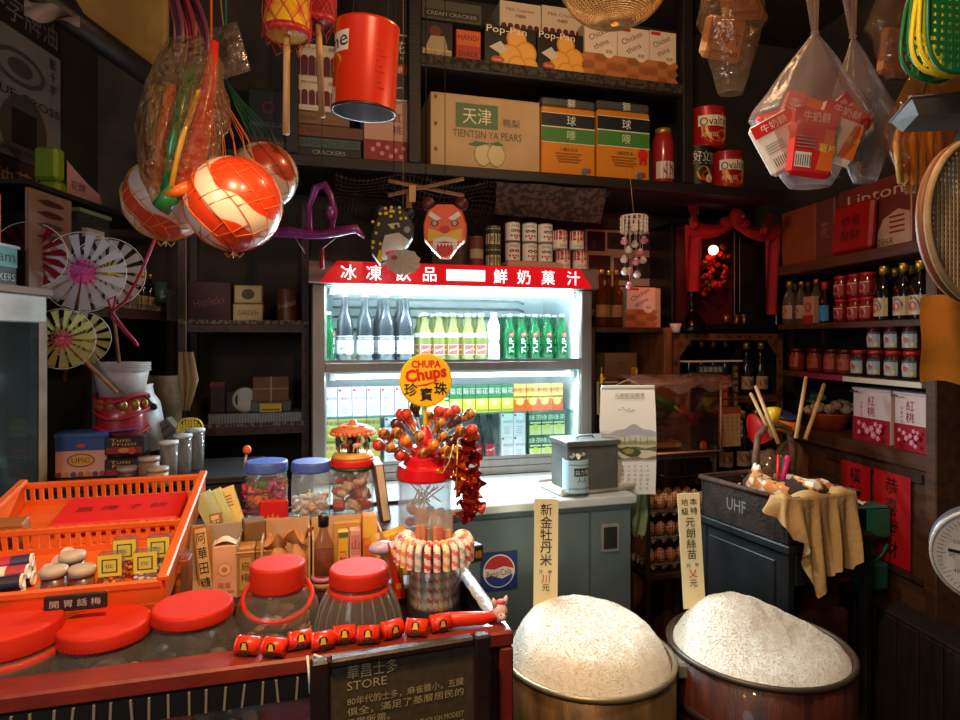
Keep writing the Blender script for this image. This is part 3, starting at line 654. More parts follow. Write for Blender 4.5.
# ================================================================ cans on top of the fridge
HT = 1.869
pk_t = thing('tin_tray', 'pink enamel tray on the fridge hood under the white cans', 'tray', wz(B(532,.10), HT), TH)
b = MB(); b.bx(-.14,-.07,0, .14,.12,.03, I(206,140,128), .006); b.build('tray_body', pk_t)
def can(name, label, px, d, z, r, h, base, art, group):
    t = thing(name, label, 'can', B(px,d,z), TH+RND.uniform(-.2,.2), group)
    b = MB(); b.lathe([(0,0),(r,0),(r,h),(0,h)], base, 18, smooth=False); art(b, r, h); b.build('can_body', t)
    for z_ in (.001, h-.004):
        k = MB(); k.lathe([(r*.9,z_),(r*1.03,z_),(r*1.03,z_+.004),(r*.9,z_+.004)], M_['zinc'], 18); k.build('rim', t)
    return t
def a_eagle(b, r, h):
    b.wtext('EAGLE', 0,h*.8,h*.16,r, I(60,60,60)); b.wdisc(-r*.35,h*.55,r*.36,r, I(40,40,40), ry=r*.18); b.wdisc(r*.4,h*.55,r*.36,r, I(40,40,40), ry=r*.18)
    for x in (-.6,-.2,.2,.6): b.wdisc(r*x,h*.3,r*.15,r, I(196,50,46), n=8)
    b.wdisc(0,h*.18,r*.16,r, I(196,50,46), n=8)
def a_soup(b, r, h):
    b.wrect(-r*1.5,h*.5,r*1.5,h*.98,r, I(176,24,30)); b.wtext("Campbell's", 0,h*.68,h*.3,r, I(240,220,210), .0018, w=r*1.5, a=.08); b.wdisc(0,h*.45,r*.2,r, I(200,160,60), .002); b.wtext('SOUP', 0,h*.2,h*.18,r, I(120,60,60))
def a_green_can(b, r, h):
    b.wrect(-r*1.5,h*.12,r*1.5,h*.62,r, I(216,206,184)); b.wtext('鮑魚', 0,h*.4,h*.34,r, I(70,80,50), .0016); b.wrect(-r*1.5,h*.84,r*1.5,h*.9,r, I(200,190,150))
rc, hc = .034, .088
for i, px in enumerate((512.5,529.5,545)):
    for l in range(2):
        can('milk_can', 'white can with red marks, %s from the green cans, %s of its stack' % (ORD[i], ('bottom','top')[l]), px,.09,HT+.031+l*(hc+.002), rc,hc, I(232,228,220), a_eagle, 'white milk cans on the fridge')
for i, px in enumerate((560,576.5)):
    for l in range(2):
        can('soup_can', 'red and white soup can, %s stack from the white cans, %s can' % (ORD[i], ('bottom','top')[l]), px+(3 if l == 0 else 0),.06+.05*0,HT+l*(.09), .033,.088, I(228,218,206), a_soup, 'red and white soup cans on the fridge')
for l in range(2):
    can('food_can', 'green can with cream label beside the white cans, %s of the pair' % ('bottom','top')[l], 493,.09,HT+l*(.094), .034,.092, I(46,60,34), a_green_can, 'green cans on the fridge')
can('food_can', 'dull red can standing beside the stacked green cans on the fridge', 476,.11,HT, .034,.14, I(110,50,44), lambda b, r, h: b.wrect(-r,h*.3,r,h*.6,r, I(170,160,140)), None)
pbox('carton', 'dark brown carton on the fridge hood behind the red lion mask', 'box', 432,468,224,266, HT, I(70,48,38), a_box([('食品', 0,.5,.3,.6)], None, I(110,80,60)), .2, .16)
# ================================================================ shelf beside the fridge
dw = M_['darkwood']
xa, xb = BX(597,.18), BX(671,.18)
t = thing('side_shelf', 'dark wooden shelf unit standing between the fridge and the black altar', 'shelf', P0, TH)
for z in (1.612,1.36,1.0):
    b = MB(); b.bx(xa,.18,z-.025, xb-.045,.53,z, dw, .003); b.build('shelf_board', t)
b = MB(); b.bx(xb-.045,.17,.0, xb,.53,1.612, mat('orange_lit_wood', (140,84,42), .5, c2=(104,60,30), ns=6, stretch=(6,6,1)), .003); b.build('side_panel', t)  # orange light falling on this panel is put into its wood colour
b = MB(); b.bx(xa-.02,.2,.0, xa,.53,1.612, dw, .003); b.build('side_panel', t)
# picture board on the wall
b = MB(); x0, x1, z0, z1 = BX(585,.53), BX(652,.53), 1.68, 2.15
t = thing('photo_board', 'cream board pinned with dark photographs above the side shelf', 'board', P0, TH)
b.bx(x0,.525,z0, x1,.545,z1, mat('cream_board', (190,172,150), .8)); b.build('backing', t)
ph = [I(40,38,38), I(58,50,46), I(30,34,40), I(80,66,58)]
for i, (u0, v0, u1, v1) in enumerate(((.03,.75,.28,.97),(.32,.78,.98,.97),(.05,.42,.36,.7),(.42,.42,.66,.68),(.7,.45,.97,.7),(.42,.1,.95,.36),(.06,.08,.36,.36))):
    p = MB(); p.bx(x0+(x1-x0)*u0,.519,z0+(z1-z0)*v0, x0+(x1-x0)*u1,.525,z0+(z1-z0)*v1, ph[i % 4])
    p.bx(x0+(x1-x0)*(u0+.05),.517,z0+(z1-z0)*(v0+.03), x0+(x1-x0)*(u0+.12),.519,z0+(z1-z0)*(v0+.12), ph[(i+3) % 4]); p.build('photograph', t)
zs = 1.613
amb = clear('amber_bottle', (190,110,40), .4, (150,84,26), refl=.9)
ap = [(0,0), (.03,0), (.032,.01), (.032,.17), (.014,.21), (.013,.27), (.016,.272), (0,.275)]
am = None
for i, px in enumerate((601,608.5,616)):
    if am is None: am = bottle('liquor_bottle', '', 'bottle', ap, amb, M_['gold'], (.0155,.262,.285), lambda b: b.wrect(-.04,.05,.04,.11,.0322, I(150,104,50)), group='amber bottles beside the fridge'); o = am
    else: o = dup(am, (0,0,0))
    o.location = B(px,.24+.03*(i == 1),zs); o.rotation_euler = (0,0,TH); o['label'] = 'amber liquor bottle on the side shelf, %s from the fridge' % ORD[i]
pbox('biscuit_box', 'chicken biscuit box standing alone on the side shelf below the shell mobile', 'box', 627,655,285,325, zs, I(206,180,150), a_chick, .07, .22)
pbox('carton', 'plain white carton behind the lone chicken biscuit box', 'box', 617,661,285,325, zs, mat('white_carton', (206,196,180), .7), None, .05, .30)
pbox('carton', 'brown cardboard box on the middle board of the side shelf', 'box', 605,637,337,362, 1.361, mat('dim_card', (112,82,52), .8), a_box([('貨', 0,.5,.4,.3)], None, I(80,54,34)), .16, .24)
# framed picture, paper
fp = pbox('framed_picture', 'small pale framed dark picture leaning below the brown cardboard box', 'frame', 597.5,632,359,392, 1.19, mat('frame_pale', (150,130,108), .6), lambda b, w, h: (b.rect(-w*.45,h*.05,w*.45,h*.95, I(52,40,32)), b.poly([(-w*.3,h*.1),(-w*.1,h*.7),(w*.2,h*.8),(w*.35,h*.2)], I(92,74,54)), b.poly([(-w*.4,h*.1),(-w*.2,h*.4),(0,h*.1)], I(70,52,40))), .015, .16)
k = MB(); k.bx(-.007,-.006,-.028, .007,.006,.02, I(222,160,20), .003); k.box((.011,0,-.004), (.012,.012,.01), I(222,160,20), None, .002); k.tube([(0,0,.02),(0,0,.05)], .002, I(222,160,20))
k.tube([(0,0,-.028),(0,0,-.06)], .0025, I(222,160,20))
solo(k, 'plastic_clip', 'yellow plastic clip hanging on the side shelf beside the framed picture', 'clip', B(601.5,.12,1.37), TH)
# shell mobile
t = thing('shell_mobile', 'hanging mobile of white shells and pink beads before the photo board', 'mobile', at(634,240,2.75))
b = MB(); b.tube([(-.02,0,.30),(0,0,.10)], .0015, M_['rope'], 4); b.build('string', t)
shell = mat('shell_white', (216,200,190), .3, coat=.3); pinkb = mat('bead_pink', (206,120,126), .3, coat=.4)
b = MB(); b.tube([(.055*math.cos(a),.055*math.sin(a),.10) for a in [2*pi*i/20 for i in range(20)]], .004, shell, 5, True)
for i in range(16):
    a = 2*pi*i/16
    for j in range(4): b.ball((.055*math.cos(a),.055*math.sin(a),.09-.017*j), (.006,.006,.010), shell, 6, 4)
b.build('shell_ring', t)
for i, (x, z) in enumerate(((-.005,.045),(-.045,-.01),(.012,-.015),(.05,.0),(-.03,-.05),(.022,-.06),(-.05,-.09),(.0,-.10),(.045,-.085),(-.025,-.14),(.015,-.15),(-.02,-.20),(-.045,-.14))):
    s_ = MB(); yy = RND.uniform(-.04,.04); s_.ball((x,yy,z), (.017,.017,.014), pinkb if i % 2 else shell, 10, 6); s_.ball((x,yy,z+.013), (.011,.011,.008), shell, 8, 4); s_.tube([(x,yy,z+.01),(x*.8,yy,.1)], .001, shell, 4); s_.build('bead', t)

# ================================================================ altar
blk = mat('lacquer_black', (24,20,20), .3, c2=(14,12,12), ns=6, coat=.2)
redc = mat('red_cloth', (170,14,24), .8, c2=(138,10,18), ns=10, bump=.1)
DA = .30; ZA = 1.60
ax0, ax1 = BX(672,DA), BX(780,DA); HA = 2.165-ZA
t = thing('altar_cabinet', 'black altar cabinet draped in red cloth with a glowing red lamp inside', 'altar', P0, TH)
b = MB(); b.bx(ax0,DA,ZA, ax0+.025,.545,ZA+HA, blk, .003); b.bx(ax1-.025,DA,ZA, ax1,.545,ZA+HA, blk, .003); b.bx(ax0,DA,ZA+HA-.02, ax1,.545,ZA+HA, blk, .003)
b.bx(ax0,.535,ZA, ax1,.545,ZA+HA, mat('altar_back', (90,16,16), .6)); b.bx(ax0-.01,DA-.03,ZA, ax1+.01,.545,ZA+.035, blk, .004); b.build('case', t)
d_ = MB(); xm = BX(735,DA); d_.bx(xm,DA+.005,ZA+.036, ax1-.026,DA+.025,ZA+HA-.021, blk, .003); d_.bx(xm+.03,DA+.001,ZA+.1, ax1-.055,DA+.006,ZA+HA-.06, blk, .004); d_.build('door', t)
b = MB(); lx = BX(711,DA+.05); b.ball((lx,DA+.03,zat(247,3.33)), .026, glow('red_bulb', (255,150,110), 5.5), 16, 10); lb = b.build('lamp_bulb', t)
b = MB(); b.cyl((lx,DA+.03,zat(247,3.33)+.022), (lx,DA+.03,ZA+HA-.02), .008, blk); b.build('lamp_holder', lb)
rd = mat('red_ornament', (236,40,34), .4, coat=.3)
b = MB()
for i in range(60):
    u = RND.random(); px = 704+24*u; py = 262+RND.uniform(-10,34)-12*u
    p = V((BX(px,DA+.08)+0, DA+.08+RND.uniform(-.03,.08), zat(py,3.37))); b.ball(p, (RND.uniform(.012,.026),.01,RND.uniform(.008,.02)), rd if i % 3 else mat('gilt_dark', (130,70,36), .35, .5), 7, 4, rot('Y', RND.uniform(-1,1)))
b.build('paper_flowers', t)
def drape(x0, x1, z1, z0, y, sway):
    g = MB(); g.grid(lambda u, v: V((x0+(x1-x0)*u+sway*v*v, y-.012*math.sin(u*9+v*2)-.012*(1-v), z1+(z0-z1)*v)), 14, 14, redc)
    return g
zt_ = ZA+HA
drape(BX(683,DA-.03), BX(700,DA-.03), zt_-.02, zat(291,3.3), DA-.035, .01).build('red_drape', t)
drape(BX(763,DA-.03), BX(778,DA-.03), zt_-.02, zat(314,3.4), DA-.035, .005).build('red_drape', t)
b = MB(); sx0, sx1 = BX(686,DA-.04), BX(777,DA-.04)
def sw(u): return -.035*math.sin(pi*((u*2) % 1.0))
b.grid(lambda u, v: V((sx0+(sx1-sx0)*u, DA-.05-.02*math.sin(v*pi), zt_+.015-(.035+.05*abs(math.cos(pi*u*1.0)))*v+sw(u)*.8)), 40, 5, redc); b.build('red_swag', t)
b = MB(); kx = BX(734,DA-.05); b.ball((kx,DA-.075,zt_+.03), (.045,.03,.05), redc, 14, 8); b.ball((kx-.05,DA-.06,zt_+.005), (.045,.02,.03), redc, 10, 6); b.ball((kx+.05,DA-.06,zt_+.005), (.045,.02,.03), redc, 10, 6); b.ball((kx+.015,DA-.105,zt_+.03), .009, M_['gold'], 8, 5); b.build('red_knot', t)
br = mat('fish_bronze', (150,62,36), .4, .4, c2=(104,36,26), ns=40)
for i, (px, py, a) in enumerate(((694.5,222,-.1), (765.5,225,.45))):
    o = MB(); o.lathe([(0,-.045),(.022,-.035),(.032,-.01),(.024,.02),(.016,.035),(0,.04)], br, 12, sy=.3); o.ball((0,-.009,-.012), (.016,.004,.016), M_['red'], 10, 5)
    for s in (-1,0,1): o.add([(-.01+s*.014,-.004,.03), (.012+s*.014,-.004,.03), (.012+s*.024,-.002,.085), (-.010+s*.024,-.002,.085)], [(0,1,2,3)], br)
    f = thing('paper_fish', ('bronze red fish ornament pinned on the altar cloth above the glowing lamp','bronze red fish ornament pinned on the altar cloth above the closed door')[i], 'ornament', B(px,DA-.085,zat(py,3.3)), R=(0,a,TH)); o.build('fish_body', f)
# on the altar front
t = thing('oil_lamp', 'dark glass oil bottle with long neck before the altar', 'bottle', B(692,DA-.12,ZA-.013), TH)
b = MB(); b.lathe([(0,0),(.075,0),(.08,.02),(.06,.06),(.03,.1),(.022,.12),(.022,.2),(.027,.205),(0,.206)], clear('smoky_glass', (70,60,56), .25, (50,42,40)), 18); b.build('glass_body', t)
b = MB(); b.lathe([(0,.002),(.070,.002),(.072,.018),(.055,.05),(0,.05)], mat('dark_oil', (60,14,12), .2), 14); b.build('oil', t)
t = thing('small_cup', 'white cup on the metal shelf top in front of the altar', 'cup', B(675.5,DA-.13,ZA-.013), TH)
b = MB(); b.lathe([(0,0),(.018,0),(.03,.045),(.027,.045),(.017,.006),(0,.006)], mat('porcelain', (214,206,200), .3, coat=.3), 14); b.build('cup_bowl', t)
b = MB(); b.tube([(.026,0,.035),(.045,0,.03),(.04,0,.012),(.02,0,.01)], .004, MATS['porcelain']); b.build('handle', t)
for i, px in enumerate((726,736.5,744)):
    b = MB(); b.lathe([(0,0),(.016,0),(.022,.02),(.026,.05),(.02,.05),(0,.045)] if i == 0 else [(0,0),(.012,0),(.008,.012),(.017,.05),(0,.046)], mat('brass_dark', (150,110,60), .3, .8), 14)
    solo(b, 'incense_cup', ('brass incense burner on the altar sill','small brass cup beside the incense burner','small brass cup beside the altar door')[i], 'cup', B(px,DA-.008,ZA+.036), TH)
    
# ================================================================ slotted steel rack below the altar
ru = mat('orange_rust_steel', (140,92,52), .5, .35, c2=(88,54,34), ns=24, bump=.2)
DR = .17; rx0, rx1 = BX(673,DR), BX(783,DR)
t = thing('steel_rack', 'rusty slotted steel rack carrying the altar and dark wine bottles', 'rack', P0, TH)
def slots(b, x0, x1, z, y, n, m): 
    for i in range(n): x = x0+(x1-x0)*(i+.5)/n; b.bx(x-.008,y-.0006,z-.004, x+.008,y,z+.004, m)
for x in (rx0, rx1-.038):
    for y in (DR, .5):
        p = MB(); p.bx(x,y,0, x+.038,y+.004,ZA-.016, ru); p.bx(x if x == rx0 else x+.034,y,0, (x if x == rx0 else x+.034)+.004,y+.036,ZA-.016, ru)
        for k in range(16): p.bx(x+.014,y-.0006,.3+k*.075, x+.022,y,.32+k*.075, M_['black'])
        p.build('upright', t)
for z in (ZA-.016, 1.262, .86):
    b = MB(); b.bx(rx0,DR,z-.035, rx1,DR+.003,z-.001, ru); b.bx(rx0,DR,z-.002, rx1,.53,z, dw)
    slots(b, rx0+.05, rx1-.05, z-.018, DR, 9, M_['black']); 
    if z > 1.5:
        b.add([V((rx0+.038,DR-.001,z-.03)), V((rx0+.11,DR-.001,z-.03)), V((rx0+.038,DR-.001,z-.12))], [(0,2,1)], ru); b.add([V((rx1-.038,DR-.001,z-.03)), V((rx1-.11,DR-.001,z-.03)), V((rx1-.038,DR-.001,z-.12))], [(0,1,2)], ru)
    b.build('rack_shelf', t)
wn = mat('wine_black_glass', (16,16,18), .12, coat=.6)
wp = [(0,0),(.036,0),(.039,.006),(.039,.15),(.034,.18),(.016,.215),(.0145,.27),(0,.272)]
def wlab(b): b.wrect(-.05,.03,.05,.1,.0393, I(176,146,104)); b.wdisc(-.012,.066,.02,.0393, I(110,60,40), .0012); b.wtext('豉油', .02,.066,.03,.0393, I(60,36,26), .0012)
wine = None; GWN = 'dark sauce bottles on the steel rack'
def wput(px, d, z, label, s=1):
    global wine
    if wine is None: wine = bottle('sauce_bottle', '', 'bottle', wp, wn, M_['gold'], (.017,.252,.29), wlab, group=GWN); o = wine
    else: o = dup(wine, (0,0,0))
    o.location = B(px,d,z); o.rotation_euler = (0,0,TH); o['label'] = label; o.scale = (s,s,s)
wput(746,.24,1.263,'dark gold capped sauce bottle on the rack beside the black tablets',.95); wput(760.5,.24,1.263,'dark gold capped sauce bottle on the rack below the altar door',.95)
for i, px in enumerate((689,701,713,725)): wput(px,.40,1.263,'dark sauce bottle behind the black tablets, %s along from the toy box' % ORD[i],.98)
for i, px in enumerate((724.5,742,756)): wput(px,.22,.862,'dark sauce bottle on the low rack board, %s from the small wall calendar' % ORD[i],1.1)
for i, px in enumerate((716,732,749)): wput(px,.34,.862,'dark sauce bottle on the low rack board, back row, %s from the calendar' % ORD[i],1.25)
# tablets
def vtab(name, label, px0, px1, y0, y1, base, chars, cm, d, horiz=False):
    w = bw(px0,px1,d); c = B((px0+px1)/2, d); h = (y1-y0)/F_*c.y
    b = MB(); b.bx(-w/2,0,0, w/2,.012,h, base, .002); b.front(w,h,-.0004)
    if horiz: b.text(chars, 0,h/2,h*.62, cm, w=w*.86)
    else: b.column(chars, 0,h-h/len(chars)*.55,h/len(chars)*.82, cm, 1.2)
    return solo(b, name, label, 'tablet', wz(c, zat(y1,c.y)), TH)
vtab('tablet', 'black tablet with white writing across the steel rack', 697,724.5,364.5,374, I(22,18,18), '五穀豐登業', I(220,210,196), .155, True)
vtab('tablet', 'upright red tablet with golden writing on the steel rack', 721.5,729,375,407, I(120,22,16), '招財進寶', I(226,150,60), .155)
vtab('tablet', 'narrow upright black tablet with golden writing on the rack', 732.5,738.5,364,407, I(26,18,14), '恭賀新禧生意', I(210,160,90), .155)
b = MB(); b.bx(BX(681,.15),.12,-.004, BX(739,.15),.16,.004, M_['offw'], .001); solo(b, 'ledge_strip', 'pale strip across the rack above the black tablets', 'strip', V((P0.x,P0.y,zat(361.5,3.17))), TH)
# small calendar
b = MB(); cwid = bw(718.5,740.5,.13); b.bx(-cwid/2,0,0, cwid/2,.004,.20, I(214,178,134)); b.front(cwid,.2,-.0004)
b.rect(-cwid/2,.165,cwid/2,.2, I(176,96,40))
for i in range(4):
    for j in range(6): b.text('四五六日一二'[j], -cwid*.3+i*cwid*.2,.145-.02*j,.016, I(110,80,56))
solo(b, 'sheet_calendar', 'small tan sheet calendar hung on the rack beside the acrylic toy box', 'calendar', B(729.5,.135,zat(450,3.14)), TH)
# ================================================================ wall of shelves
ZT, ZBt, ZJ, ZR = 1.94, 1.632, 1.39, 1.106
rx_end = RX(928)
t = thing('shelving_unit', 'brown wooden wall shelves of bottles, jars and red blossom tins', 'shelves', RW0, RW_H)
eb = mat('shelf_brown', (92,56,32), .5, c2=(64,38,22), ns=5, stretch=(1,6,6), bump=.15)
for z, th in ((ZT,.05),(ZBt,.028),(ZJ,.028),(ZR,.06)):
    b = MB(); b.bx(-.02,0,z-th, rx_end,.36,z, eb, .003); b.build('shelf_board', t)
b = MB(); b.bx(rx_end,-.012,0, rx_end+.05,.36,2.2, eb, .004); b.build('end_panel', t)
b = MB(); b.bx(-.02,.02,0, rx_end,.36,ZR-.06, eb); b.bx(.02,.008,.05, rx_end-.02,.02,.12, eb, .003); b.build('lower_cabinet', t)
x0, x1 = RX(832,.02), RX(920,.02)
for (a, c, e, f) in ((x0-.03,x1+.02,.99,1.03),(x0-.03,x1+.02,.60,.63)): b = MB(); b.bx(a,.008,e, c,.02,f, dw, .003); b.build('panel_moulding', t)
for i, (px0, px1, m) in enumerate(((800,842,I(150,30,76)), (843,922,I(206,190,164)))):
    b = MB(); b.bx(RX(px0),-.003,ZJ-.026, RX(px1),0,ZJ-.004, m); b.build('edge_tape', t)
# posters on the cabinet front
BOLD = .006
pr = mat('poster_red', (190,12,18), .55, c2=(170,10,16), ns=4)
for nm_, px0, px1, ytop, ybot, s, lb in (('a',841,870,466,600,'橫財就手','red paper poster with black brush writing partly behind the green box'), ('b',873.5,910,472,566,'恭喜發財','red paper poster with black brush writing beside the shelf end panel')):
    w = rwid(px0,px1); c = RS((px0+px1)/2, .006); h = .37
    b = MB(); b.bx(-w/2,-.001,0, w/2,0,h, pr); b.front(w,h,-.0012); b.column(s,0,h*.86,h*.2,M_['black'],1.15)
    solo(b, 'red_poster', lb, 'poster', wz(c, .635), RW_H, 'red lucky posters')

BOLD = 0
def rbox(name, label, cat, px0, px1, y0, y1, zb, base, art=None, depth=.2, d=.03, bev=.003, group=None, rz=0, lid=None, R=None, h=None):
    w = rwid(px0, px1, d); c = RS((px0+px1)/2, d); h = h or (y1-y0)/F_*c.y
    b = MB(); b.box((0,depth/2,h/2), (w,depth,h), base, None, bev)
    if art: b.front(w, h, -.0003); art(b, w, h)
    if not lid: t = solo(b, name, label, cat, wz(c, zb), RW_H+rz, group)
    else: t = thing(name, label, cat, wz(c, zb), RW_H+rz, group); b.build('box_body', t)
    if R: t.rotation_euler = (R[0], R[1], RW_H+rz)
    if lid: lidpart(lid)(t, w, h, depth)
    return t
lip = mat('carton_red', (112,40,34), .7, c2=(96,32,28), ns=5)
rbox('tea_carton', 'large dark red tea carton with a white corner on the top wall shelf', 'box', 836,912,172,242, ZT, lip, lambda b, w, h: (b.poly([(w*.04,0),(w*.44,0),(w*.44,h*.45),(w*.3,h*.52),(w*.12,h*.42),(w*.04,h*.22)], I(200,168,140)), b.text('Lipton', w*.0,h*.78,h*.24, I(210,180,150), w=w*.72), b.text('286R', w*.15,h*.1,h*.13, I(90,34,28), w=w*.2), [b.rect(w*.2,h*(.2+.07*i),w*.38,h*(.225+.07*i), I(120,40,32)) for i in range(4)], b.rect(w*.45,0,w*.47,h, I(190,160,130))), .26, .07)
rbox('carton', 'orange brown carton at the far end of the top wall shelf', 'box', 781,814,206,262, ZT, mat('orange_card', (140,66,30), .7, c2=(110,50,24), ns=4), None, .24, .05)
rbox('carton', 'dim purple carton behind the red cushion box on the top shelf', 'box', 815.5,834,190,250, ZT, I(92,50,48), a_box([('花', 0,.5,.3,.4)], None, I(150,100,90)), .2, .06)
rbox('cushion_box', 'bright red padded box with black writing leaning against the tea carton', 'box', 829,868,197,246, ZT+.008, mat('red_pad', (150,16,20), .5), lambda b, w, h: (b.text('恭喜', 0,h*.64,h*.24, I(50,10,10), w=w*.5), b.text('發財', 0,h*.34,h*.24, I(50,10,10), w=w*.5)), .035, .012, .012, R=(-.08,0))
# bottles on the bottle board
clrg = clear('spirit_glass', (206,206,196), .25, (190,180,160), refl=.9)
def rput(o, px, d, z, label, s=1): o.location = RS(px,d,z); o.rotation_euler = (0,0,RW_H+RND.uniform(-.1,.1)); o['label'] = label; o.scale = (s,)*3 if not isinstance(s, tuple) else s
sp = bottle('spirit_bottle', '', 'bottle', [(0,0),(.032,0),(.034,.005),(.034,.12),(.028,.15),(.013,.18),(.012,.21),(0,.212)], clrg, M_['gold'], (.015,.2,.228), lambda b: (b.wrect(-.045,.03,.045,.1,.0343, I(176,150,120)), b.wdisc(0,.066,.02,.0343, I(130,36,26), .0012)), group='clear spirit bottles on the wall shelf')
for i, px in enumerate((789.5,801.5,816.5)): rput(sp if i == 0 else dup(sp,(0,0,0)), px,.05+.05*(i > 0),ZBt, 'clear gold capped spirit bottle on the wall shelf, %s from the altar' % ORD[i])
for i, px in enumerate((795,808)): rput(dup(sp,(0,0,0)), px,.19,ZBt, 'clear gold capped spirit bottle behind the front ones, %s from the altar' % ORD[i], 1.02)
bl = bottle('sauce_bottle', 'slim dark bottle with bright blue label and red cap on the wall shelf', 'bottle', [(0,0),(.026,0),(.028,.005),(.028,.12),(.013,.16),(.012,.18),(0,.182)], wn, M_['red'], (.016,.165,.2), lambda b: b.wrect(-.045,.01,.045,.085,.0283, I(50,140,190)))
rput(bl, 825,.03,ZBt, bl['label'], .98)
rbox('snack_box', 'small cream and red box on the wall shelf before the clear bottles', 'box', 803,813,296,323, ZBt, I(200,150,110), lambda b, w, h: (b.rect(-w*.5,0,w*.5,h*.3, I(170,40,30)), b.disc(0,h*.6,w*.3, I(170,60,40),12), b.text('茶', 0,h*.6,h*.2, I(240,220,190))), .05, .005)
rj = mat('chilli_jar', (150,26,20), .25, c2=(110,16,14), ns=30, coat=.5)
jp = [(0,0),(.028,0),(.034,.008),(.034,.075),(.028,.086),(.028,.092),(0,.092)]
def jlab(b): b.wrect(-.036,.016,.036,.066,.0343, I(160,30,26)); b.wdisc(0,.042,.02,.0343, I(206,160,120), .0012); b.wdisc(0,.042,.014,.0343, I(130,30,26), .0018); b.wrect(-.036,.062,.036,.066,.0343, I(220,180,120), dr=.0015)
cj = bottle('chilli_jar', '', 'jar', jp, rj, mat('jar_lid_red', (176,26,22), .35, .2), (.031,.09,.108), jlab, group='red chilli jars on the bottle shelf')
k = 0
for l in range(2):
    for i, px in enumerate((842,856,868.5)):
        o = cj if k == 0 else dup(cj,(0,0,0)); k += 1
        rput(o, px,.05,ZBt+l*.1085, 'red chilli jar on the bottle shelf, %s column after the blue label, %s jar' % (ORD[i], ('lower','upper')[l]))
soyp = [(0,0),(.036,0),(.04,.006),(.04,.12),(.034,.15),(.016,.18),(.0145,.2),(0,.202)]
def slab(b): b.wrect(-.05,.018,.05,.095,.0403, I(196,160,110)); b.wdisc(0,.058,.027,.0403, I(60,80,110), .0012); b.wdisc(.0,.055,.017,.0403, I(180,60,40), .0018); b.wtext('醬油', 0,.085,.014,.0403, I(90,40,26), .002)
sy = bottle('soy_bottle', '', 'bottle', soyp, wn, M_['gold'], (.019,.198,.232), slab, group='dark soy bottles on the wall shelf')
for i, px in enumerate((884.5,904.5,921)): rput(sy if i == 0 else dup(sy,(0,0,0)), px,.05,ZBt, 'dark soy bottle with gold cap, front row, %s from the chilli jars' % ORD[i])
for i, px in enumerate((896,912)): rput(dup(sy,(0,0,0)), px,.15,ZBt, 'dark soy bottle with gold cap, back row, %s from the chilli jars' % ORD[i])
# jars on the jar board
oj = mat('bean_jar', (150,58,26), .3, c2=(104,34,18), ns=24, coat=.5)
oj_ = bottle('bean_jar', '', 'jar', jp, oj, mat('jar_lid_dark', (90,20,18), .35, .3), (.031,.09,.108), lambda b: (b.wrect(-.04,.02,.04,.064,.0343, I(172,76,36)), b.wtext('腐乳', 0,.042,.026,.0343, I(120,40,24), .0012)), group='orange jars on the jar shelf')
for i, px in enumerate((797,815,832,846)): rput(oj_ if i == 0 else dup(oj_,(0,0,0)), px,.06,ZJ, 'orange bean jar with dark lid, %s along from the altar rack' % ORD[i], 1.08)
def blab(b): b.wrect(-.04,.012,.04,.072,.0343, I(150,156,150)); b.wdisc(-.004,.046,.019,.0343, I(206,186,160), .0012, ry=.015); b.wdisc(.004,.04,.011,.0343, I(180,70,40), .0018); b.wrect(-.04,.064,.04,.072,.0343, I(60,60,60), dr=.0012); b.wdisc(.026,.024,.007,.0343, I(220,180,50), .0016)
bj = bottle('sauce_jar', '', 'jar', jp, mat('brown_jar', (60,30,22), .25, coat=.5), MATS['jar_lid_red'], (.031,.09,.108), blab, group='grey label jars on the jar shelf')
k = 0
for l in range(2):
    for i, px in enumerate((860,877,894.5,913)):
        if l == 1 and i == 0: continue
        o = bj if k == 0 else dup(bj,(0,0,0)); k += 1
        rput(o, px,.05,ZJ+l*.1165, 'red lidded jar with grey label, %s column from the orange jars, %s layer' % (ORD[i], ('lower','upper')[l]), 1.07)
# blossom tins, bowl
def a_hung(b, w, h):
    b.rect(-w*.5,0,w*.5,h*.45, I(150,12,28)); b.text('紅', w*.02,h*.78,h*.2, I(150,20,36)); b.text('桃', w*.02,h*.58,h*.2, I(150,20,36)); b.column('特級大包', -w*.24,h*.72,h*.065,I(170,90,90))
    for x, y, r in ((-.3,.34,.06),(-.15,.3,.07),(-.05,.22,.08),(.08,.27,.07),(.2,.36,.06),(.15,.16,.08),(.3,.26,.08),(.36,.35,.05),(-.2,.18,.05),(.32,.12,.06)):
        for k in range(5): a = 2*pi*k/5; b.disc(w*x+w*r*.55*math.cos(a),h*y+w*r*.55*math.sin(a), w*r*.42, I(224,126,146), 6)
        b.disc(w*x,h*y,w*r*.25, I(240,200,150), 6)
    b.rect(-w*.45,h*.92,-w*.2,h*.95, I(70,60,60))
hm_ = mat('tin_pinkwhite', (222,196,190), .35, .1)
rbox('blossom_tin', 'square white and red blossom tin beside the orange bowl', 'tin', 852,889,391,444, ZR, hm_, a_hung, .2, .03, .006, 'red and white blossom tins', lid=hm_, h=.232)
rbox('blossom_tin', 'square white and red blossom tin against the shelf end panel', 'tin', 893.5,926,394,457, ZR, hm_, a_hung, .2, .03, .006, 'red and white blossom tins', lid=hm_, h=.232)
t = thing('plastic_bowl', 'orange plastic bowl of wrapped sweets beside the blossom tins', 'bowl', RS(829,.13,ZR), RW_H)
b = MB(); b.lathe([(0,.002),(.07,.002),(.10,.075),(.106,.082),(.098,.08),(.066,.008),(0,.008)], mat('orange_bowl', (196,84,24), .4), 24); b.build('bowl_body', t)
wb = mat('wrapped_bun', (206,190,170), .35, c2=(176,150,120), ns=30, coat=.4)
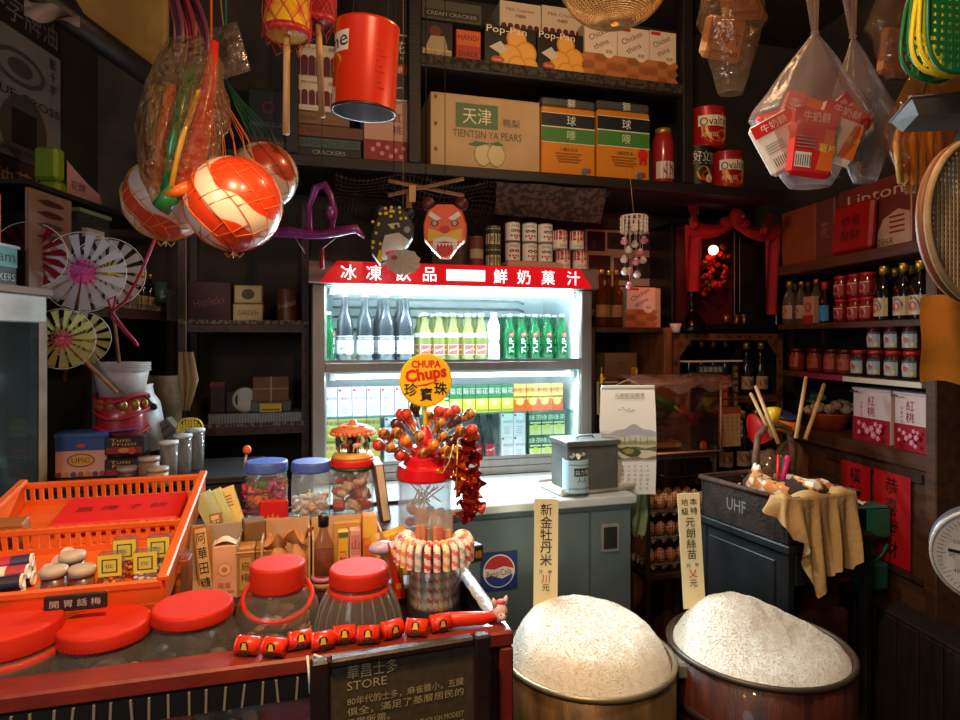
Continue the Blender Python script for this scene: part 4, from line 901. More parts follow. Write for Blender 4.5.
for i in range(11):
    a = 2.4*i; q = .02+.022*math.sqrt(i); s_ = MB(); s_.ball((0,0,0), (.03,.026,.026), wb, 9, 6)
    s_.tube([(.025,0,0),(.04,0,.006)], [.004,.014], wb, 6)
    solo(s_, 'wrapped_sweet', 'white wrapped sweet heaped in the orange bowl', 'sweet', wz(t.location, ZR+.09+.016*(i % 3))+V((q*math.cos(a),q*math.sin(a),0)), a, 'wrapped sweets in the orange bowl')
s_ = MB()
s_.grid(lambda u, v: V((-.05+.1*u, -.03+.06*v, .03*math.sin(u*7)*math.cos(v*5))), 10, 8, I(40,110,70)); solo(s_, 'green_bag', 'small green plastic bag beside the bowl of wrapped sweets', 'bag', RS(816,.1,ZR+.15), RW_H, R=(1.2,0,RW_H))
# ================================================================ acrylic toy box on the egg cage
TX = TH
def BXf(px, Y, z): return at(px, 0, Y).xy.to_3d()+V((0,0,z))
eg = at(648,0,2.85); eg.z = 0            # front near corner of the cage
t = thing('egg_cage', 'dark wire egg cage on wooden legs under the acrylic toy box', 'cage', eg, TX)
cw, cd, ez0, ez1 = .343, .235, .517, 1.044
wm = M_['iron']
for x in (.0,cw):
    for y in (0,cd): b = MB(); b.cyl((x,y,0),(x,y,ez1), .011, dw, 8); b.build('leg', t)
for z0_, z1_ in ((ez0-.04,ez0-.012),(ez1-.03,ez1)): b = MB(); b.bx(-.01,-.012,z0_, cw+.01,cd,z1_, dw, .003); b.build('shelf_frame', t)
b = MB(); 
for i in range(27): x = cw*i/26; b.box((x,-.008,(ez0+ez1)/2), (.001,.001,ez1-ez0), wm)
for i in range(40): z = ez0+(ez1-ez0)*i/39; b.box((cw/2,-.008,z), (cw,.001,.001), wm)
b.build('wire_mesh', t)
b = MB(); b.tube([(.05,-.018,.95),(.08,-.02,.935),(.22,-.02,.935),(.25,-.018,.95)], .005, wm); b.build('cage_handle', t)
def eloc(x, y, z): c, s = math.cos(TX), math.sin(TX); return eg+V((x*c-y*s, x*s+y*c, z))
tray = None; egg = None
em = mat('egg_shell', (246,176,124), .45, c2=(232,152,100), ns=20, sss=.1)
tm_ = mat('egg_tray_pulp', (176,146,120), .9, c2=(150,122,98), ns=20)
ne = 0
for l, z in enumerate((ez0-.012,.626,.745)):
    b = MB(); b.grid(lambda u, v: V((.012+.32*u, .02+.19*v, .022+.014*math.cos(u*12*pi)*math.cos(v*10*pi))), 48, 40, tm_); b.bx(.008,.016,.03, .336,.02,.036, tm_)
    solo(b, 'egg_tray', 'pulp egg tray in the wire cage, %s of three' % ('lowest','middle','topmost')[l], 'tray', eloc(0,0,z), TX, 'egg trays in the cage')
    for j in range(3):
        for i in range(6):
            if l < 2 and j > 0: continue
            s_ = egg
            if egg is None:
                b = MB(); b.lathe([(0,-.03),(.012,-.027),(.0205,-.012),(.0225,.0),(.019,.014),(.012,.024),(.005,.029),(0,.03)], em, 14); egg = b.build('egg'); egg.scale = (1.09,)*3; o = egg; tag(o,'','egg','brown eggs in the cage')
            else: o = dup(egg, (0,0,0))
            o.location = eloc(.037+.0535*i, .047+.054*j, z+.066+RND.uniform(-.003,.003)); o.rotation_euler = (RND.uniform(-.15,.15),RND.uniform(-.15,.15),0)
            o['label'] = 'brown egg, %s row of the %s tray, %s from the counter' % (('front','second','third')[j], ('lowest','middle','topmost')[l], ORD[i])
# acrylic toy box
t = thing('toy_box', 'clear acrylic box of toys with plastic wrap on top, on the egg cage', 'box', eloc(-.03,-.02,ez1), TX)
aw, ad, ah = .392,.24,.31
ac = clear('acrylic_brown', (236,226,216), .025, (150,110,90)); em2 = mat('acrylic_edge', (150,104,76), .25, coat=.5)
b = MB(); b.bx(0,0,.004, aw,.004,ah, ac); b.bx(0,ad-.004,.004, aw,ad,ah, em2); b.bx(0,0,0, aw,ad,.004, ac); b.bx(0,.004,.004,.004,ad-.004,ah, ac); b.bx(aw-.004,.004,.004,aw,ad-.004,ah, ac); b.build('acrylic_case', t)
b = MB()
for p, q in (((0,0,0),(aw,0,0)),((aw,0,0),(aw,0,ah)),((0,0,ah),(aw,0,ah)),((0,0,0),(0,0,ah))): b.tube([p,q], .006, em2, 6)
b.build('edge_trim', t)
b = MB(); b.bx(.006,.006,.125, aw-.006,ad-.006,.129, ac); b.build('inner_shelf', t)
wrapm = clear('plastic_wrap_pink', (230,196,176), .3, (206,150,124), bump=.6, bs=40)
b = MB(); b.grid(lambda u, v: V((-.08+(aw+.12)*u, -.03+(ad+.05)*v, ah+.012+.022*abs(math.sin(pi*min(1,max(0,v))))*(1+.5*noise.noise(V((u*7,v*5,1)))))) + V((0,-.012*math.sin(u*14),.006*math.sin(u*23+v*9))), 36, 14, wrapm)
b.grid(lambda u, v: V((-.08+(aw+.12)*u, -.03-.012*math.sin(u*14)-.004*v, ah+.012-.035*v*(1+.4*math.sin(u*17))+.006*math.sin(u*23))), 36, 3, wrapm); b.build('plastic_wrap', t)
def toy(mb, lb, x, y, z, R=(0,0,0)): 
    return solo(mb, 'toy', lb, 'toy', eloc(-.03+x,-.02+y,ez1+z), R=(R[0],R[1],TX+R[2]))
b = MB(); b.tube([(-.10,0,.05),(-.04,0,.018),(.03,0,-.012)], [.012,.024,.02], I(56,110,50), 10); b.tube([(.03,0,-.012),(.06,0,-.03),(.10,0,-.055)], [.026,.022,.02], I(190,40,30), 10); b.tube([(.0,-.02,.0),(.04,-.025,-.03)], .006, I(220,180,60)); toy(b, 'green and red toy gun leaning in the acrylic box', .2,.1,.20)
b = MB(); b.ball((0,0,0), (.045,.03,.03), I(46,70,44), 12, 8); b.ball((.04,0,.012), (.02,.018,.018), I(60,86,50), 10, 6); b.tube([(-.02,0,.02),(-.02,.0,.06)], .006, I(90,80,70)); toy(b, 'dark green toy figure lying on the upper shelf of the acrylic box', .15,.12,.16)
b = MB(); b.box((0,0,.0), (.17,.12,.03), mat('tan_pack', (150,104,56), .6), None, .006); toy(b, 'tan flat packet on the floor of the acrylic box', .16,.14,.021)
b = MB(); b.ball((0,0,0), (.05,.03,.028), I(40,60,40), 10, 6); b.ball((-.05,0,.01), (.02,.02,.02), I(36,50,70), 8, 5); toy(b, 'dark toy animal standing on the tan packet in the acrylic box', .14,.1,.066)
b = MB(); b.box((0,0,.014), (.03,.02,.028), I(206,90,30), None, .004); b.box((0,0,.032), (.018,.014,.01), I(206,90,30)); toy(b, 'small orange toy block standing in the corner of the acrylic box', .32,.03,.005)
b = MB(); b.box((0,0,0), (.05,.03,.08), I(40,58,80), None, .01); b.ball((0,0,.055), .02, I(70,80,90), 10, 6); toy(b, 'blue grey toy robot on the upper shelf of the acrylic box', .07,.1,.17)
# small box & parcels on top of the toy box
b = MB(); b.box((0,0,.03), (.012,.05,.06), I(226,150,30), None, .003); solo(b, 'snack_packet', 'small yellow packet standing behind the toy box wrap', 'packet', eloc(.10,.3,ez1+ah+.0), TX)
b = MB(); b.box((0,0,.05), (.13,.05,.10), mat('pink_card', (176,90,84), .6), None, .004); b.front(.13,.1,-.0255); b.text('糖果', 0,.06,.035, I(236,210,200)); solo(b, 'sweet_box', 'pink sweet box standing behind the wall calendar', 'box', at(628,410,2.93), TX)

# big picture calendar
t = thing('picture_calendar', 'large white calendar with hill landscape picture hung beside the grey tin box', 'calendar', at(628,494,2.52), TH*.2)
cw_, chh = .212,.42
def cal(u, v): return V(((u-.5)*cw_+(.012*(1-abs(2*v-1.3)))*(u < .02)*-1, -.018*math.sin(pi*v)-.01*u*u*(1-v), chh*v))
b = MB(); b.grid(cal, 12, 16, mat('calendar_paper', (240,240,238), .6)); 
def onc(x, y, dz): return cal(x/cw_+.5, y/chh)+V((0,-.0006*dz,0))
def cpatch(poly, m, k): 
    b.add([onc(x*cw_, y*chh, k) for x, y in poly], [tuple(range(len(poly)))], m)
def crow(y0, y1, x0, x1, m, k, f=None, g=None, n=24):
    vs = []
    for i in range(n+1):
        x = x0+(x1-x0)*i/n; vs += [onc(x*cw_,(y0+(f(x) if f else 0))*chh,k), onc(x*cw_,(y1+(g(x) if g else 0))*chh,k)]
    b.add(vs, [(2*i,2*i+2,2*i+3,2*i+1) for i in range(n)], m)
L_, R_ = -.49,.49
crow(.355,.6, L_,R_, I(226,228,228), 1)
crow(.53,.615, L_,R_, I(176,178,190), 2, g=lambda x: .035*math.sin(x*7+1)+.012*math.sin(x*19))
crow(.50,.55, L_,R_, I(206,204,196), 3, g=lambda x: .008*math.sin(x*13))
crow(.47,.505, L_,R_, I(150,160,96), 4, g=lambda x: .006*math.sin(x*21)); crow(.44,.472, L_,R_, I(196,188,170), 5); crow(.40,.445, L_,R_, I(110,112,84), 6, f=lambda x: -.02*math.sin(x*5), g=lambda x: .01*math.sin(x*16)); crow(.34,.40, L_,R_, I(214,206,196), 7, g=lambda x: .02*math.sin(x*6))
cpatch([(-.2,.43),(-.05,.455),(.12,.44),(.22,.40),(.16,.365),(.0,.36),(-.12,.385)], I(74,84,52), 9); cpatch([(-.14,.42),(-.02,.44),(.08,.425),(.05,.39),(-.06,.385)], I(150,146,84), 10)
crow(.335,.355, L_,R_, I(150,120,96), 9, g=lambda x: .012*math.sin(x*17))
for x in (-.44,-.3,-.1,.0,.1,.2,.32): cpatch([(x,.47),(x+.01,.47),(x+.01,.545),(x,.545)], I(90,90,80), 9)
def ctext(s, x, y, sz, m):
    vs, fs = glyphs(s); x0, x1 = min(p.x for p in vs), max(p.x for p in vs)
    b.add([onc((x*cw_)+(p.x-(x0+x1)/2)*sz, y*chh+(p.y-.35)*sz, 11) for p in vs], fs, m)
ctext('元朗新田鄉景', .02,.925,.02, I(120,120,124)); cpatch([(-.22,.895),(.3,.895),(.3,.899),(-.22,.899)], I(170,170,170), 9)
for x, y in ((-.12,.81),(-.08,.795),(-.03,.785),(.03,.78),(.0,.8),(-.18,.79),(.08,.79)): cpatch([(x-.03,y+.008),(x,y-.004),(x+.03,y+.01),(x,y+.003)], I(90,96,100), 9)
for i in range(7):
    for j in range(6): ctext(str((i+j*7) % 31+1), -.36+i*.115,.27-j*.042,.013, (I(200,60,50) if i == 0 else I(110,110,116)))
b.build('paper_sheet', t)
b = MB(); b.bx(-cw_/2,-.006,chh-.004, cw_/2,.003,chh+.008, mat('calendar_bar', (226,226,222), .4), .002); b.build('hanging_bar', t)
b = MB(); b.tube([(-.05,0,chh+.008),(0,.004,chh+.03),(.05,0,chh+.008)], .0015, M_['rope'], 4); b.build('hanging_string', t)

# ================================================================ on the counter top
ZC = .9685
tp = at(583,0,2.42); tp.z = ZC
def cpos(px, py, z=ZC): return onz(px, py, z)
tl_ = cpos(590,490); 
t = thing('serving_board', 'white rimmed board on the counter corner under the grey tin box', 'tray', cpos(588,488), TH+.1)
b = MB(); b.bx(-.17,-.09,0, .16,.10,.018, mat('board_cream', (206,200,188), .5, c2=(180,172,158), ns=6), .006); b.build('board', t)
b = MB()
for a in ((-.17,-.095,.012,.16,-.083,.03),(-.17,.09,.012,.16,.102,.03)): b.bx(*a, MATS['board_cream'], .004)
b.build('raised_rim', t)
gt_ = mat('grey_tin', (106,106,100), .42, .4, c2=(88,88,84), ns=9)
t = thing('tin_box', 'grey metal cash box with a hinged lid on the white board', 'box', cpos(588,487,ZC+.018)+V((-.008,.02,0)), TH+.02)
t.location.z = ZC+.0185
b = MB(); b.bx(-.105,-.07,0, .105,.085,.165, gt_, .004); b.build('tin_body', t)
b = MB(); b.bx(-.112,-.078,.165, .112,.092,.185, gt_, .003); l = b.build('lid', t)
h_ = MB(); h_.tube([(-.035,.0,.186),(-.03,.0,.193),(.03,.0,.193),(.035,.0,.186)], .004, M_['zinc']); h_.build('lid_handle', l)
mk = cpos(575.5,490.5,ZC+.0185)
t = thing('milk_tin', 'pale blue milk tin with a navy label before the grey cash box', 'tin', mk, TH+.1)
b = MB(); r = .049; hh_ = .118; b.lathe([(0,0),(r,0),(r,hh_),(r*.94,hh_),(r*.94,hh_-.004),(0,hh_-.004)], mat('pale_blue_tin', (178,204,216), .35, .15), 26, smooth=False)
b.wrect(-.03,.062,.03,.092,r, I(30,40,60)); b.wtext('益力多', 0,.077,.02,r, I(230,230,220), .0016, w=.052); b.wtext('人人', 0,.048,.02,r, I(50,60,70)); b.wrect(-.05,.012,.05,.02,r, I(120,150,170)); b.wrect(-.05,.1,.05,.106,r, I(120,150,170)); b.build('tin_body', t)
b = MB(); b.grid(lambda u, v: V((-.03+.06*u+.006*math.sin(v*9), -.02+.04*v, hh_+.004+.014*math.sin(u*9)*math.cos(v*8)+.01)), 12, 8, M_['white']); b.build('paper_filling', t)
b = MB(); hp = cpos(540,498); b.grid(lambda u, v: V(((u-.5)*.125, (v-.5)*.022, .03*math.sin(pi*u))), 18, 1, M_['steel']); solo(b, 'door_handle', 'arched steel grip strip lying on the bright counter top', 'handle', hp, TH+.05)
# green cloth under the counter corner
b = MB(); b.tube([(0,0,0),(.03,.04,.03),(.05,.1,.05)], .002, M_['rope'], 4); b.grid(lambda u, v: V((-.03+.062*u, .012*math.sin(u*9+v*4), -.165*v)), 12, 12, mat('sage_cloth', (120,134,92), .8, c2=(96,110,74), ns=6)); solo(b, 'green_bag', 'sage green plastic bag hanging beside the counter corner', 'bag', at(639,494,2.56), TH)

# ================================================================ desk with the cat's tray
CN = onz(788,546,.81); DH = math.radians(22)
def dk_(x, y, z): c, s = math.cos(DH), math.sin(DH); return V((CN.x+x*c-y*s, CN.y+x*s+y*c, z))
gm_ = mat('desk_grey', (52,56,58), .45, .3, c2=(36,38,40), ns=6, bump=.1)
t = thing('metal_desk', 'dark grey metal desk under the wicker tray and draped cloth', 'desk', V((CN.x,CN.y,0)), DH)
b = MB(); b.bx(-.01,-.01,.78, .44,.46,.81, gm_, .004); b.build('desk_top', t)
for x, y in ((.0,.0),(.40,.0),(.0,.42),(.40,.42)): b = MB(); b.bx(x,y,0, x+.032,y+.032,.78, gm_, .003); b.build('leg', t)
b = MB(); b.bx(.04,.002,.655, .395,.022,.775, gm_, .003); b.bx(.04,.022,.665, .395,.4,.775, gm_); d_ = b.build('drawer', t)
b = MB(); b.bx(.37,-.003,.715, .378,.002,.735, M_['gold']); b.build('drawer_lock', d_)
b = MB(); b.bx(.004,.034,.40, .018,.418,.775, gm_, .003); b.bx(-.003,.06,.44,.004,.40,.74, gm_, .003); b.build('side_panel', t)
t = thing('wooden_tray', 'dark wooden tray box with white letters holding the sleeping cat', 'tray', dk_(0,0,.8105), DH)
tw, td, th_ = .355,.45,.16; wk = mat('tray_dark_wicker', (54,36,26), .6, c2=(32,22,16), ns=18, bump=.4, bs=70)
for a in ((0,0,0,tw,.016,th_),(0,td-.016,0,tw,td,th_),(0,.016,0,.016,td-.016,th_),(tw-.016,.016,0,tw,td-.016,th_)): b = MB(); b.bx(*a, wk, .004); b.build('side_board', t)
b = MB(); b.bx(.016,.016,.004, tw-.016,td-.016,.02, wk); b.build('bottom_board', t)
b = MB(); b.tube([(0,0,th_),(tw,0,th_),(tw,td,th_),(0,td,th_)], .012, mat('wicker_rim', (92,58,36), .7, c2=(60,38,26), ns=60, bump=.5, bs=90), 8, True); b.build('wicker_rim', t)
b = MB(); b.face(Matrix(((0,0,-1,-.0004),(-1,0,0,.25),(0,1,0,.085),(0,0,0,1)))); b.text('UHF', .0,.0,.07, I(128,120,110), w=.1); b.build('painted_letters', t)
# blanket in the tray
b = MB(); b.grid(lambda u, v: V((.025+.29*u, .03+.39*v, .055+.018*math.sin(u*8)*math.sin(v*9)+.02*v)), 18, 18, mat('old_blanket', (120,92,66), .9, c2=(80,60,44), ns=14)); solo(b, 'blanket', 'crumpled brown blanket lining the tray under the cat', 'blanket', dk_(0,0,.8105), DH)
# ---- wicker basket, cat, cloth, toys in the tray
wick = mat('wicker_brown', (120,82,56), .7, c2=(78,50,34), ns=60, bump=.5, bs=90)
BK0 = dk_(.25,.30,.8305)
t = thing('wicker_basket', 'brown wicker basket with tall arched handle standing in the wooden tray', 'basket', BK0, DH)
b = MB(); b.lathe([(0,0),(.085,0),(.105,.13),(.11,.135),(.10,.13),(.082,.008),(0,.008)], wick, 24)
for k in range(7): b.tube([(.0+(.087+.003*k)*math.cos(a),(.087+.003*k)*math.sin(a),.008+.018*k) for a in [2*pi*i/24 for i in range(24)]], .005, wick, 5, True)
b.build('basket_body', t)
b = MB(); b.tube([(-.105,-.01,.10),(-.108,-.01,.24),(-.09,-.005,.325),(-.045,0,.355),(.03,0,.365),(.085,.0,.345),(.105,0,.26),(.105,.0,.10)], .0135, wick, 8)
for k in range(26): b.tube([(-.107+.014*math.cos(a),-.01+.014*math.sin(a),.11+k*.0052) for a in [2*pi*i/8 for i in range(8)]], .0022, wick, 4, True)
b.build('handle', t)
def bas(x, y, z): c, s = math.cos(DH), math.sin(DH); return BK0+V((x*c-y*s, x*s+y*c, z))
bagc = clear('clear_bag_warm', (226,196,168), .34, (186,142,100), bump=.9, bs=26)
def bag(name, label, fn, loc, rz=0, nu=28, nv=18, m=None, cat='bag', knot=None):
    t = thing(name, label, cat, loc, rz); b = MB(); b.grid(fn, nu, nv, m or bagc, cu=True); b.build('bag_film', t)
    return t
def sack(rx, ry, h, f=.08, sd=0):
    def fn(u, v):
        a = 2*pi*u; q = math.sin(pi*min(1,.06+v*.94))**.55 if v < .75 else max(.12, math.sin(pi*(.06+.94*v))**.55)
        w = 1+f*noise.noise(V((math.cos(a)*2+sd, math.sin(a)*2, v*4)))*2+f*.5*math.sin(a*9+v*3)
        return V((rx*q*w*math.cos(a), ry*q*w*math.sin(a), h*v))
    return fn
bag('plastic_bag', 'clear plastic bag bulging out of the wicker basket towards the red posters', sack(.075,.06,.21,.12,3), bas(.15,.05,.02)+V((0,0,.06)), DH)
bag('plastic_bag', 'brownish clear bag of toys inside the arch of the basket handle', sack(.085,.06,.25,.1,7), bas(0,.02,.012), DH)
b = MB(); b.grid(lambda u, v: V((.07*(2*u-1)*(1-.2*v), .03*math.sin(u*5)+.02*v, -.05+.10*v+.015*math.sin(u*9+v*4))), 16, 8, mat('red_plastic', (206,24,30), .3, coat=.4)); solo(b, 'plastic_pouch', 'crinkled red plastic pouch on top of the basket toys', 'pouch', bas(.0,.07,.335), DH)
b = MB(); b.lathe([(0,-.03),(.022,-.028),(.028,.03),(.0,.034)], mat('yellow_plastic', (232,186,30), .35, coat=.3), 16); solo(b, 'plastic_cup', 'small yellow plastic cup upside down on the red pouch', 'cup', bas(.055,.05,.40), DH)
b = MB(); b.lathe([(.0,.0),(.075,.0),(.08,.02),(.06,.045),(0,.05)], mat('orange_plastic', (220,110,30), .4), 18); b.lathe([(0,.05),(.062,.046),(.05,.06),(0,.064)], mat('navy_plastic', (40,52,90), .4), 18); solo(b, 'toy_drum', 'orange toy drum with a navy rim among the basket toys', 'toy', bas(.115,.07,.345), DH, R=(.25,.1,0))
stick = None
for (xa_, ya_, xb_, yb_, Y, lb) in ((756,387,774,432,2.62,'wooden stick leaning beside the small sheet calendar, upper of a pair'), (751,394,768,428,2.68,'wooden stick leaning beside the small sheet calendar, lower of a pair'), (806,378,798,426,2.66,'upright wooden stick behind the yellow cup'), (824,385,809,428,2.66,'slanting wooden stick beside the orange bowl')):
    a_, c_ = at(xa_,ya_,Y+.04), at(xb_,yb_,Y-.03); c_ = c_+(c_-a_)*.25
    b = MB(); b.cyl((0,0,0), c_-a_, .0075, M_['palewood'], 10, .0085, True); b.ball((0,0,0), .0075, M_['palewood'], 8, 4)
    solo(b, 'wooden_stick', lb, 'stick', a_, group='wooden sticks in the basket')
for px, m, py, lb in ((778.5,I(206,24,40),456,'thin red felt pen in the basket'), (783.5,I(24,110,96),459,'teal felt pen between the red and pink pens'), (787.5,I(226,30,110),458,'thick bright pink felt pen in the basket')):
    p1 = at(px,py,2.52); p0 = at(px-(7 if px > 785 else 1),487,2.50); b = MB(); rr_ = .011 if px > 785 else .006
    b.cyl((0,0,0), p1-p0, rr_, m, 10, rr_, True); b.ball(p1-p0, rr_, m, 8, 5); solo(b, 'felt_pen', lb, 'pen', p0)
# cat
fm, fnt, fout = _new('calico_fur'); MATS['calico_fur'] = fm
N = fnt.nodes; L = fnt.links; pb = N.new('ShaderNodeBsdfPrincipled'); L.new(pb.outputs[0], fout.inputs[0]); pb.inputs['Roughness'].default_value = .9
tc = N.new('ShaderNodeTexCoord'); n1 = N.new('ShaderNodeTexNoise'); n1.inputs['Scale'].default_value = 12; n1.inputs['Detail'].default_value = 3; L.new(tc.outputs['Object'], n1.inputs[0])
cr = N.new('ShaderNodeValToRGB'); cr.color_ramp.interpolation = 'EASE'
for i, (p, c) in enumerate(((0,(40,28,22)),(.455,(52,36,26)),(.475,(206,128,62)),(.525,(214,140,74)),(.545,(238,228,212)),(1,(240,232,220)))):
    e_ = cr.color_ramp.elements[i] if i < 2 else cr.color_ramp.elements.new(p); e_.position = p; e_.color = (*lin(c),1)
L.new(n1.outputs['Fac'], cr.inputs[0]); L.new(cr.outputs[0], pb.inputs['Base Color'])
n2 = N.new('ShaderNodeTexNoise'); n2.inputs['Scale'].default_value = 120; L.new(tc.outputs['Object'], n2.inputs[0]); bp_ = N.new('ShaderNodeBump'); bp_.inputs['Strength'].default_value = .6; bp_.inputs['Distance'].default_value = .004; L.new(n2.outputs['Fac'], bp_.inputs['Height']); L.new(bp_.outputs[0], pb.inputs['Normal'])
def skin(name, verts, edges, m, parent=None, sub=2):
    me = bpy.data.meshes.new(name); me.from_pydata([v[:3] for v in verts], edges, []); me.materials.append(m)
    o = bpy.data.objects.new(name, me); COL.objects.link(o); o.parent = parent
    sk = o.modifiers.new('skin', 'SKIN'); sk.use_smooth_shade = True
    for i, v in enumerate(verts):
        d = me.skin_vertices[0].data[i]; d.radius = (v[3], v[3]); d.use_root = i == 0
    ss = o.modifiers.new('sub', 'SUBSURF'); ss.levels = ss.render_levels = sub
    return o
cat = thing('cat', 'sleeping calico cat curled on the blanket in the wooden tray', 'cat', dk_(0,0,.8105), DH)
vs = [(0.2014, 0.07, 0.153, 0.062), (0.151, 0.07, 0.153, 0.06), (0.1078, 0.09, 0.153, 0.054), (0.079, 0.16, 0.163, 0.04), (0.0538, 0.2, 0.178, 0.043), (0.0322, 0.225, 0.174, 0.03), (0.02, 0.238, 0.168, 0.017), (0.0488, 0.185, 0.233, 0.014), (0.0474, 0.18, 0.256, 0.004), (0.0704, 0.222, 0.231, 0.014), (0.074, 0.226, 0.254, 0.004), (0.2518, 0.08, 0.148, 0.056), (0.2878, 0.12, 0.148, 0.04), (0.3094, 0.18, 0.158, 0.02), (0.3022, 0.26, 0.168, 0.017), (0.2662, 0.32, 0.168, 0.013), (0.115, 0.03, 0.138, 0.026), (0.079, 0.055, 0.128, 0.019), (0.0574, 0.06, 0.128, 0.016), (0.2806, 0.03, 0.128, 0.032), (0.2446, 0.015, 0.118, 0.02), (0.2086, 0.02, 0.118, 0.016)]
ed = [(0,1),(1,2),(2,3),(3,4),(4,5),(5,6),(4,7),(7,8),(4,9),(9,10),(0,11),(11,12),(12,13),(13,14),(14,15),(2,16),(16,17),(17,18),(11,19),(19,20),(20,21)]
skin('cat_body', vs, ed, fm, cat)
b = MB(); b.ball((.012,.243,.171), (.006,.007,.005), I(196,110,104), 8, 5); b.build('nose', cat)
for y, x in ((.206,.026),(.250,.036)): b = MB(); b.ball((x,y,.198), (.008,.008,.0035), I(30,24,20), 8, 5); b.build('eye', cat)
# cloth over the tray
def clf(u, v):
    s_ = u*.39
    if s_ < .05: p = V((-.03, .04-s_, 0)); nn = V((-1,0,0))
    else: p = V((-.03+(s_-.05), -.015, 0)); nn = V((0,-1,0))
    if abs(s_-.05) < .03: nn = V((-.7,-.7,0))
    ks = ((0,.05),(.15,.10),(.3,.22),(.43,.36),(.52,.31),(.7,.27),(.85,.28),(1,.22)); ln = .2
    for (a, x), (c, y) in zip(ks, ks[1:]):
        if a <= u <= c: ln = x+(y-x)*(u-a)/(c-a)
    if v < .15: k = 1-v/.15; return p-nn*(.09*k)+V((0,0,.178+.014*math.sin(u*16)-.03*k*k))
    w_ = (v-.15)/.85
    return p+nn*(.012+.022*w_*(1+math.sin(u*27+w_*2.2))+.012*math.sin(u*55)*w_)+V((.012*w_*math.sin(u*20+w_*3),0,.178-ln*w_))
b = MB(); b.grid(clf, 60, 26, mat('beige_cotton', (206,164,106), .85, c2=(184,142,88), ns=7, bump=.35, bs=60))
solo(b, 'draped_cloth', 'beige cotton cloth draped over the tray edge in front of the desk', 'cloth', dk_(0,0,.8105), DH)
# green rack on a dark crate
b = MB(); 
CR = V((1.585,2.06,0)); t = thing('wooden_crate', 'low dark wooden crate in the corner under the green plastic rack', 'crate', CR, math.radians(7))
ck = mat('crate_black', (40,28,22), .6, c2=(24,18,15), ns=7, bump=.2, bs=30, stretch=(6,6,1))
b = MB(); b.bx(.008,.01,.02,.115,.64,.51, ck); b.build('inner_box', t)
for i in range(3): b = MB(); b.bx(.002+.039*i,.0,.0, .039+.039*i,.009,.51, ck, .003); b.build('plank', t)
for i in range(6): b = MB(); b.bx(.0,.012+.105*i,.0, .008,.112+.105*i,.51, ck, .003); b.build('plank', t)
b = MB(); b.bx(0,0,.511,.12,.65,.526, ck, .003); b.build('top_board', t)
gp = mat('green_plastic', (24,106,82), .4, c2=(18,86,66), ns=5, coat=.2)
GR = onz(872,590,.566); t = thing('plastic_rack', 'green plastic rack with a hollow top box beside the metal desk', 'rack', V((1.592,2.60,.5265)), math.radians(8)); t.scale = (.8,.9,1)
b = MB()
for a in ((-.09,0,.215,.10,.10,.225),(-.09,0,.335,.10,.10,.345),(.09,0,.225,.10,.10,.335),(-.09,.09,.225,.09,.10,.335)): b.bx(*a, gp, .004)
b.bx(-.03,-.004,.225,.10,.0,.335, gp, .003); b.build('upper_box', t)
b = MB(); b.bx(-.03,.07,.0,.09,.09,.215, gp, .004)
for i in range(4): b.tube([(-.02,.06,.08+i*.035),(.0,.03,.09+i*.035),(.02,.06,.08+i*.035)], .006, gp)
b.build('back_plate', t)
b = MB(); b.bx(-.005,.0,0,.10,.07,.115, gp, .012); b.tube([(.0,-.004,.115),(.05,-.006,.15),(.09,.0,.19)], .008, gp); b.build('lower_box', t)
b = MB(); b.grid(lambda u, v: V((-.09+.09*u, .02+.06*v, .003+.01*abs(math.sin(u*9+v*6)))), 10, 6, M_['offw']); solo(b, 'paper_scrap', 'crumpled white paper lying on top of the green rack', 'paper', V((1.592,2.60,.5265+.346)), math.radians(8))

b = MB(); b.lathe([(0,0),(.06,0),(.10,.05),(.104,.055),(.096,.052),(.058,.006),(0,.006)], mat('enamel_dark', (96,96,98), .3, .6), 24); solo(b, 'metal_bowl', 'dull metal bowl standing on the wooden box under the desk', 'bowl', dk_(.20,.22,.501), DH)
t = thing('wooden_box', 'red brown open wooden box on the floor under the metal desk', 'box', dk_(.06,.06,0), DH); wbx = mat('box_redbrown', (110,56,30), .55, c2=(80,40,22), ns=6, stretch=(1,1,6))
for a in ((0,0,0,.32,.014,.5),(0,.29,0,.32,.304,.5),(0,.014,0,.014,.29,.5),(.306,.014,0,.32,.29,.5),(.014,.014,.48,.306,.29,.494)): b = MB(); b.bx(*a, wbx, .003); b.build('board', t)
# ================================================================ rice barrels
def barrel(name, label, c, r, h, bm, rim, staves, extra=None):
    t = thing(name, label, 'barrel', c); b = MB()
    n = 48; pr = [(0,0),(r*.95,0),(r*.985,h*.3),(r,h*.6),(r,h),(r-.014,h),(r-.016,h-.05),(0,h-.05)]
    b.lathe(pr, bm, n); b.build('barrel_body', t)
    b = MB(); b.tube([((r-.004)*math.cos(a),(r-.004)*math.sin(a),h) for a in [2*pi*i/n for i in range(n)]], .009, rim, 8, True); b.build('rim', t)
    for z in (h*.25,h*.75) if staves else (): b = MB(); b.lathe([(r*.99,z-.015),(r*1.012,z-.015),(r*1.012,z+.015),(r*.99,z+.015)], mat('hoop_iron', (70,52,40), .5, .5), n); b.build('hoop', t)
    return t
B1, r1, ZB1 = V((.328,1.935,0)), .255, .60
B2, r2_, ZB2 = V((.868,2.0,0)), .272, .60
barrel('rice_barrel', 'tan steel barrel of white rice beside the candy stall', B1, r1, ZB1, mat('barrel_tan', (124,92,52), .42, .35, c2=(74,54,34), ns=4, bump=.1, stretch=(5,5,1)), mat('rim_tan', (150,132,104), .4, .6), False)
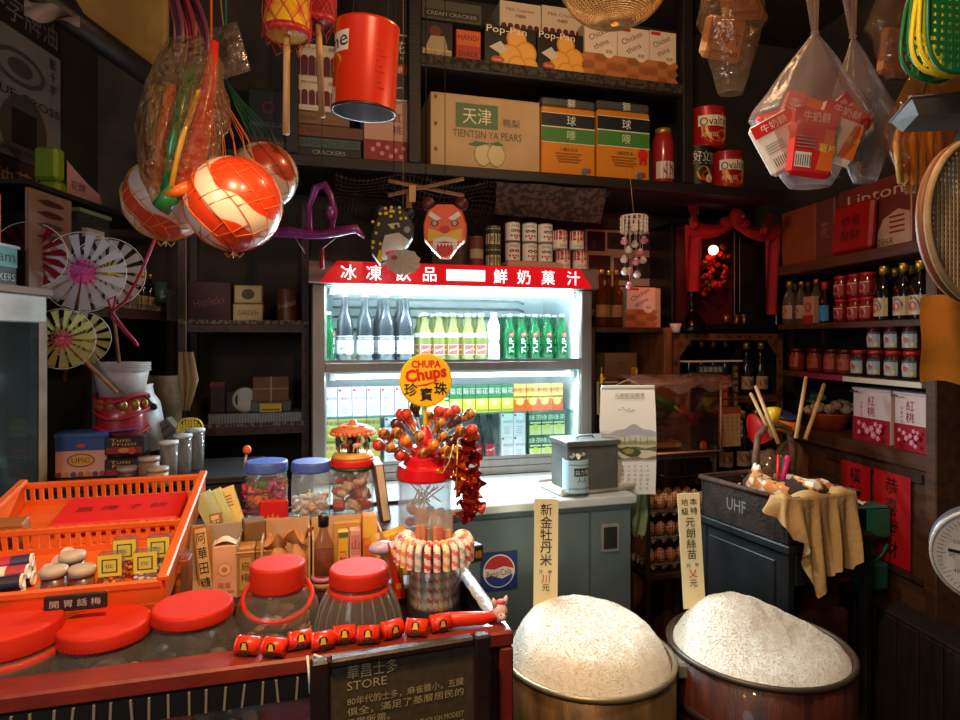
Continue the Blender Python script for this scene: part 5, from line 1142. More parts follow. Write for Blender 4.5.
t = barrel('rice_barrel', 'red brown lacquered wooden barrel of heaped rice before the desk', B2, r2_, ZB2, mat('barrel_lacquer', (96,42,22), .4, c2=(60,26,16), ns=5, bump=.15, stretch=(7,7,1), coat=.15), mat('rim_dark', (92,78,64), .45, .5), True)
b = MB(); b.bx(-r2_-.010,-.10,ZB2-.06, -r2_+.03,-.03,ZB2-.012, mat('grip_block', (140,132,116), .5), .008); b.build('grip', t)
b = MB(); b.tube([(-.05,-r2_-.004,.42),(-.035,-r2_-.012,.50),(-.02,-r2_-.004,.42)], .005, M_['wood']); b.ball((-.05,-r2_-.004,.42), .012, dw, 8, 5); b.build('rope_loop', t)
rm_ = mat('rice_white', (242,236,222), .55, c2=(228,220,202), ns=60, sss=.1, lo=.4, hi=.7); rg = mat('rice_grain', (246,241,228), .45)
def heap(label, c, r, zr, fh, seed, n=9000):
    rn = random.Random(seed)
    def hz(x, y): return zr-.006+fh(x, y)*max(0, 1-(math.hypot(x,y)/r)**6)+.004*noise.noise(V((x*30,y*30,seed)))
    b = MB(); b.grid(lambda u, v: V((r*v*math.cos(2*pi*u), r*v*math.sin(2*pi*u), hz(r*v*math.cos(2*pi*u), r*v*math.sin(2*pi*u)))), 72, 36, rm_, cu=True)
    vs, fs = [], []
    for i in range(n):
        q = r*math.sqrt(rn.random())*.99; a = rn.uniform(0, 2*pi); x, y = q*math.cos(a), q*math.sin(a); z = hz(x, y)+.0005
        d = V((rn.gauss(0,1), rn.gauss(0,1), rn.gauss(0,.2))).normalized(); s1 = d.orthogonal().normalized(); s2 = d.cross(s1); k = len(vs); p = V((x,y,z)); w_ = .001
        vs += [p-d*.0028, p+s1*w_, p+s2*w_, p-s1*w_, p-s2*w_, p+d*.0028]
        fs += [(k,k+2,k+1),(k,k+3,k+2),(k,k+4,k+3),(k,k+1,k+4),(k+5,k+1,k+2),(k+5,k+2,k+3),(k+5,k+3,k+4),(k+5,k+4,k+1)]
    b.add(vs, fs, rg, True)
    solo(b, 'rice', label, 'rice', c, kind='stuff')
heap('white rice heaped in the tan steel barrel', B1, r1-.016, ZB1, lambda x, y: .112+.12*y-.06*x, 5)
heap('white rice heaped to a peak in the lacquered barrel', B2, r2_-.017, ZB2, lambda x, y: .040+.10*math.exp(-(math.hypot((x+.065)*.8,(y-.04))/.15)**2.2), 9, 11000)
def pcard(label, px0, py0, px1, py1, Y, wpx, draw):
    a_, c_ = at(px0,py0,Y), at(px1,py1,Y); h = (c_-a_).length; w = wpx/F_*Y; ang = math.atan2(c_.x-a_.x, c_.z-a_.z)
    b = MB(); b.bx(-w/2,-.002,-.06, w/2,.002,h, mat('card_cream', (246,232,182), .55)); b.front(w,h,-.0022); draw(b, w, h)
    return solo(b, 'price_card', label, 'card', a_, R=(-.06,ang,0), group=None)
bki, rdi = I(52,34,24), I(206,40,40)
def d1(b, w, h):
    b.column('新金牡丹米', 0,h*.885,h*.138, bki, .98); b.text('斤', -w*.2,h*.215,h*.05,bki); b.text('每', w*.18,h*.215,h*.05,bki); b.text('川', 0,h*.145,h*.10,rdi); b.text('元', 0,h*.05,h*.085,bki)
def d2(b, w, h):
    b.column('地級', -w*.2,h*.91,h*.08, bki, 1.2); b.column('本特', w*.2,h*.915,h*.08, bki, 1.2); b.column('元朗絲苗', 0,h*.70,h*.105, bki, 1.05); b.text('斤', -w*.18,h*.255,h*.05,bki); b.text('每', w*.2,h*.26,h*.05,bki); b.text('乂', 0,h*.175,h*.095,rdi); b.text('元', .0,h*.075,h*.085,bki)
BOLD = .005
pcard('cream price card with red 川 stuck in the tan barrel', 545.5,592,547,500, 2.09, 24, d1)
pcard('cream price card with red 乂 stuck in the lacquered barrel', 693.5,590,690,494.5, 2.13, 22, d2)
BOLD = 0
# ================================================================ the candy stall in front
SO = V((.058,1.167,0))
def S(a, b, z): c, s = math.cos(TH), math.sin(TH); return SO+V((a*c-b*s, a*s+b*c, z))
def Sz(px, py, z): return onz(px, py, z)
redw = mat('worn_red_paint', (98,26,18), .5, c2=(132,42,26), ns=7, bump=.15, bs=40, coat=.15)
dkw = mat('stall_dark_wood', (58,30,22), .5, c2=(36,20,16), ns=6, bump=.25, bs=30)
t = thing('candy_stall', 'red and dark wooden candy stall with glass front and tiered trays', 'stall', SO, TH)
AL = -1.0
b = MB(); b.bx(AL,-.012,0.997, 0,.05,1.025, redw, .004); b.build('front_rail', t)
b = MB(); b.bx(AL,-.010,.957, -.315,.0,.996, mat('black_rubber_strip', (20,20,20), .45)); 
for i in range(40):
    x = AL+.027*i+RND.uniform(-.003,.003)
    if x < -.33: b.box((x,-.0115,.976), (.0035,.003,.036), mat('string_grey', (130,122,100), .8), rot('Y', RND.uniform(-.12,.12)))
b.build('rubber_strip', t)
for a in (-.98,-.62,-.31): b = MB(); b.bx(a,-.008,.15, a+.022,.02,.957, dkw, .003); b.build('front_post', t)
b = MB(); b.bx(-.026,-.012,0, .0,.03,.9965, redw, .004); b.bx(-.075,-.006,0, -.027,.03,.9965, dkw, .004); b.build('corner_post', t)
g = MB(); g.bx(AL,.001,.5, -.076,.004,.957, M_['glass']); g.build('glass_front', t)
b = MB(); b.bx(AL,.03,.80, -.04,.30,.815, dkw); b.bx(AL,.0,.0, -.04,.03,.5, dkw); b.build('trough_floor', t)
b = MB(); b.bx(AL,.30,.6, -.0,.312,1.0, dkw); b.bx(AL,.312,.965, .0,.54,.98, dkw); b.bx(AL,.54,.6, .0,.552,1.05, dkw); b.bx(AL,.552,1.045, .0,.80,1.06, dkw); b.bx(AL,.80,.0,.0,.812,1.07, dkw); b.build('tier_board', t)
b = MB(); b.bx(-.02,.03,.0, .0,.80,.98, dkw); b.bx(-.014,.05,.98, -.002,.80,1.03, dkw, .003); b.build('end_board', t)
# sign board
BOLD = 0
bt = thing('store_sign', 'dark framed brown STORE information board leaning on the stall front', 'sign', S(-.326,-.05,.694), TH+.06)
sw_, sh_ = .275, .343
bf = mat('sign_frame', (44,24,20), .45, c2=(30,18,15), ns=8, bump=.2)
for a in ((-.03,-.008,0,.0,.014,sh_),(sw_-.03,-.008,0,sw_,.014,sh_),(0,-.008,sh_-.015,sw_-.03,.014,sh_),(0,-.008,0,sw_-.03,.014,.03)):
    b = MB(); b.bx(a[0],a[1],a[2],a[3],a[4],a[5], bf, .004); b.build('frame_side', bt)
b = MB(); b.bx(.0,.0,.03, sw_-.03,.008,sh_-.015, mat('sign_olive', (78,66,46), .5, c2=(64,54,38), ns=60)); 
b.face(Matrix(((1,0,0,.0),(0,0,-1,-.0004),(0,1,0,0),(0,0,0,1)))); ic = I(176,160,116); pw = sw_-.03
tt = sh_-.006
b.text('華昌士多', .028,tt-.022,.024, ic, 'l', w=.083); b.text('STORE', .028,tt-.044,.020, ic, 'l', w=.065)
b.text('80年代的士多，麻雀雖小，五臟', .028,tt-.069,.0145, ic, 'l', w=.198); b.text('俱全，滿足了基層居民的', .028,tt-.086,.0145, ic, 'l', w=.198); b.text('日常所需。', .028,tt-.103,.0145, ic, 'l', w=.07)
for i, s in enumerate(('IN THE 1980S, SMALL STORES, THOUGH MODEST','IN SIZE, WERE FULLY EQUIPPED TO MEET THE','DAILY NEEDS OF PEOPLE IN THE WALLED CITY.')): b.text(s, .028,tt-.124-.0145*i,.0125, ic, 'l', w=.198)
b.build('panel', bt)

BOLD = 0
# ---------------------------------------------------------------- big red lidded jars
redlid = mat('red_lid', (206,48,22), .62, spec=.25, c2=(190,40,18), ns=8, coat=.06)
jarp = clear('jar_plastic', (236,237,232), .16, (230,226,216), rough=.12)
ZF = .8155
def blob(b, rn, r, z0, z1, cols, n, sz, shape='ball'):
    for i in range(n):
        q = r*math.sqrt(rn.random()); a = rn.uniform(0,2*pi); p = (q*math.cos(a), q*math.sin(a), z0+(z1-z0)*rn.random()); m = cols[i % len(cols)]
        M = rot('Z', rn.uniform(0,pi)) @ rot('X', rn.uniform(0,pi))
        if shape == 'ball': b.ball(p, sz*rn.uniform(.8,1.2), m, 7, 5)
        elif shape == 'box': b.box(p, (sz*2,sz*1.5,sz*.9), m, M, sz*.2)
        elif shape == 'twist': b.ball(p, (sz*1.1,sz*.8,sz*.8), m, 7, 5, M); b.box(p, (sz*4,sz*1.1,sz*.15), m, M)
        else: b.ball(p, (sz*1.5,sz,sz*.35), m, 8, 5, M)
def candyjar(name, label, loc, rl, rb, h, lh, cols, sz, shape, fill=.7, n=90, lid=redlid, sq=False, seed=1, body=None, cat='jar', double=False, contents='sweets', rz=0):
    t = thing(name, label, cat, loc, TH+rz); rn = random.Random(seed)
    b = MB(); N_ = 4 if sq else 28
    pr = [(0,0),(rb*.94,0),(rb,.012),(rb,h*.66),(rb*.97,h*.74),(rl*.93,h*.9),(rl*.9,h-lh*.5)]
    if body: pr = body
    if sq:
        def sqf(u, v):
            k = min(len(pr)-2, int(v*(len(pr)-1))); f = v*(len(pr)-1)-k; r = pr[k][0]+(pr[k+1][0]-pr[k][0])*f; z = pr[k][1]+(pr[k+1][1]-pr[k][1])*f
            a = 2*pi*u; e = 4 if z < h*.8 else 2
            s = (abs(math.cos(a))**e+abs(math.sin(a))**e)**(-1/e); return V((r*s*math.cos(a), r*s*math.sin(a), z))
        b.grid(sqf, 40, (len(pr)-1)*2, jarp, cu=True)
    else: b.lathe(pr, jarp, N_)
    b.build('jar_body', t)
    l = MB(); rr = rl; z0 = h-lh
    l.lathe([(rr*.9,z0),(rr,z0),(rr*1.01,z0+.004),(rr*1.01,h-.006),(rr*.995,h-.0025),(rr*.965,h-.0006),(rr*.92,h),(rr*.9,h),(0,h)], lid, 40)
    for k in range(60): a = 2*pi*k/60; l.box((rr*1.01*math.cos(a), rr*1.01*math.sin(a), z0+lh*.25), (.0016,.0016,lh*.3), lid, rot('Z', a))
    l.build('lid', t)
    if double: d = MB(); d.lathe([(rr*.92,z0-.022),(rr*1.04,z0-.02),(rr*1.05,z0-.008),(rr*.92,z0-.004)], lid, 36); d.build('lid_ring', t)
    if n: c = MB(); blob(c, rn, rb*.82, .015, h*fill, cols, n, sz, shape); o = c.build(contents, t); o['kind'] = 'stuff'
    return t
cw1 = [I(206,180,150), I(170,60,40), I(220,206,190), I(96,60,110), I(190,140,60)]
jy = dict(a=Sz(105,628,1.045), b=Sz(193,610,1.045))
def jl(px, py, ztop, h): p = Sz(px,py,ztop); return V((p.x,p.y,ztop-h))
candyjar('sweet_jar', 'big red lidded jar at the stall end beside the tubes of sweets', V((-.80,1.085,ZF)), .080,.092,.26,.04, cw1, .012,'twist', .72, 90, double=True, seed=2)
candyjar('sweet_jar', 'red lidded jar of dark sweets in front of the orange basket', jl(105,620,ZF+.238,.238), .0735,.086,.238,.028, [I(120,50,40), I(206,160,130), I(90,50,60), I(170,120,90)], .014,'chip', .72, 90, seed=3)
candyjar('sweet_jar', 'red lidded jar of dried fruit beside the calligraphy slips', jl(193,603,ZF+.246,.246), .070,.086,.246,.024, [I(110,84,60), I(140,104,70), I(84,64,50)], .014,'chip', .7, 90, seed=4)
tj = candyjar('sweet_jar', 'jar with tall red screw cap and red carrying strap', jl(278,562,ZF+.29,.262)+V((0,0,0)), .053,.084,.262,.05, [I(176,120,64), I(196,150,90), I(150,96,54)], .014,'chip', .6, 80, seed=5, body=[(0,0),(.078,0),(.084,.012),(.084,.15),(.076,.185),(.052,.205),(.048,.22)])
b = MB(); b.tube([(.066*math.cos(a),.066*math.sin(a)-.008,.196+.024*math.sin(a)) for a in [2*pi*i/28 for i in range(28)]], .0055, redlid, 8, True); b.build('carrying_strap', tj)
rj_ = candyjar('sweet_jar', 'ribbed clear jar with red lid beside the candy canes', jl(359,566,ZF+.29,.262), .057,.088,.262,.032, [I(200,60,70), I(230,190,180), I(206,120,120)], .012,'twist', .35, 50, seed=6, double=True, body=[(.0,0),(.07,0),(.08,.02),(.086,.10),(.084,.15),(.074,.19),(.056,.222),(.052,.24)])
b = MB()
for k in range(20): a = 2*pi*k/20; b.tube([((r+.001)*math.cos(a),(r+.001)*math.sin(a),z) for r, z in ((.08,.02),(.086,.10),(.084,.15),(.074,.19),(.058,.22))], .0022, jarp, 5)
b.build('glass_ribs', rj_)
# packets behind the stall glass
def gpk(mb, name, lb, a, bb, z, rz=0, cat='bag'): return solo(mb, name, lb, cat, S(a,bb,z), TH+rz)
rn = random.Random(3); b = MB(); blob(b, rn, .085, .0,.13, [I(150,108,66), I(120,84,50), I(176,130,84)], 110,.016,'chip'); gpk(b, 'dried_fruit', 'heap of brown dried fruit slices behind the stall glass beside the middle post', -.475,.115,ZF+.012, 0, 'food')['kind'] = 'stuff'
b = MB(); b.box((0,0,.06), (.10,.035,.12), I(190,24,22), None, .008); b.front(.1,.12,-.018); b.text('Maltesers', 0,.085,.022, I(240,220,210), w=.08); gpk(b, 'sweet_box', 'red sweet box with white writing behind the glass beside the sign', -.385,.04,ZF, .0,'box'); 
b = MB(); b.tube([(.03*math.cos(x),0,.03*math.sin(x)) for x in [-.4+i*.25 for i in range(12)]], .008, I(150,200,40), 8); gpk(b, 'gummy_ring', 'bright green gummy loop behind the stall glass below the second jar', -.70,.055,ZF+.105, 0,'sweet')
b = MB(); b.lathe([(0,0),(.04,0),(.044,.01),(.044,.07),(.04,.085),(0,.085)], mat('dark_tin', (60,40,36), .35, .3), 20); b.lathe([(.034,.086),(.04,.0855),(.04,.092),(0,.092)], I(176,60,50), 20); gpk(b, 'sweet_tin', 'small dark tin with red lid behind the stall glass beside the middle post', -.585,.055,ZF,0,'tin')
# ---------------------------------------------------------------- string of orange red whistle sweets along the rail
wm_ = mat('whistle_red', (226,52,22), .35, coat=.4)
yl = I(236,196,60)
path = [(-.455,.028),(-.412,.010),(-.372,.026),(-.336,.012),(-.298,.026),(-.258,.014),(-.216,.024),(-.172,.018),(-.128,.026)]
for i, (a, bb) in enumerate(path):
    b = MB(); L0 = .037; b.tube([(-L0/2,0,0),(L0/2,0,0)], .0145, wm_, 14); b.lathe([(.0145,-L0/2),(.0155,-L0/2+.002),(.0145,-L0/2+.004)], wm_, 14, rot('Y', pi/2)); 
    b.box((0,0,.0), (L0*.9,.028,.006), wm_)
    b.face(Matrix(((1,0,0,0),(0,0,-1,-.0147),(0,1,0,0),(0,0,0,1)))); b.disc(0,.004,.0075, I(30,24,20),10); b.poly([(-.005,-.002),(.005,-.002),(.003,.009),(-.003,.009)], yl); b.poly([(-.010,-.009),(-.006,-.004),(-.002,-.009),(.002,-.004),(.006,-.009),(.010,-.004),(.011,-.008),(.004,-.012),(-.010,-.011)], I(30,24,20))
    solo(b, 'whistle_sweet', 'orange red whistle sweet on the rail, %s along from the strapped jar' % ORD[i], 'sweet', S(a,bb-.002,1.0405), R=(RND.uniform(-.3,.1),0,TH+RND.uniform(-.5,.5)), group='whistle sweets on the rail')
b = MB(); b.tube([(-.055,0,0),(-.03,-.004,.002),(.03,-.004,.0),(.06,.004,-.002)], [.012,.013,.012,.007], wm_, 12); solo(b, 'whistle_tube', 'long orange red plastic tube on the rail beside the pink mouse', 'toy', S(-.078,.03,1.039), TH-.1)
b = MB(); b.tube([(0,0,0),(.002,-.012,-.02),(.004,-.014,-.055)], .0022, M_['white'], 6); b.tube([(.01,0,0),(.03,-.012,-.004),(.045,-.014,-.022)], .0022, M_['white'], 6); solo(b, 'white_string', 'knotted white string hanging over the black rubber strip', 'string', S(-.36,-.012,1.028), TH)
# pink mouse
t = thing('toy_mouse', 'small pink and white mouse figure on the stall corner', 'toy', S(-.014,.03,1.0265), TH+.2)
pkm = mat('mouse_pink', (222,176,176), .5, c2=(226,206,200), ns=30)
b = MB(); b.ball((0,0,.017), (.015,.014,.018), pkm, 14, 9); b.ball((-.002,-.012,.013), (.008,.009,.008), pkm, 10, 6); b.build('mouse_head', t)
for x in (-.01,.011): b = MB(); b.lathe([(0,-.004),(.0055,0),(.004,.010),(0,.016)], pkm, 8, tr(x,0,.031) @ rot('Y', x*25)); b.build('ear', t)
b = MB(); b.ball((.002,.0,.036), (.010,.008,.004), I(226,90,100), 8, 4); b.build('hat', t)
for x in (-.006,.004): b = MB(); b.ball((x,-.0165,.0185), .0018, I(40,20,24), 6, 4); b.build('eye', t)

# ---------------------------------------------------------------- orange basket of sweets
BO = at(163,578,1.22); BM = tr(*BO) @ rot('Z', TH) @ rot('X', math.radians(10.2))
BE = BM.to_euler()
org = mat('basket_orange', (232,108,36), .42, c2=(216,92,28), ns=5, coat=.15)
t = thing('plastic_basket', 'orange slotted plastic basket of sweets on the stall', 'basket', BO, R=BE)
BWd, BDp, BH = .42, .53, .062
b = MB(); b.bx(-BWd,0,-BH-.004, 0,BDp,-BH, org); b.build('basket_floor', t)
for k, (y, nm2) in enumerate(((.0,'front_wall'), (.262,'divider'), (BDp,'back_wall'))):
    b = MB(); b.bx(-BWd,y-.006,-.016, 0,y+.004,0, org, .003); b.bx(-BWd,y-.005,-BH, 0,y+.003,-BH+.014, org)
    if k == 0: b.bx(-BWd,y-.004,-BH,0,y+.002,-.012, org)
    else:
        for i in range(22): x = -BWd+BWd*i/21; b.box((x,y-.001,-BH/2), (.009,.007,BH), org)
    b.build(nm2, t)
for s, x in (('a',-BWd),('b',0)): b = MB(); b.bx(x-.004,0,-BH, x+.004,BDp,.0, org, .002); b.bx(x-.010,-.006,-.004, x+.010,BDp+.006,.008, org, .003); b.build('side_wall', t)
def bas2(mb, name, lb, cat, x, y, z, R=(0,0,0), group=None):
    M = BM @ tr(x,y,z-BH) @ Euler(R).to_matrix().to_4x4(); return solo(mb, name, lb, cat, M.to_translation(), R=M.to_euler(), group=group)
b = MB(); b.box((0,0,.0175), (.27,.15,.028), I(214,30,26), None, .004); b.face(tr(0,0,.0317)); b.text('嘉 應 子 餅', 0,.0,.03, I(120,20,18), w=.2); bas2(b, 'sweet_box', 'flat bright red sweet box lying in the rear half of the orange basket', 'box', -.165,.40,.006, (.0,0,0))
b = MB(); b.box((0,0,.03), (.06,.045,.06), mat('brown_box', (150,92,40), .6), None, .003); b.front(.06,.06,-.0228); b.disc(0,.02,.013, I(70,40,24),10); bas2(b, 'small_carton', 'small brown carton standing in the orange basket beside the red box', 'box', -.365,.31,.001)
tubec = [(I(40,40,92),I(200,60,40)),(I(206,50,30),I(236,220,200)),(I(50,44,60),I(170,60,90)),(I(230,220,206),I(60,60,120)),(I(44,40,60),I(200,150,60)),(I(190,60,60),I(240,230,220)),(I(60,50,90),I(190,40,70))]
k = 0
for (x, y, z, a) in ((-.315,.055,.014,.1),(-.325,.09,.014,.16),(-.32,.130,.014,.05),(-.335,.17,.014,.12),(-.318,.072,.039,.12),(-.322,.112,.039,.06),(-.33,.152,.039,.14)):
    m1, m2 = tubec[k]; b = MB(); b.cyl((-.055,0,0),(.055,0,0), .0135, m1, 16, smooth=False); b.cyl((-.025,0,0),(.022,0,0), .0138, m2, 16); b.lathe([(.0142,0),(.0142,.004),(.0115,.0045),(.0105,.002),(0,.002)], I(232,222,206), 16, tr(.055,0,0) @ rot('Y', pi/2))
    bas2(b, 'sweet_tube', 'tube of sweets in %s wrapper lying in the basket, %s' % (('navy and red','red and cream','dark pink-banded','cream and blue','dark gold-banded','rose and cream','violet and red')[k], 'upper layer' if z > .03 else 'lower layer'), 'sweet', x, y, z, (0,0,a), 'tubes of sweets in the orange basket'); k += 1
for i in range(6):
    b = MB(); b.cyl((0,0,0),(.012,.0,.0),.0135,I(226,214,196),14); bas2(b, 'bottle_cap_sweet', 'round cream sweet lying between the tubes and the capped tubs', 'sweet', -.245+.008*(i % 3), .05+.034*i, .014+.004*(i % 2), (0,.5*(i % 2),.4*i), 'cream round sweets in the basket')
for i, (x, y) in enumerate(((-.205,.06),(-.155,.055),(-.19,.115))):
    t = thing('sweet_tub', 'small capped tub of dark sweets in the basket, %s of three' % ('next to the tubes','beside the yellow packs','behind the other two')[i], 'tub', group='small capped tubs'); M = BM @ tr(x,y,-BH+.001); t.location = M.to_translation(); t.rotation_euler = (.0,0,TH)
    b = MB(); b.lathe([(0,0),(.021,0),(.023,.004),(.021,.05),(0,.05)], mat('tub_dark', (96,54,38), .35, c2=(130,84,60), ns=30, coat=.3), 16); b.wrect(-.02,.012,.02,.036,.0225, I(140,80,50)); b.build('tub_body', t)
    b = MB(); b.lathe([(0,.05),(.024,.05),(.024,.064),(.021,.066),(0,.066)], mat('tub_cap', (196,180,160), .4), 18); b.build('cap', t)
for i, (x, cc) in enumerate(((-.108,[I(232,120,30), I(240,160,40), I(220,90,30)]), (-.045,[I(240,234,220)]))):
    for j in range(2):
        t = thing('mint_box', '%s mint box with yellow label in the basket, %s' % (('orange','white')[i], ('front','behind its twin')[j]), 'box', group='mint boxes with yellow labels'); M = BM @ tr(x+.012*j,.07+.06*j,-BH+.001) @ rot('X',-.15); t.location = M.to_translation(); t.rotation_euler = M.to_euler()
        b = MB(); b.box((0,0,.042), (.046,.022,.082), M_['acryl'], None, .004); b.build('clear_case', t)
        b = MB(); rn = random.Random(i*3+j)
        for q in range(70): b.ball((rn.uniform(-.018,.018),rn.uniform(-.009,.006),rn.uniform(.006,.042)), (.0055,.004,.004), cc[q % len(cc)], 6, 4)
        o = b.build('mints', t); o['kind'] = 'stuff'
        b = MB(); b.front(.046,.08,-.0115); b.rect(-.021,.038,.021,.08, I(226,206,70)); b.rect(-.014,.045,.014,.072, I(60,80,40)); b.rect(-.0115,.0475,.0115,.0695, I(214,200,90)); b.text('tic', -.001,.059,.014, I(60,80,40)); b.build('paper_label', t)
b = MB(); b.box((0,0,0), (.10,.006,.03), mat('plate_black', (36,30,30), .4), None, .003); b.front(.1,.03,-.0032); b.text('開 胃 話 梅', 0,.0,.014, I(190,180,170), w=.08); solo(b, 'name_plate', 'small dark name plate under the front of the orange basket', 'sign', at(76,602,1.135), TH)
# ================================================================ on the tiers of the stall
def T(px, b, z): p, s = hit(SO+nrm(TH)*b, TH, px); return V((p.x,p.y,z))
Z2, Z3 = .981, 1.061
def tbox(name, label, cat, px0, px1, ytop, b, zb, base, art=None, depth=.04, rz=0, tilt=0, bev=.002, group=None, extra=None):
    c = T((px0+px1)/2, b, zb); w = (px1-px0)/F_*c.y; h = zat(ytop, c.y)-zb
    q = MB(); q.box((0,depth/2,h/2), (w,depth,h), base, None, bev)
    if art: q.front(w,h,-.0003); art(q, w, h)
    if extra: t = thing(name, label, cat, c, group=group); q.build('box_body', t)
    else: t = solo(q, name, label, cat, c, group=group)
    t.rotation_euler = (tilt,0,TH+rz)
    if extra: extra(t, w, h, depth)
    return t
pinkcard = mat('pinkish_card', (226,170,130), .6, c2=(206,146,108), ns=14)
tbox('haw_pack', 'small reddish box in clear wrap beside the orange basket', 'packet', 168,188,561, .36, Z2, mat('red_brown_box', (150,72,50), .5), lambda b, w, h: (b.rect(-w*.46,h*.5,w*.1,h*.9, I(180,96,60)), b.rect(.12*w,h*.1,w*.46,h*.9, I(110,80,60)), b.text('山楂', -w*.15,h*.7,h*.15, I(90,30,20))), .05, extra=lambda t, w, h, d: (lambda q: (q.grid(lambda u, v: V(((u-.5)*w*1.05,-.002+.05*v,h+.012*abs(math.sin(u*9+v*5)))), 12, 6, bagc), q.build('plastic_wrap', t)))(MB()))
def slip(label, p0, p1, Y, wpx, s, dep):
    a_, c_ = at(*p0,Y), at(*p1,Y+.05); h = (c_-a_).length; w = wpx/F_*Y
    d = (c_-a_); b = MB(); b.bx(-w/2,0,0,w/2,.012,h, mat('wood_slip_edge', (176,120,56), .6)); b.front(w,h,-.0004); b.rect(-w*.34,h*.02,w*.46,h*.97, I(232,206,160)); b.column(s, w*.04,h*.84,h*.17, I(40,26,20), 1.15)
    return solo(b, 'calligraphy_slip', label, 'sign', a_, R=(-math.atan2(d.y, d.z)*.5, math.atan2(d.x,d.z), -.25))
slip('tan calligraphy slip standing beside the orange basket, broad front one', (208,603), (199,527), 1.46, 17, '阿華田糖', 0)
slip('narrow tan calligraphy slip standing behind the broad one', (221,585), (214,514), 1.52, 12, '話梅糖', 0)
def a_round(b, w, h): b.disc(0,h*.55,w*.3, I(206,140,100),20); b.disc(0,h*.55,w*.24, I(230,180,140),20); b.disc(0,h*.55,w*.12, I(190,110,80),12); b.rect(-w*.4,h*.12,w*.4,h*.16, I(200,130,90)); b.text('陳皮', 0,h*.26,h*.12, I(180,90,60))
tbox('cookie_box', 'pinkish sweet box with a round emblem beside the calligraphy slips', 'box', 213,236,546, .40, Z2, pinkcard, a_round, .05, extra=lambda t, w, h, d: (lambda q: (q.grid(lambda u, v: V(((u-.5)*w, d*v, h+.018*math.sin(pi*u)*math.sin(pi*min(1,v+.2)))), 8, 5, mat('white_tissue', (236,214,190), .7)), q.build('paper_top', t)))(MB()))
tb_ = mat('tea_box', (186,130,62), .55, c2=(160,106,46), ns=12)
def a_tea(b, w, h): b.rect(-w*.4,h*.08,w*.4,h*.86, I(150,104,50)); b.rect(-w*.32,h*.14,w*.32,h*.8, I(186,140,70)); b.column('烏梅', 0,h*.62,h*.2, I(80,50,24)); b.rect(-w*.5,h*.9,w*.5,h*.93, I(230,190,120))
tbox('tea_box', 'brown sweet box with a dark frame beside the round emblem box', 'box', 237,254,548, .40, Z2, tb_, a_tea, .05)
tbox('tea_box', 'brown sweet box with a dark frame beside the paper parcels', 'box', 256,271,547, .42, Z2, tb_, a_tea, .05)
tbox('carton', 'open brown carton standing behind the two brown sweet boxes', 'box', 245,266,522, .475, Z2, mat('dark_card', (120,86,50), .8), None, .05, rz=.2)
# card trays behind
cdm = mat('tray_card', (214,176,136), .75, c2=(196,152,112), ns=9)
for i, (p0, p1, yt, lb) in enumerate(((180,244,526,'low card tray behind the calligraphy slips'), (264,309.5,519,'card tray holding the paper parcels'), (311.5,376,517,'card tray with yellow and pink boxes behind the ribbed jar'))):
    c0, c1 = T(p0,.53,Z2), T(p1,.53,Z2); w = (c1-c0).length; h = zat(yt,c0.y)-Z2; d = .13
    t = thing('card_tray', lb, 'tray', c0, TH)
    for nm2, a in (('back_panel',(0,-.006,0,w,.0,h)),('side_panel',(0,-d,0,.004,-.006,h*.86)),('side_panel',(w-.004,-d,0,w,-.006,h*.92)),('floor_panel',(0.004,-d,0,w-.004,-.006,.003))): q = MB(); q.bx(*a, cdm if i else mat('tray_grey_card', (170,150,130), .7)); q.build(nm2, t)
# paper parcels
kp = mat('kraft_paper', (206,146,90), .75, c2=(184,124,70), ns=14, bump=.3, bs=30)
for i, (px, yt, lb) in enumerate(((278.5,533,'twisted brown paper parcel beside the tea boxes'), (299,529,'twisted brown paper parcel beside the little glass bottle'))):
    c = T(px,.43,Z2); h = zat(yt,c.y)-Z2; r = 10.5/F_*c.y
    t = thing('paper_parcel', lb, 'parcel', c, TH, 'brown paper parcels in the card tray'); b = MB()
    b.grid(lambda u, v: V((r*(1-.5*max(0,v-.72)*3.0)*math.cos(2*pi*u)*(1+.08*math.sin(u*40+v*9)), r*.9*(1-.5*max(0,v-.72)*3.0)*math.sin(2*pi*u)*(1+.08*math.sin(u*40)), h*.75*v)), 28, 12, kp, cu=True); b.build('parcel_body', t)
    b = MB(); b.grid(lambda u, v: V(((.35+.75*v)*r*math.cos(2*pi*u)*(1+.3*math.sin(u*25+i)*v), (.35+.75*v)*r*math.sin(2*pi*u)*(1+.3*math.cos(u*31)*v), h*(.72+.2*v+.12*math.sin(u*19+i*2)*v))), 26, 5, kp, cu=True); b.build('twisted_top', t)
    b = MB(); b.tube([(r*.42*math.cos(a),r*.42*math.sin(a),h*.74) for a in [2*pi*q/14 for q in range(14)]], .003, M_['rope'], 5, True); b.build('string', t)
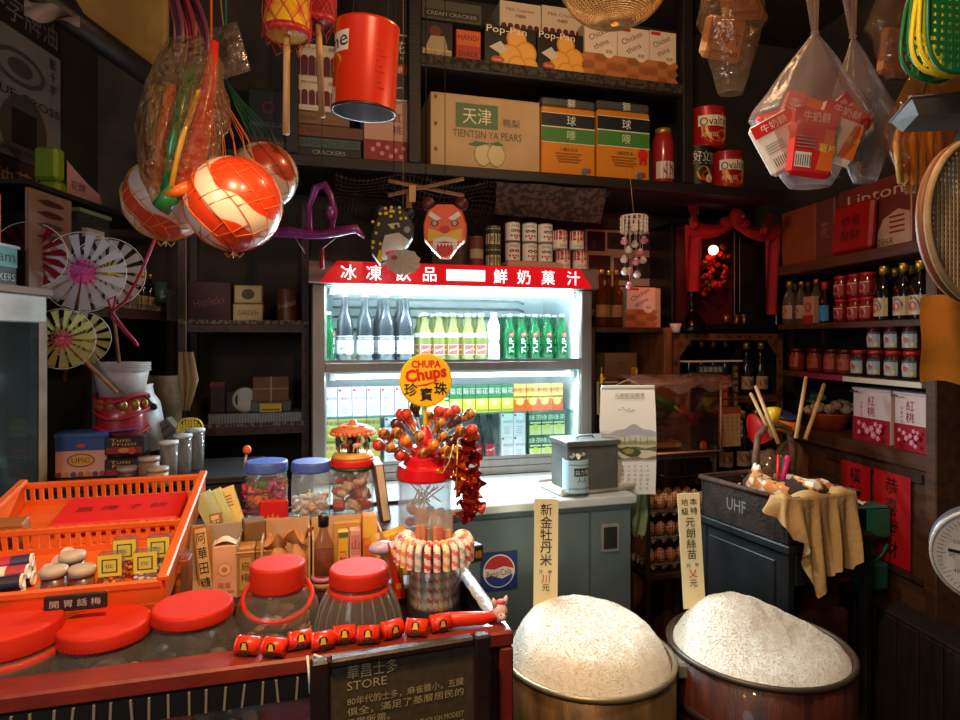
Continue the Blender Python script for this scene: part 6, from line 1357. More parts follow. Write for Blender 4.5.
# little bottle with black cap
t = bottle('sauce_bottle', 'little clear bottle of brown powder with black cap', 'bottle', [(0,0),(.022,0),(.024,.005),(.024,.065),(.012,.095),(.0095,.102),(.0095,.118),(0,.118)], clear('clear_tinted', (226,206,186), .12, (200,170,140), refl=.9), M_['black'], (.0125,.112,.137), None, ([(0,.004),(.020,.004),(.021,.008),(.021,.055),(.0,.055)], mat('brown_powder', (150,84,60), .8, c2=(120,64,44), ns=60)))
c = T(323.5,.41,Z2); t.location = (c.x,c.y,Z2+.028); 
t2 = thing('round_tin', 'small round tin with a magenta lid under the little bottle', 'tin', (c.x,c.y-.0,Z2)); b = MB(); b.lathe([(0,0),(.026,0),(.027,.018),(0,.018)], mat('tan_jar', (196,150,96), .4), 20); b.build('tin_body', t2); b = MB(); b.lathe([(0,.018),(.0285,.018),(.0285,.026),(.026,.0275),(0,.0275)], mat('magenta_lid', (206,120,170), .4), 22); b.build('lid', t2)
def a_yel(b, w, h): b.rect(-w*.4,h*.1,w*.4,h*.85, I(226,180,50)); b.rect(-w*.3,h*.15,w*.3,h*.6, I(196,60,40)); b.column('喉糖寶', 0,h*.52,h*.13, I(240,220,150)); b.rect(-w*.45,h*.9,w*.45,h, I(90,110,60))
tbox('lozenge_box', 'yellow and red lozenge box beside the little glass bottle', 'box', 338,348.5,532, .44, Z2, I(222,190,96), a_yel, .03)
tbox('lozenge_box', 'pink lozenge box with a red dot beside the yellow lozenge box', 'box', 350,361,530, .44, Z2, I(226,166,150), lambda b, w, h: (b.disc(0,h*.3,w*.28, I(200,50,50),12), b.rect(-w*.4,h*.5,w*.4,h*.9, I(206,130,130)), b.text('山', 0,h*.7,h*.2, I(150,50,60))), .03)
tbox('sweet_carton', 'tall orange sweet carton with a yellow flap behind the ribbed jar', 'box', 363,377,516, .47, Z2, mat('orange_carton', (226,140,50), .6), lambda b, w, h: (b.rect(-w*.5,h*.62,w*.5,h, I(240,190,90)), b.rect(-w*.4,h*.1,w*.4,h*.5, I(200,100,40))), .04)
tbox('sweet_carton', 'flat yellow carton lying behind the lozenge boxes', 'box', 334,361,522, .50, Z2, I(206,160,80), None, .02)
# tier three
for i, (px, rz, tl, m, lb) in enumerate(((222,-.5,.0,I(190,206,160),'pale green booklet leaning behind the calligraphy slips'), (229,-.42,0,I(206,210,150),'yellow green booklet between the green and yellow ones'), (238,-.34,0,I(240,212,130),'yellow booklet with small writing leaning beside the blue lidded jar'))):
    c = T(px,.60+.012*i,Z3); b = MB(); b.bx(-.024,0,0,.024,.007,.118, m, .001); b.front(.048,.118,-.0003)
    if i == 2: [b.rect(-.012,.07+.008*k,.012,.073+.008*k, I(150,130,80)) for k in range(4)]
    solo(b, 'booklet', lb, 'booklet', c, R=(-.10,rz,TH-.2))
bluelid = mat('blue_lid', (82,110,196), .45, c2=(66,92,176), ns=40)
def jl3(px, yb): p = onz(px,yb,Z3); return p
candyjar('sweet_jar', 'blue lidded square jar of purple and green sweets', jl3(266.5,518), .056,.054,.158,.028, [I(170,40,120), I(50,130,60), I(236,120,40), I(200,60,150), I(220,60,50)], .014,'twist', .66, 90, bluelid, True, 11, rz=.12)
candyjar('sweet_jar', 'blue lidded square jar nearly empty with a few pale sweets', jl3(311,517), .052,.052,.156,.028, [I(236,230,236), I(240,226,210), I(214,206,226), I(240,160,80)], .010,'box', .4, 60, bluelid, True, 12)
b = MB(); b.box((0,0,.034), (.074,.014,.068), mat('red_packet', (206,30,26), .4, coat=.3), None, .005); b.front(.074,.068,-.0074); b.poly([(-.02,.01),(.02,.01),(.014,.03),(.004,.022),(0,.036),(-.006,.022),(-.014,.03)], I(226,120,40)); solo(b, 'red_packet', 'red packet with orange mark standing before the blue lidded jars', 'packet', jl3(286,517.5)+V((-.01,-.075,0)), TH-.15)
# orange bit behind
b = MB(); b.ball((0,0,.0), (.012,.012,.014), I(226,90,40), 8, 5); b.tube([(0,0,0),(-.01,.02,-.06)], .003, I(220,200,180)); solo(b, 'lollipop', 'small orange lollipop peeking out behind the purple sweets jar', 'sweet', T(247,.84,1.235), TH)
# carousel jar
cl = jl3(353,513)
ct_ = candyjar('carousel_jar', 'sweet jar topped with a toy carousel, red and green lid', cl, .061,.056,.158,.022, [I(226,190,176), I(206,60,50), I(236,220,206), I(190,90,90)], .015,'box', .72, 60, mat('carousel_red', (206,36,30), .4), True, 13)
gl_ = MB(); gl_.lathe([(.050,.128),(.0605,.128),(.0605,.1355),(.05,.1355)], mat('carousel_green', (24,84,56), .4), 36); gl_.build('green_ring', ct_)
ym = mat('carousel_yellow', (214,160,70), .4)
b = MB(); b.lathe([(0,.158),(.058,.158),(.058,.164),(.052,.168),(.052,.172),(0,.172)], ym, 36); cb_ = b.build('carousel_base', ct_)
b = MB(); b.lathe([(0,.172),(.017,.172),(.017,.226),(0,.226)], mat('carousel_core', (30,50,60), .5), 14); b.build('carousel_core', cb_)
b = MB(); b.lathe([(0,.226),(.057,.226),(.060,.230),(.060,.238),(.03,.248),(.012,.254),(.008,.262),(0,.264)], mat('carousel_roof', (206,112,70), .45), 28)
for k in range(28): a = 2*pi*k/28; b.ball((.0595*math.cos(a),.0595*math.sin(a),.2275), .006, (ym, I(226,90,60))[k % 2], 6, 4)
for k in range(8): a = 2*pi*k/8; b.ball((.03*math.cos(a),.03*math.sin(a),.247), (.01,.01,.004), (I(226,190,80), I(216,90,60))[k % 2], 8, 4)
b.build('carousel_roof', cb_)
for k in range(8):
    a = 2*pi*k/8+.2; x, y = .043*math.cos(a), .043*math.sin(a); hm2 = [I(60,60,70), I(120,60,40), I(214,190,160), I(40,70,60)][k % 4]
    M = tr(x,y,.198) @ rot('Z', a+pi/2); b = MB(); b.cyl((x,y,.172),(x,y,.228), .0018, ym, 6); b.ball((0,0,0), (.014,.006,.007), hm2, 8, 5, M) if False else b.ball((x,y,.197), (.014,.006,.0075), hm2, 9, 6, rot('Z', a+pi/2)); 
    hx, hy = x+.013*math.cos(a+pi/2), y+.013*math.sin(a+pi/2); b.ball((hx,hy,.207), (.006,.004,.008), hm2, 7, 5); b.ball((x,y,.206), (.004,.004,.008), [I(200,50,40), I(226,180,60)][k % 2], 6, 4)
    for s in (-1,1): b.cyl((x+s*.009*math.cos(a+pi/2),y+s*.009*math.sin(a+pi/2),.194),(x+s*.011*math.cos(a+pi/2),y+s*.011*math.sin(a+pi/2),.180), .002, hm2, 5)
    b.build('carousel_horse', cb_)
# brown book leaning
b = MB(); b.bx(-.012,0,0,.012,.12,.155, mat('book_brown', (110,56,34), .5), .002); b.bx(-.009,-.001,.003,.009,.118,.152, I(206,186,150)); solo(b, 'account_book', 'brown account book leaning between the carousel jar and the lollipop display', 'book', T(387,.62,Z3), R=(0,-.14,TH))
# ---------------------------------------------------------------- lollipop display
CH = onz(425,537,Z3); CH = V((CH.x,CH.y,Z3))
t = thing('lollipop_stand', 'red tiered lollipop display on a clear drum with round yellow sign', 'display', CH, TH)
rd_ = mat('display_red', (206,20,32), .28, coat=.5)
b = MB(); b.lathe([(0,0),(.062,0),(.066,.006),(.066,.145),(.063,.15),(.063,.145),(.060,.006),(0,.006)], clear('drum_plastic', (240,243,244), .2, (236,240,244)), 36); b.build('clear_drum', t)
b = MB(); b.lathe([(.0,.15),(.069,.146),(.071,.152),(.069,.176),(.064,.181),(.054,.183),(.0525,.200),(.048,.204),(.038,.206),(.0365,.223),(.033,.227),(.024,.229),(.021,.244),(.014,.262),(.008,.275),(0,.276)], rd_, 48, smooth=False); b.build('tiered_holder', t)
b = MB(); b.cyl((0,0,.26),(0,0,.345), .005, I(226,190,40), 8); stem_ = b.build('sign_stem', t)
sgz = zat(380,CH.y)-Z3
b = MB(); b.lathe([(0,-.003),(.064,-.003),(.066,0),(.064,.003),(0,.003)], mat('sign_yellow', (246,206,32), .4), 40, tr(0,-.012,sgz) @ rot('X', pi/2), smooth=False)
b.face(Matrix(((1,0,0,0),(0,0,-1,-.0153),(0,1,0,sgz),(0,0,0,1)))); rdk = I(214,36,24); b.disc(0,0,.0625,I(246,200,30),36)
BOLD = .045
b.text('CHUPA', .0,.040,.024, rdk, w=.074); b.text('Chups', .0,.012,.040, rdk, w=.104, a=.14); BOLD = .012; b.poly([(-.035,.0-.014),(.0,-.008),(.04,.002),(.0,-.013)], rdk)
for ch, x, y in (('珍',-.038,-.022),('寶',0,-.034),('珠',.036,-.020)): b.text(ch, x,y,.034, I(26,22,22))
b.build('round_sign', stem_); BOLD = 0
b = MB(); rn = random.Random(8)
for i in range(14): a = rn.uniform(0,6.28); q = rn.uniform(.01,.05); b.ball((q*math.cos(a),q*math.sin(a),.03+rn.uniform(0,.05)), .012, [I(206,60,50),I(60,60,110),I(230,190,60),I(190,80,130)][i % 4], 8, 6); b.tube([(q*math.cos(a),q*math.sin(a),.08),(rn.uniform(-.04,.04),rn.uniform(-.04,.04),.13)], .0018, M_['white'], 5)
o = b.build('loose_lollipops', t); o['kind'] = 'stuff'
lc = [mat('lolly_'+q, a, .25, c2=c, ns=55, coat=.5, lo=.46, hi=.54) for q, a, c in (('red',(180,20,28),(214,76,40)),('orange',(206,70,18),(226,136,50)),('gold',(196,116,24),(110,56,24)),('dark',(36,28,40),(96,44,50)),('cola',(96,52,30),(190,130,60)))]
cn_ = ['red','orange','gold','dark','brown']
pts = [(378.5,445,0),(384,434,2),(397,433,2),(396,424,3),(401,414,0),(406,414,0),(415,407,3),(411,424,1),(419,436,4),(400,455,0),(423,453,2),(429,417,2),(439,411,0),(448,413,0),(440,423,4),(442,436,4),(456,420,3),(461,431,2),(470,414,4),(465,446,1),(474,437,0),(472,430,0),(452,441,3),(390,447,4),(405,441,1),(455,410,0),(433,445,1),(446,451,2)]
mids = {}; pst = CH+V((0,0,.19))
for i, (px, py, c) in enumerate(pts):
    dy = RND.uniform(-.045,.045) if py < 430 else RND.uniform(-.075,-.03); p = at(px,py,CH.y+dy); r = 11.5/F_*CH.y/2*1.02
    d = V((CH.x,CH.y,CH.z+.185+(.03 if py < 425 else 0)))-p; d = d*(1-.045/d.length)
    b = MB(); b.ball((0,0,0), r, lc[c], 14, 10)
    b.grid(lambda u, v: V((0,0,0))+d.normalized()*(r*.7+.016*v)+aim(d) @ V((r*(.72-.55*v+.35*v*v)*math.cos(2*pi*u),r*(.72-.55*v+.35*v*v)*math.sin(2*pi*u)*(1+.2*math.sin(u*30)),0)), 14, 4, lc[c], cu=True)
    o = thing('lollipop', '%s wrapped lollipop on the stand, %s along among its %s kind' % (cn_[c], ORD[mids.setdefault(c,0)], cn_[c]), 'sweet', p, group='wrapped lollipops on the stand'); mids[c] += 1
    b.build('wrapped_ball', o); s_ = MB(); s_.tube([d*.12, d], .0016, M_['white'], 5); s_.build('stick', o)
# red foil lolly bunch
foil = mat('red_gold_foil', (150,42,24), .22, .6, c2=(196,84,40), ns=18, bump=.9, bs=40); fo2 = mat('dark_red_foil', (110,16,20), .22, .6, c2=(170,40,30), ns=18, bump=.9, bs=40)
t = thing('foil_sweets', 'bunch of crinkled red and gold foil sweets hanging beside the lollipop drum', 'sweet', at(462,470,CH.y-.09))
for i, (px, py, s) in enumerate(((457,462,1),(470,458,1.1),(466,474,1.2),(474,482,1.2),(462,488,.9),(470,498,1.1),(475,505,1),(466,512,1),(459,476,.8),(468,446,.9),(450,464,.7))):
    p = at(px,py,CH.y-.09+RND.uniform(-.02,.02))-V(t.location); b = MB()
    b.grid(lambda u, v: p+rot('Y', i*.9+.4) @ V(((u-.5)*.036*s*(1+.4*math.sin(v*8+i)), .010*math.sin(u*7+v*5+i), (v-.5)*.044*s*(1+.25*math.cos(u*9+i)))), 9, 9, (foil, fo2)[i % 2], smooth=False); b.build('foil_piece', t)
b = MB(); b.tube([(-.02,.0,.06),(-.03,-.01,.02),(-.045,-.015,-.005),(-.055,-.01,.0)], .0022, M_['gold'], 5); b.ball((-.056,-.01,.0), .006, M_['gold'], 8, 5); b.ball((-.043,-.01,.034), .005, M_['gold'], 8, 5); b.tube([(-.01,0,.07),(-.012,-.012,.0),(-.012,-.012,-.06)], .002, M_['gold'], 5); b.build('gold_cord', t)
# ---------------------------------------------------------------- candy canes and sherbet sticks
CJ = T(434,.235,.88)
CJ.z = .965; t = thing('cane_jar', 'clear glass jar of sherbet sticks ringed with candy canes', 'jar', CJ, TH)
jr, jh = .058,.155
b = MB(); b.lathe([(0,0),(jr*.92,0),(jr,.008),(jr,jh),(jr-.003,jh),(jr-.004,.01),(0,.01)], M_['glass'], 32); b.build('glass_body', t)
cc_ = [(I(240,130,130),I(250,230,220)), (I(226,70,80),I(248,230,220)), (I(240,170,90),I(244,230,200)), (I(170,196,196),I(240,226,210)), (I(230,120,130),I(250,236,226))]
bandn = {}
def cane(a, m1, m2, k):
    b = MB(); L1 = .125; hr = .017; pts_ = [V((0,0,-L1+L1*i/36)) for i in range(37)]+[V((-hr+hr*math.cos(x),0,hr*math.sin(x))) for x in [pi*i/15 for i in range(1,16)]]+[V((-2*hr,0,-.0036*i)) for i in range(1,10)]
    n = 12; vs, fs1, fs2 = [], [], []
    nr = V((0,1,0))
    for i, p in enumerate(pts_):
        q = pts_[min(i+1,len(pts_)-1)]-pts_[max(i-1,0)]; tt_ = q.normalized(); bn = tt_.cross(nr)
        for j in range(n): an = 2*pi*j/n; vs.append(p+(nr*math.cos(an)+bn*math.sin(an))*.0072)
    for i in range(len(pts_)-1):
        for j in range(n): (fs1 if ((j+2*i) % 12) < 5 else fs2).append((i*n+j,i*n+(j+1) % n,(i+1)*n+(j+1) % n,(i+1)*n+j))
    b.add(vs, fs1, m1, True); b.add(vs, fs2, m2, True)
    o = solo(b, 'candy_cane', 'striped candy cane hooked over the cane jar rim, %s from the yellow crisp bag' % (ORD+['fifteenth','sixteenth'])[k], 'sweet', CJ+V(((jr-.013)*math.cos(a),(jr-.013)*math.sin(a),jh-.004)), a+pi, 'candy canes on the jar rim')
for k in range(16):
    a = math.radians(165+ (378-165)*k/15); cane(a, *cc_[(k*3) % 5], k)
pouch = clear('sherbet_pouch', (244,236,226), .26, (236,214,196), bump=.6, bs=30)
for i, (px, cols) in enumerate(((417,(I(240,130,30),I(236,150,60))), (429,(I(196,160,110),I(120,130,150))), (441,(I(240,150,40),I(226,60,40))), (453,(I(220,70,40),I(236,190,90))))):
    p0 = T(px,.225+.012*(i % 2),CJ.z+.012); top = zat(509+3*(i % 2),p0.y)-p0.z
    o = thing('sherbet_pouch', 'clear pouch of sherbet sticks in the cane jar, %s from the crisp bag' % ORD[i], 'sweet', (CJ.x+(i-1.5)*.018,CJ.y+.012*(i % 2)-.006,p0.z), TH, 'sherbet pouches in the cane jar')
    b = MB(); b.grid(lambda u, v: V((.0125*math.cos(2*pi*u)*(1 if v < .85 else 1.15), .009*math.sin(2*pi*u)*(1 if v < .8 else .3), top*v)), 14, 8, pouch, cu=True); b.build('pouch_film', o)
    for j, m in enumerate(cols): s_ = MB(); s_.cyl((-.006+.011*j,0,.004),(-.006+.011*j,0,top*.82), .0048, m, 10); s_.build('sherbet_stick', o)
# crisp bag, red yellow pack
b = MB(); b.grid(lambda u, v: V(((u-.5)*.085, -.014*math.sin(pi*u)*math.sin(pi*v), v*.11)), 14, 14, mat('crisp_yellow', (226,176,40), .35, coat=.3, bump=.3, bs=20)); b.grid(lambda u, v: V(((u-.5)*.085, .012*math.sin(pi*u)*math.sin(pi*v), v*.11)), 14, 14, MATS['crisp_yellow'])
b.front(.085,.11,-.0155); b.poly([(-.03,.04),(-.012,.05),(.0,.07),(.012,.062),(.004,.045),(.022,.036),(.026,.05),(.032,.03),(.0,.026),(-.02,.03)], I(214,150,110)); b.text('明星蝦條', 0,.092,.014, I(150,40,30)); b.column('脆', .034,.03,.014,I(150,60,30))
solo(b, 'crisp_bag', 'yellow crisp bag with a pink prawn standing beside the cane jar', 'bag', T(400,.40,Z2+.012), R=(-.12,-.28,TH-.15))
b = MB(); b.bx(-.011,0,0,.011,.05,.115, I(206,40,30), .002); b.front(.022,.115,-.0003); b.poly([(-.011,.115),(.0,.115),(.011,.05),(.011,.02)], I(240,196,50)); b.text('糖', 0,.03,.014, I(245,210,80)); solo(b, 'sweet_carton', 'slim red and yellow sweet carton standing under the yellow crisp bag', 'box', T(400.5,.29,Z2), R=(0,-.10,TH))
b = MB(); b.ball((0,0,0), (.034,.02,.016), mat('lilac_film', (196,176,206), .3, coat=.4), 12, 8); solo(b, 'lilac_packet', 'crumpled lilac packet beside the orange sweet carton', 'packet', T(383,.36,1.075), TH)
b = MB(); b.bx(-.07,-.01,0,.0,.0,.085, I(232,222,200), .001); b.bx(.0,-.01,0,.004,.09,.085, I(226,216,196), .001); b.bx(-.074,-.01,0,-.07,.09,.085, I(226,216,196)); solo(b, 'white_carton', 'open white card box around the foot of the cane jar', 'box', T(466,.32,Z2), TH)
# foil lined edge and gold box
b = MB(); b.grid(lambda u, v: V((.028*u, .02+.52*v, .0015*math.sin(v*60)+.03*u*(1-u))), 4, 40, mat('silver_foil', (206,206,210), .35, .6, bump=.4, bs=50)); solo(b, 'foil_strip', 'silver foil strip lining the far edge of the candy stall', 'strip', S(-.035,.03,1.032), TH)
b = MB(); b.box((0,0,.02), (.05,.035,.04), I(36,28,26), None, .003); b.front(.05,.04,-.018); b.text('喜糖', 0,.02,.02, I(214,160,60)); solo(b, 'gold_box', 'small black box with gold writing beside the foil strip', 'box', T(471,.375,1.0)+V((0,0,.02)), TH+.3)
# ================================================================ things hanging from the ceiling
ZCL = 3.3
def cord(t, x=0, y=0, z0=0, r=.002, m=None):
    b = MB(); b.tube([(x,y,z0),(x*.5,y*.5,(ZCL-t.location.z)*.5+z0*.5),(x*.5,y*.5,ZCL-t.location.z)], r, m or M_['iron'], 5); b.build('hanging_cord', t)
# striped balls in nets
def ballmat(nm, c1, c2):
    m, nt, out = _new(nm); N = nt.nodes; L = nt.links; p = N.new('ShaderNodeBsdfPrincipled'); L.new(p.outputs[0], out.inputs[0]); p.inputs['Roughness'].default_value = .3; p.inputs['Coat Weight'].default_value = .3
    tc = N.new('ShaderNodeTexCoord'); w = N.new('ShaderNodeTexWave'); w.inputs['Scale'].default_value = 3.6; w.inputs['Distortion'].default_value = 7; w.inputs['Detail'].default_value = 1.5; w.inputs['Detail Scale'].default_value = 1.4
    mp = N.new('ShaderNodeMapping'); mp.inputs['Rotation'].default_value = (.3,.5,.4); L.new(tc.outputs['Object'], mp.inputs[0]); L.new(mp.outputs[0], w.inputs[0]); r = N.new('ShaderNodeValToRGB'); r.color_ramp.elements[0].position = .38; r.color_ramp.elements[1].position = .46
    r.color_ramp.elements[0].color = (*lin(c1),1); r.color_ramp.elements[1].color = (*lin(c2),1); L.new(w.outputs['Fac'], r.inputs[0]); L.new(r.outputs[0], p.inputs['Base Color']); return m
bm1 = ballmat('melon_ball', (226,66,26), (236,216,190)); bm2 = ballmat('melon_ball_dull', (196,62,40), (214,180,160))
def netball(label, px, py, rpx, Y, m, netm, top, drop):
    c = at(px,py,Y); r = rpx/F_*Y; t = thing('striped_ball', label, 'ball', c, group='striped balls in nets')
    b = MB(); b.ball((0,0,0), r, m, 32, 20); b.build('ball_skin', t)
    b = MB(); R_ = r*1.02; n = 11; tp = at(*top,Y+.02)-c
    def sph(i, j, nz=8):
        lat = -pi/2+pi*(j+.0)/nz*.86; lon = 2*pi*(i+.5*(j % 2))/n; return V((R_*math.cos(lat)*math.cos(lon), R_*math.cos(lat)*math.sin(lon), R_*math.sin(lat)))
    for i in range(n):
        for sgn in (0,1):
            pts = []
            for j in range(0,9): k = i+(j//2 if sgn else -(j//2))+(1 if (sgn and j % 2) else 0)-(0 if sgn else (j % 2)); pts.append(sph(k, j))
            pts2 = []
            for a_, c_ in zip(pts, pts[1:]): mm = (a_+c_)/2; pts2 += [a_, mm.normalized()*R_]
            pts2.append(pts[-1]); e_ = pts[-1]; q = tp-e_
            pts2 += [e_+q*.25-V((q.x*.1,0,0)), e_+q*.6, tp]
            b.tube(pts2, .0009, netm, 4)
    for k in range(6): a = 2*pi*k/6; b.tube([(0,0,-R_),(.012*math.cos(a),.012*math.sin(a),-R_-.012),(.02*math.cos(a),.02*math.sin(a),-R_-.004)], .001, netm, 4)
    b.build('net', t); x_ = MB(); x_.tube([tp,(tp.x,tp.y,ZCL-c.z)], .003, netm, 5); x_.build('hanging_cord', t); return t
nO, nG, nY = mat('net_orange', (226,110,40), .5), mat('net_green', (40,96,60), .5), mat('net_yellow', (206,160,40), .5)
netball('bright orange and white striped ball in an orange net, lowest of the three', 234,204,46.5, 1.33, bm1, nO, (211,70), .2)
netball('dull red striped ball in a yellow net beneath the clear toy bag', 166,200,40, 1.46, bm2, nY, (196,60), .2)
netball('pale striped ball in a green net behind the bright orange ball', 264,176,33, 1.62, bm2, nG, (226,80), .2)
# toy bag
toyf = clear('toy_bag_film', (236,226,206), .3, (190,150,100), bump=1.8, bs=34, rough=.18)
c = at(181,205,1.30); t = thing('toy_bag', 'long clear bag of red and green plastic toys hanging above the balls', 'bag', c)
hb2 = .335
b = MB(); b.grid(lambda u, v: V((.088*(math.sin(pi*(.1+.8*v))**.6)*math.cos(2*pi*u)*(1+.16*noise.noise(V((math.cos(6.28*u)*3,math.sin(6.28*u)*3,v*9))))-.012+.03*v, .045*(math.sin(pi*(.12+.8*v))**.6)*math.sin(2*pi*u)*(1+.15*noise.noise(V((u*7,v*6,5)))), hb2*v)), 30, 22, toyf, cu=True); b.build('bag_film', t)
def tb2(pts, r, m, nm2='toy_piece'): b = MB(); b.tube(pts, r, m, 10); b.build(nm2, t)
rt, gt2, ot, yt2 = mat('toy_red', (214,44,26), .3, coat=.4), mat('toy_green', (40,116,60), .3, coat=.4), mat('toy_orange', (226,104,30), .3, coat=.4), mat('toy_yellow', (226,170,50), .3, coat=.4)
tb2([(.005,-.01,.02),(.04,-.02,.12),(.062,-.01,.24),(.066,0,.33)], [.02,.017,.016,.01], rt); tb2([(-.005,-.035,.02),(.02,-.04,.12),(.05,-.03,.22)], .006, yt2); tb2([(-.02,-.02,.02),(.0,-.035,.11),(.018,-.03,.2),(.035,0,.31)], [.013,.011,.012,.008], gt2)
tb2([(-.045,.0,.03),(-.03,-.01,.14),(-.015,-.01,.24)], [.012,.014,.01], ot); tb2([(-.03,.01,.05),(-.02,.012,.16)], [.014,.01], rt); tb2([(-.055,.0,.12),(-.05,.0,.24)], .016, mat('toy_tan', (150,120,70), .4)); tb2([(.02,.01,.04),(.055,.01,.2)], [.016,.012], ot)
tb2([(-.03,-.02,-.012),(.004,-.026,.028)], [.02,.016], gt2); tb2([(-.012,-.03,.012),(.03,-.03,.03)], .012, ot)
for x in (-.01,.02,.05): b = MB(); b.grid(lambda u, v: V((x*(1-.6*v)-.012+.024*u+.01*math.sin(v*6), -.01+.01*math.sin(u*6), hb2-.05+.22*v)), 4, 8, [mat('toy_plum', (90,30,40), .4),mat('toy_wine', (110,20,26), .4),MATS['toy_plum']][int((x+.01)/.03)]); b.build('ribbon', t)
b = MB(); b.tube([(.02,0,hb2-.02),(.02,0,ZCL-c.z)], .003, rt, 5); b.build('hanging_cord', t)
# silver packet
c = at(237,75,1.42); t = thing('foil_packet', 'small silver foil packet hanging beside the toy bag', 'packet', c)
b = MB(); b.grid(lambda u, v: rot('Y', -.28) @ V(((u-.5)*.065, -.01*math.sin(pi*u)*math.sin(pi*v), .115*v)), 10, 10, mat('silver_crinkle', (176,160,146), .25, .7, c2=(120,104,96), ns=30, bump=.8, bs=50)); b.build('packet_body', t); b = MB(); b.tube([(-.03,0,.11),(-.04,0,.2),(-.04,0,ZCL-c.z)], .0015, M_['rope'], 4); b.build('hanging_cord', t)
# hand drums on sticks
def drum(label, px, py0, py1, rpx, Y, bodym, netm, sx):
    c = at(px,py1,Y); t = thing('hand_drum', label, 'toy', c); r = rpx/F_*Y; zl = zat(py0,Y)-c.z
    b = MB(); b.cyl((0,0,0),(sx,0,zl+.02), .0085, M_['palewood'], 12, .008, True); b.build('stick', t)
    b = MB(); b.lathe([(0,zl),(r,zl),(r*1.04,zl+.01),(r,zl+.012),(r,zl+.14),(0,zl+.14)], bodym, 28, tr(sx,0,0)); b.build('drum_body', t)
    b = MB(); b.lathe([(r*.9,zl-.004),(r*1.07,zl),(r*1.07,zl+.012),(r*.9,zl+.012)], mat('drum_rim', (176,40,44), .4), 28, tr(sx,0,0)); b.build('rim', t)
    b = MB(); n = 9
    for i in range(n):
        for s in (-1,1): b.tube([V((sx+r*1.08*math.cos(2*pi*(i+s*j*.5)/n), r*1.08*math.sin(2*pi*(i+s*j*.5)/n), zl-.012+.03*j)) for j in range(7)], .0012, netm, 4)
    for k in range(7): a = 2*pi*k/7; b.tube([(sx+r*math.cos(a),r*math.sin(a),zl),(sx+r*.6*math.cos(a),r*.6*math.sin(a),zl-.02-.02*(k % 2)),(sx+r*.3*math.cos(a)+.01,r*.3*math.sin(a),zl-.028)], .001, netm, 4)
    b.build('net', t); cord(t, sx, 0, zl+.14); return t
dyel = mat('drum_yellow', (226,176,40), .4, c2=(214,70,50), ns=7, lo=.5, hi=.56)
drum('yellow toy drum in a red net on a wooden stick', 286,36,134, 22, 1.5, dyel, mat('net_red', (196,60,50), .5), .002)
drum('red toy drum in a net on a wooden stick next to the red can', 322,24,117, 17, 1.62, mat('drum_redtoy', (190,44,56), .4, c2=(120,30,50), ns=14), mat('net_red', (196,60,50)), -.01)
# hanging red can
c = at(363.5,113,1.5); t = thing('hanging_can', 'big bright red orange can hung open side down from two wires', 'can', c, R=(.05,.06,0))
r = 31.5/F_*1.5; h = 84/F_*1.5; orr = mat('can_orange_red', (226,52,16), .32, .1, c2=(214,46,14), ns=3, coat=.35)
b = MB(); b.lathe([(r,0),(r*1.015,.001),(r*1.015,.004),(r,.006),(r,h-.005),(r*1.012,h),(0,h)], orr, 40); 
b.wrect(-.085,h*.60,-.028,h*.83,r, I(232,214,180)); b.wtext('Milo', -.066,h*.71,h*.2,r, I(40,50,110), .0016, w=.05, a=.1) if False else b.wtext('ne', -.055,h*.70,h*.26,r, I(44,44,96), .0016, w=.05, a=.16); b.wdisc(-.075,h*.5,.03,r, I(232,150,40), .0012, ry=.018); b.wrect(-.085,h*.02,-.063,h*.16,r, I(226,196,150)); b.wdisc(-.074,h*.17,.011,r, I(226,196,150), .0012)
for i in range(9): b.wrect(.036,h*(.2+.06*i),.06-.008*(i % 3),h*(.215+.06*i),r, I(176,36,14), 2)
b.build('can_body', t)
b = MB(); b.lathe([(r*.985,.002),(r*.985,h-.008),(0,h-.008)], mat('can_inside', (190,192,196), .35, .3, c2=(160,162,166), ns=10), 40); b.build('inner_wall', t)
b = MB(); b.lathe([(r*.96,.0),(r*1.02,-.001),(r*1.03,.003),(r*1.015,.006)], mat('can_rim_dark', (70,50,40), .4, .5), 40); b.build('rim', t)
for x in (-.03,.05): b = MB(); b.tube([(x,-.03,h-.02),(x,-.03,h+.02),(x*.4,0,ZCL-c.z)], .0012, M_['iron'], 4); b.build('hanging_wire', t)
# woven lampshade
c = at(615,24,1.85); t = thing('woven_basket', 'round woven cane basket hanging above the chicken biscuit boxes', 'basket', c); b = MB(); cane_ = mat('cane_gold', (196,150,84), .5, c2=(160,114,60), ns=30)
R_ = .15
def bowl(a, q): ph = q*1.35; return V((R_*math.sin(ph)*math.cos(a), R_*math.sin(ph)*math.sin(a), R_*.75*(1-math.cos(ph))))
for i in range(56): b.tube([bowl(2*pi*i/56, .06+.94*j/10) for j in range(11)], .0017, cane_, 4)
for j in range(1,24): b.tube([bowl(2*pi*i/48, .06+.94*j/24) for i in range(48)], .0018, cane_, 4, True)
b.build('woven_bowl', t); b = MB(); b.tube([bowl(2*pi*i/48, 1.02) for i in range(48)], .006, cane_, 6, True); b.build('rim', t)
for k in range(3): a = 2*pi*k/3; b = MB(); b.tube([bowl(a,1.0),(0,0,.6),(0,0,ZCL-c.z)], .0015, M_['rope'], 4); b.build('hanging_cord', t)
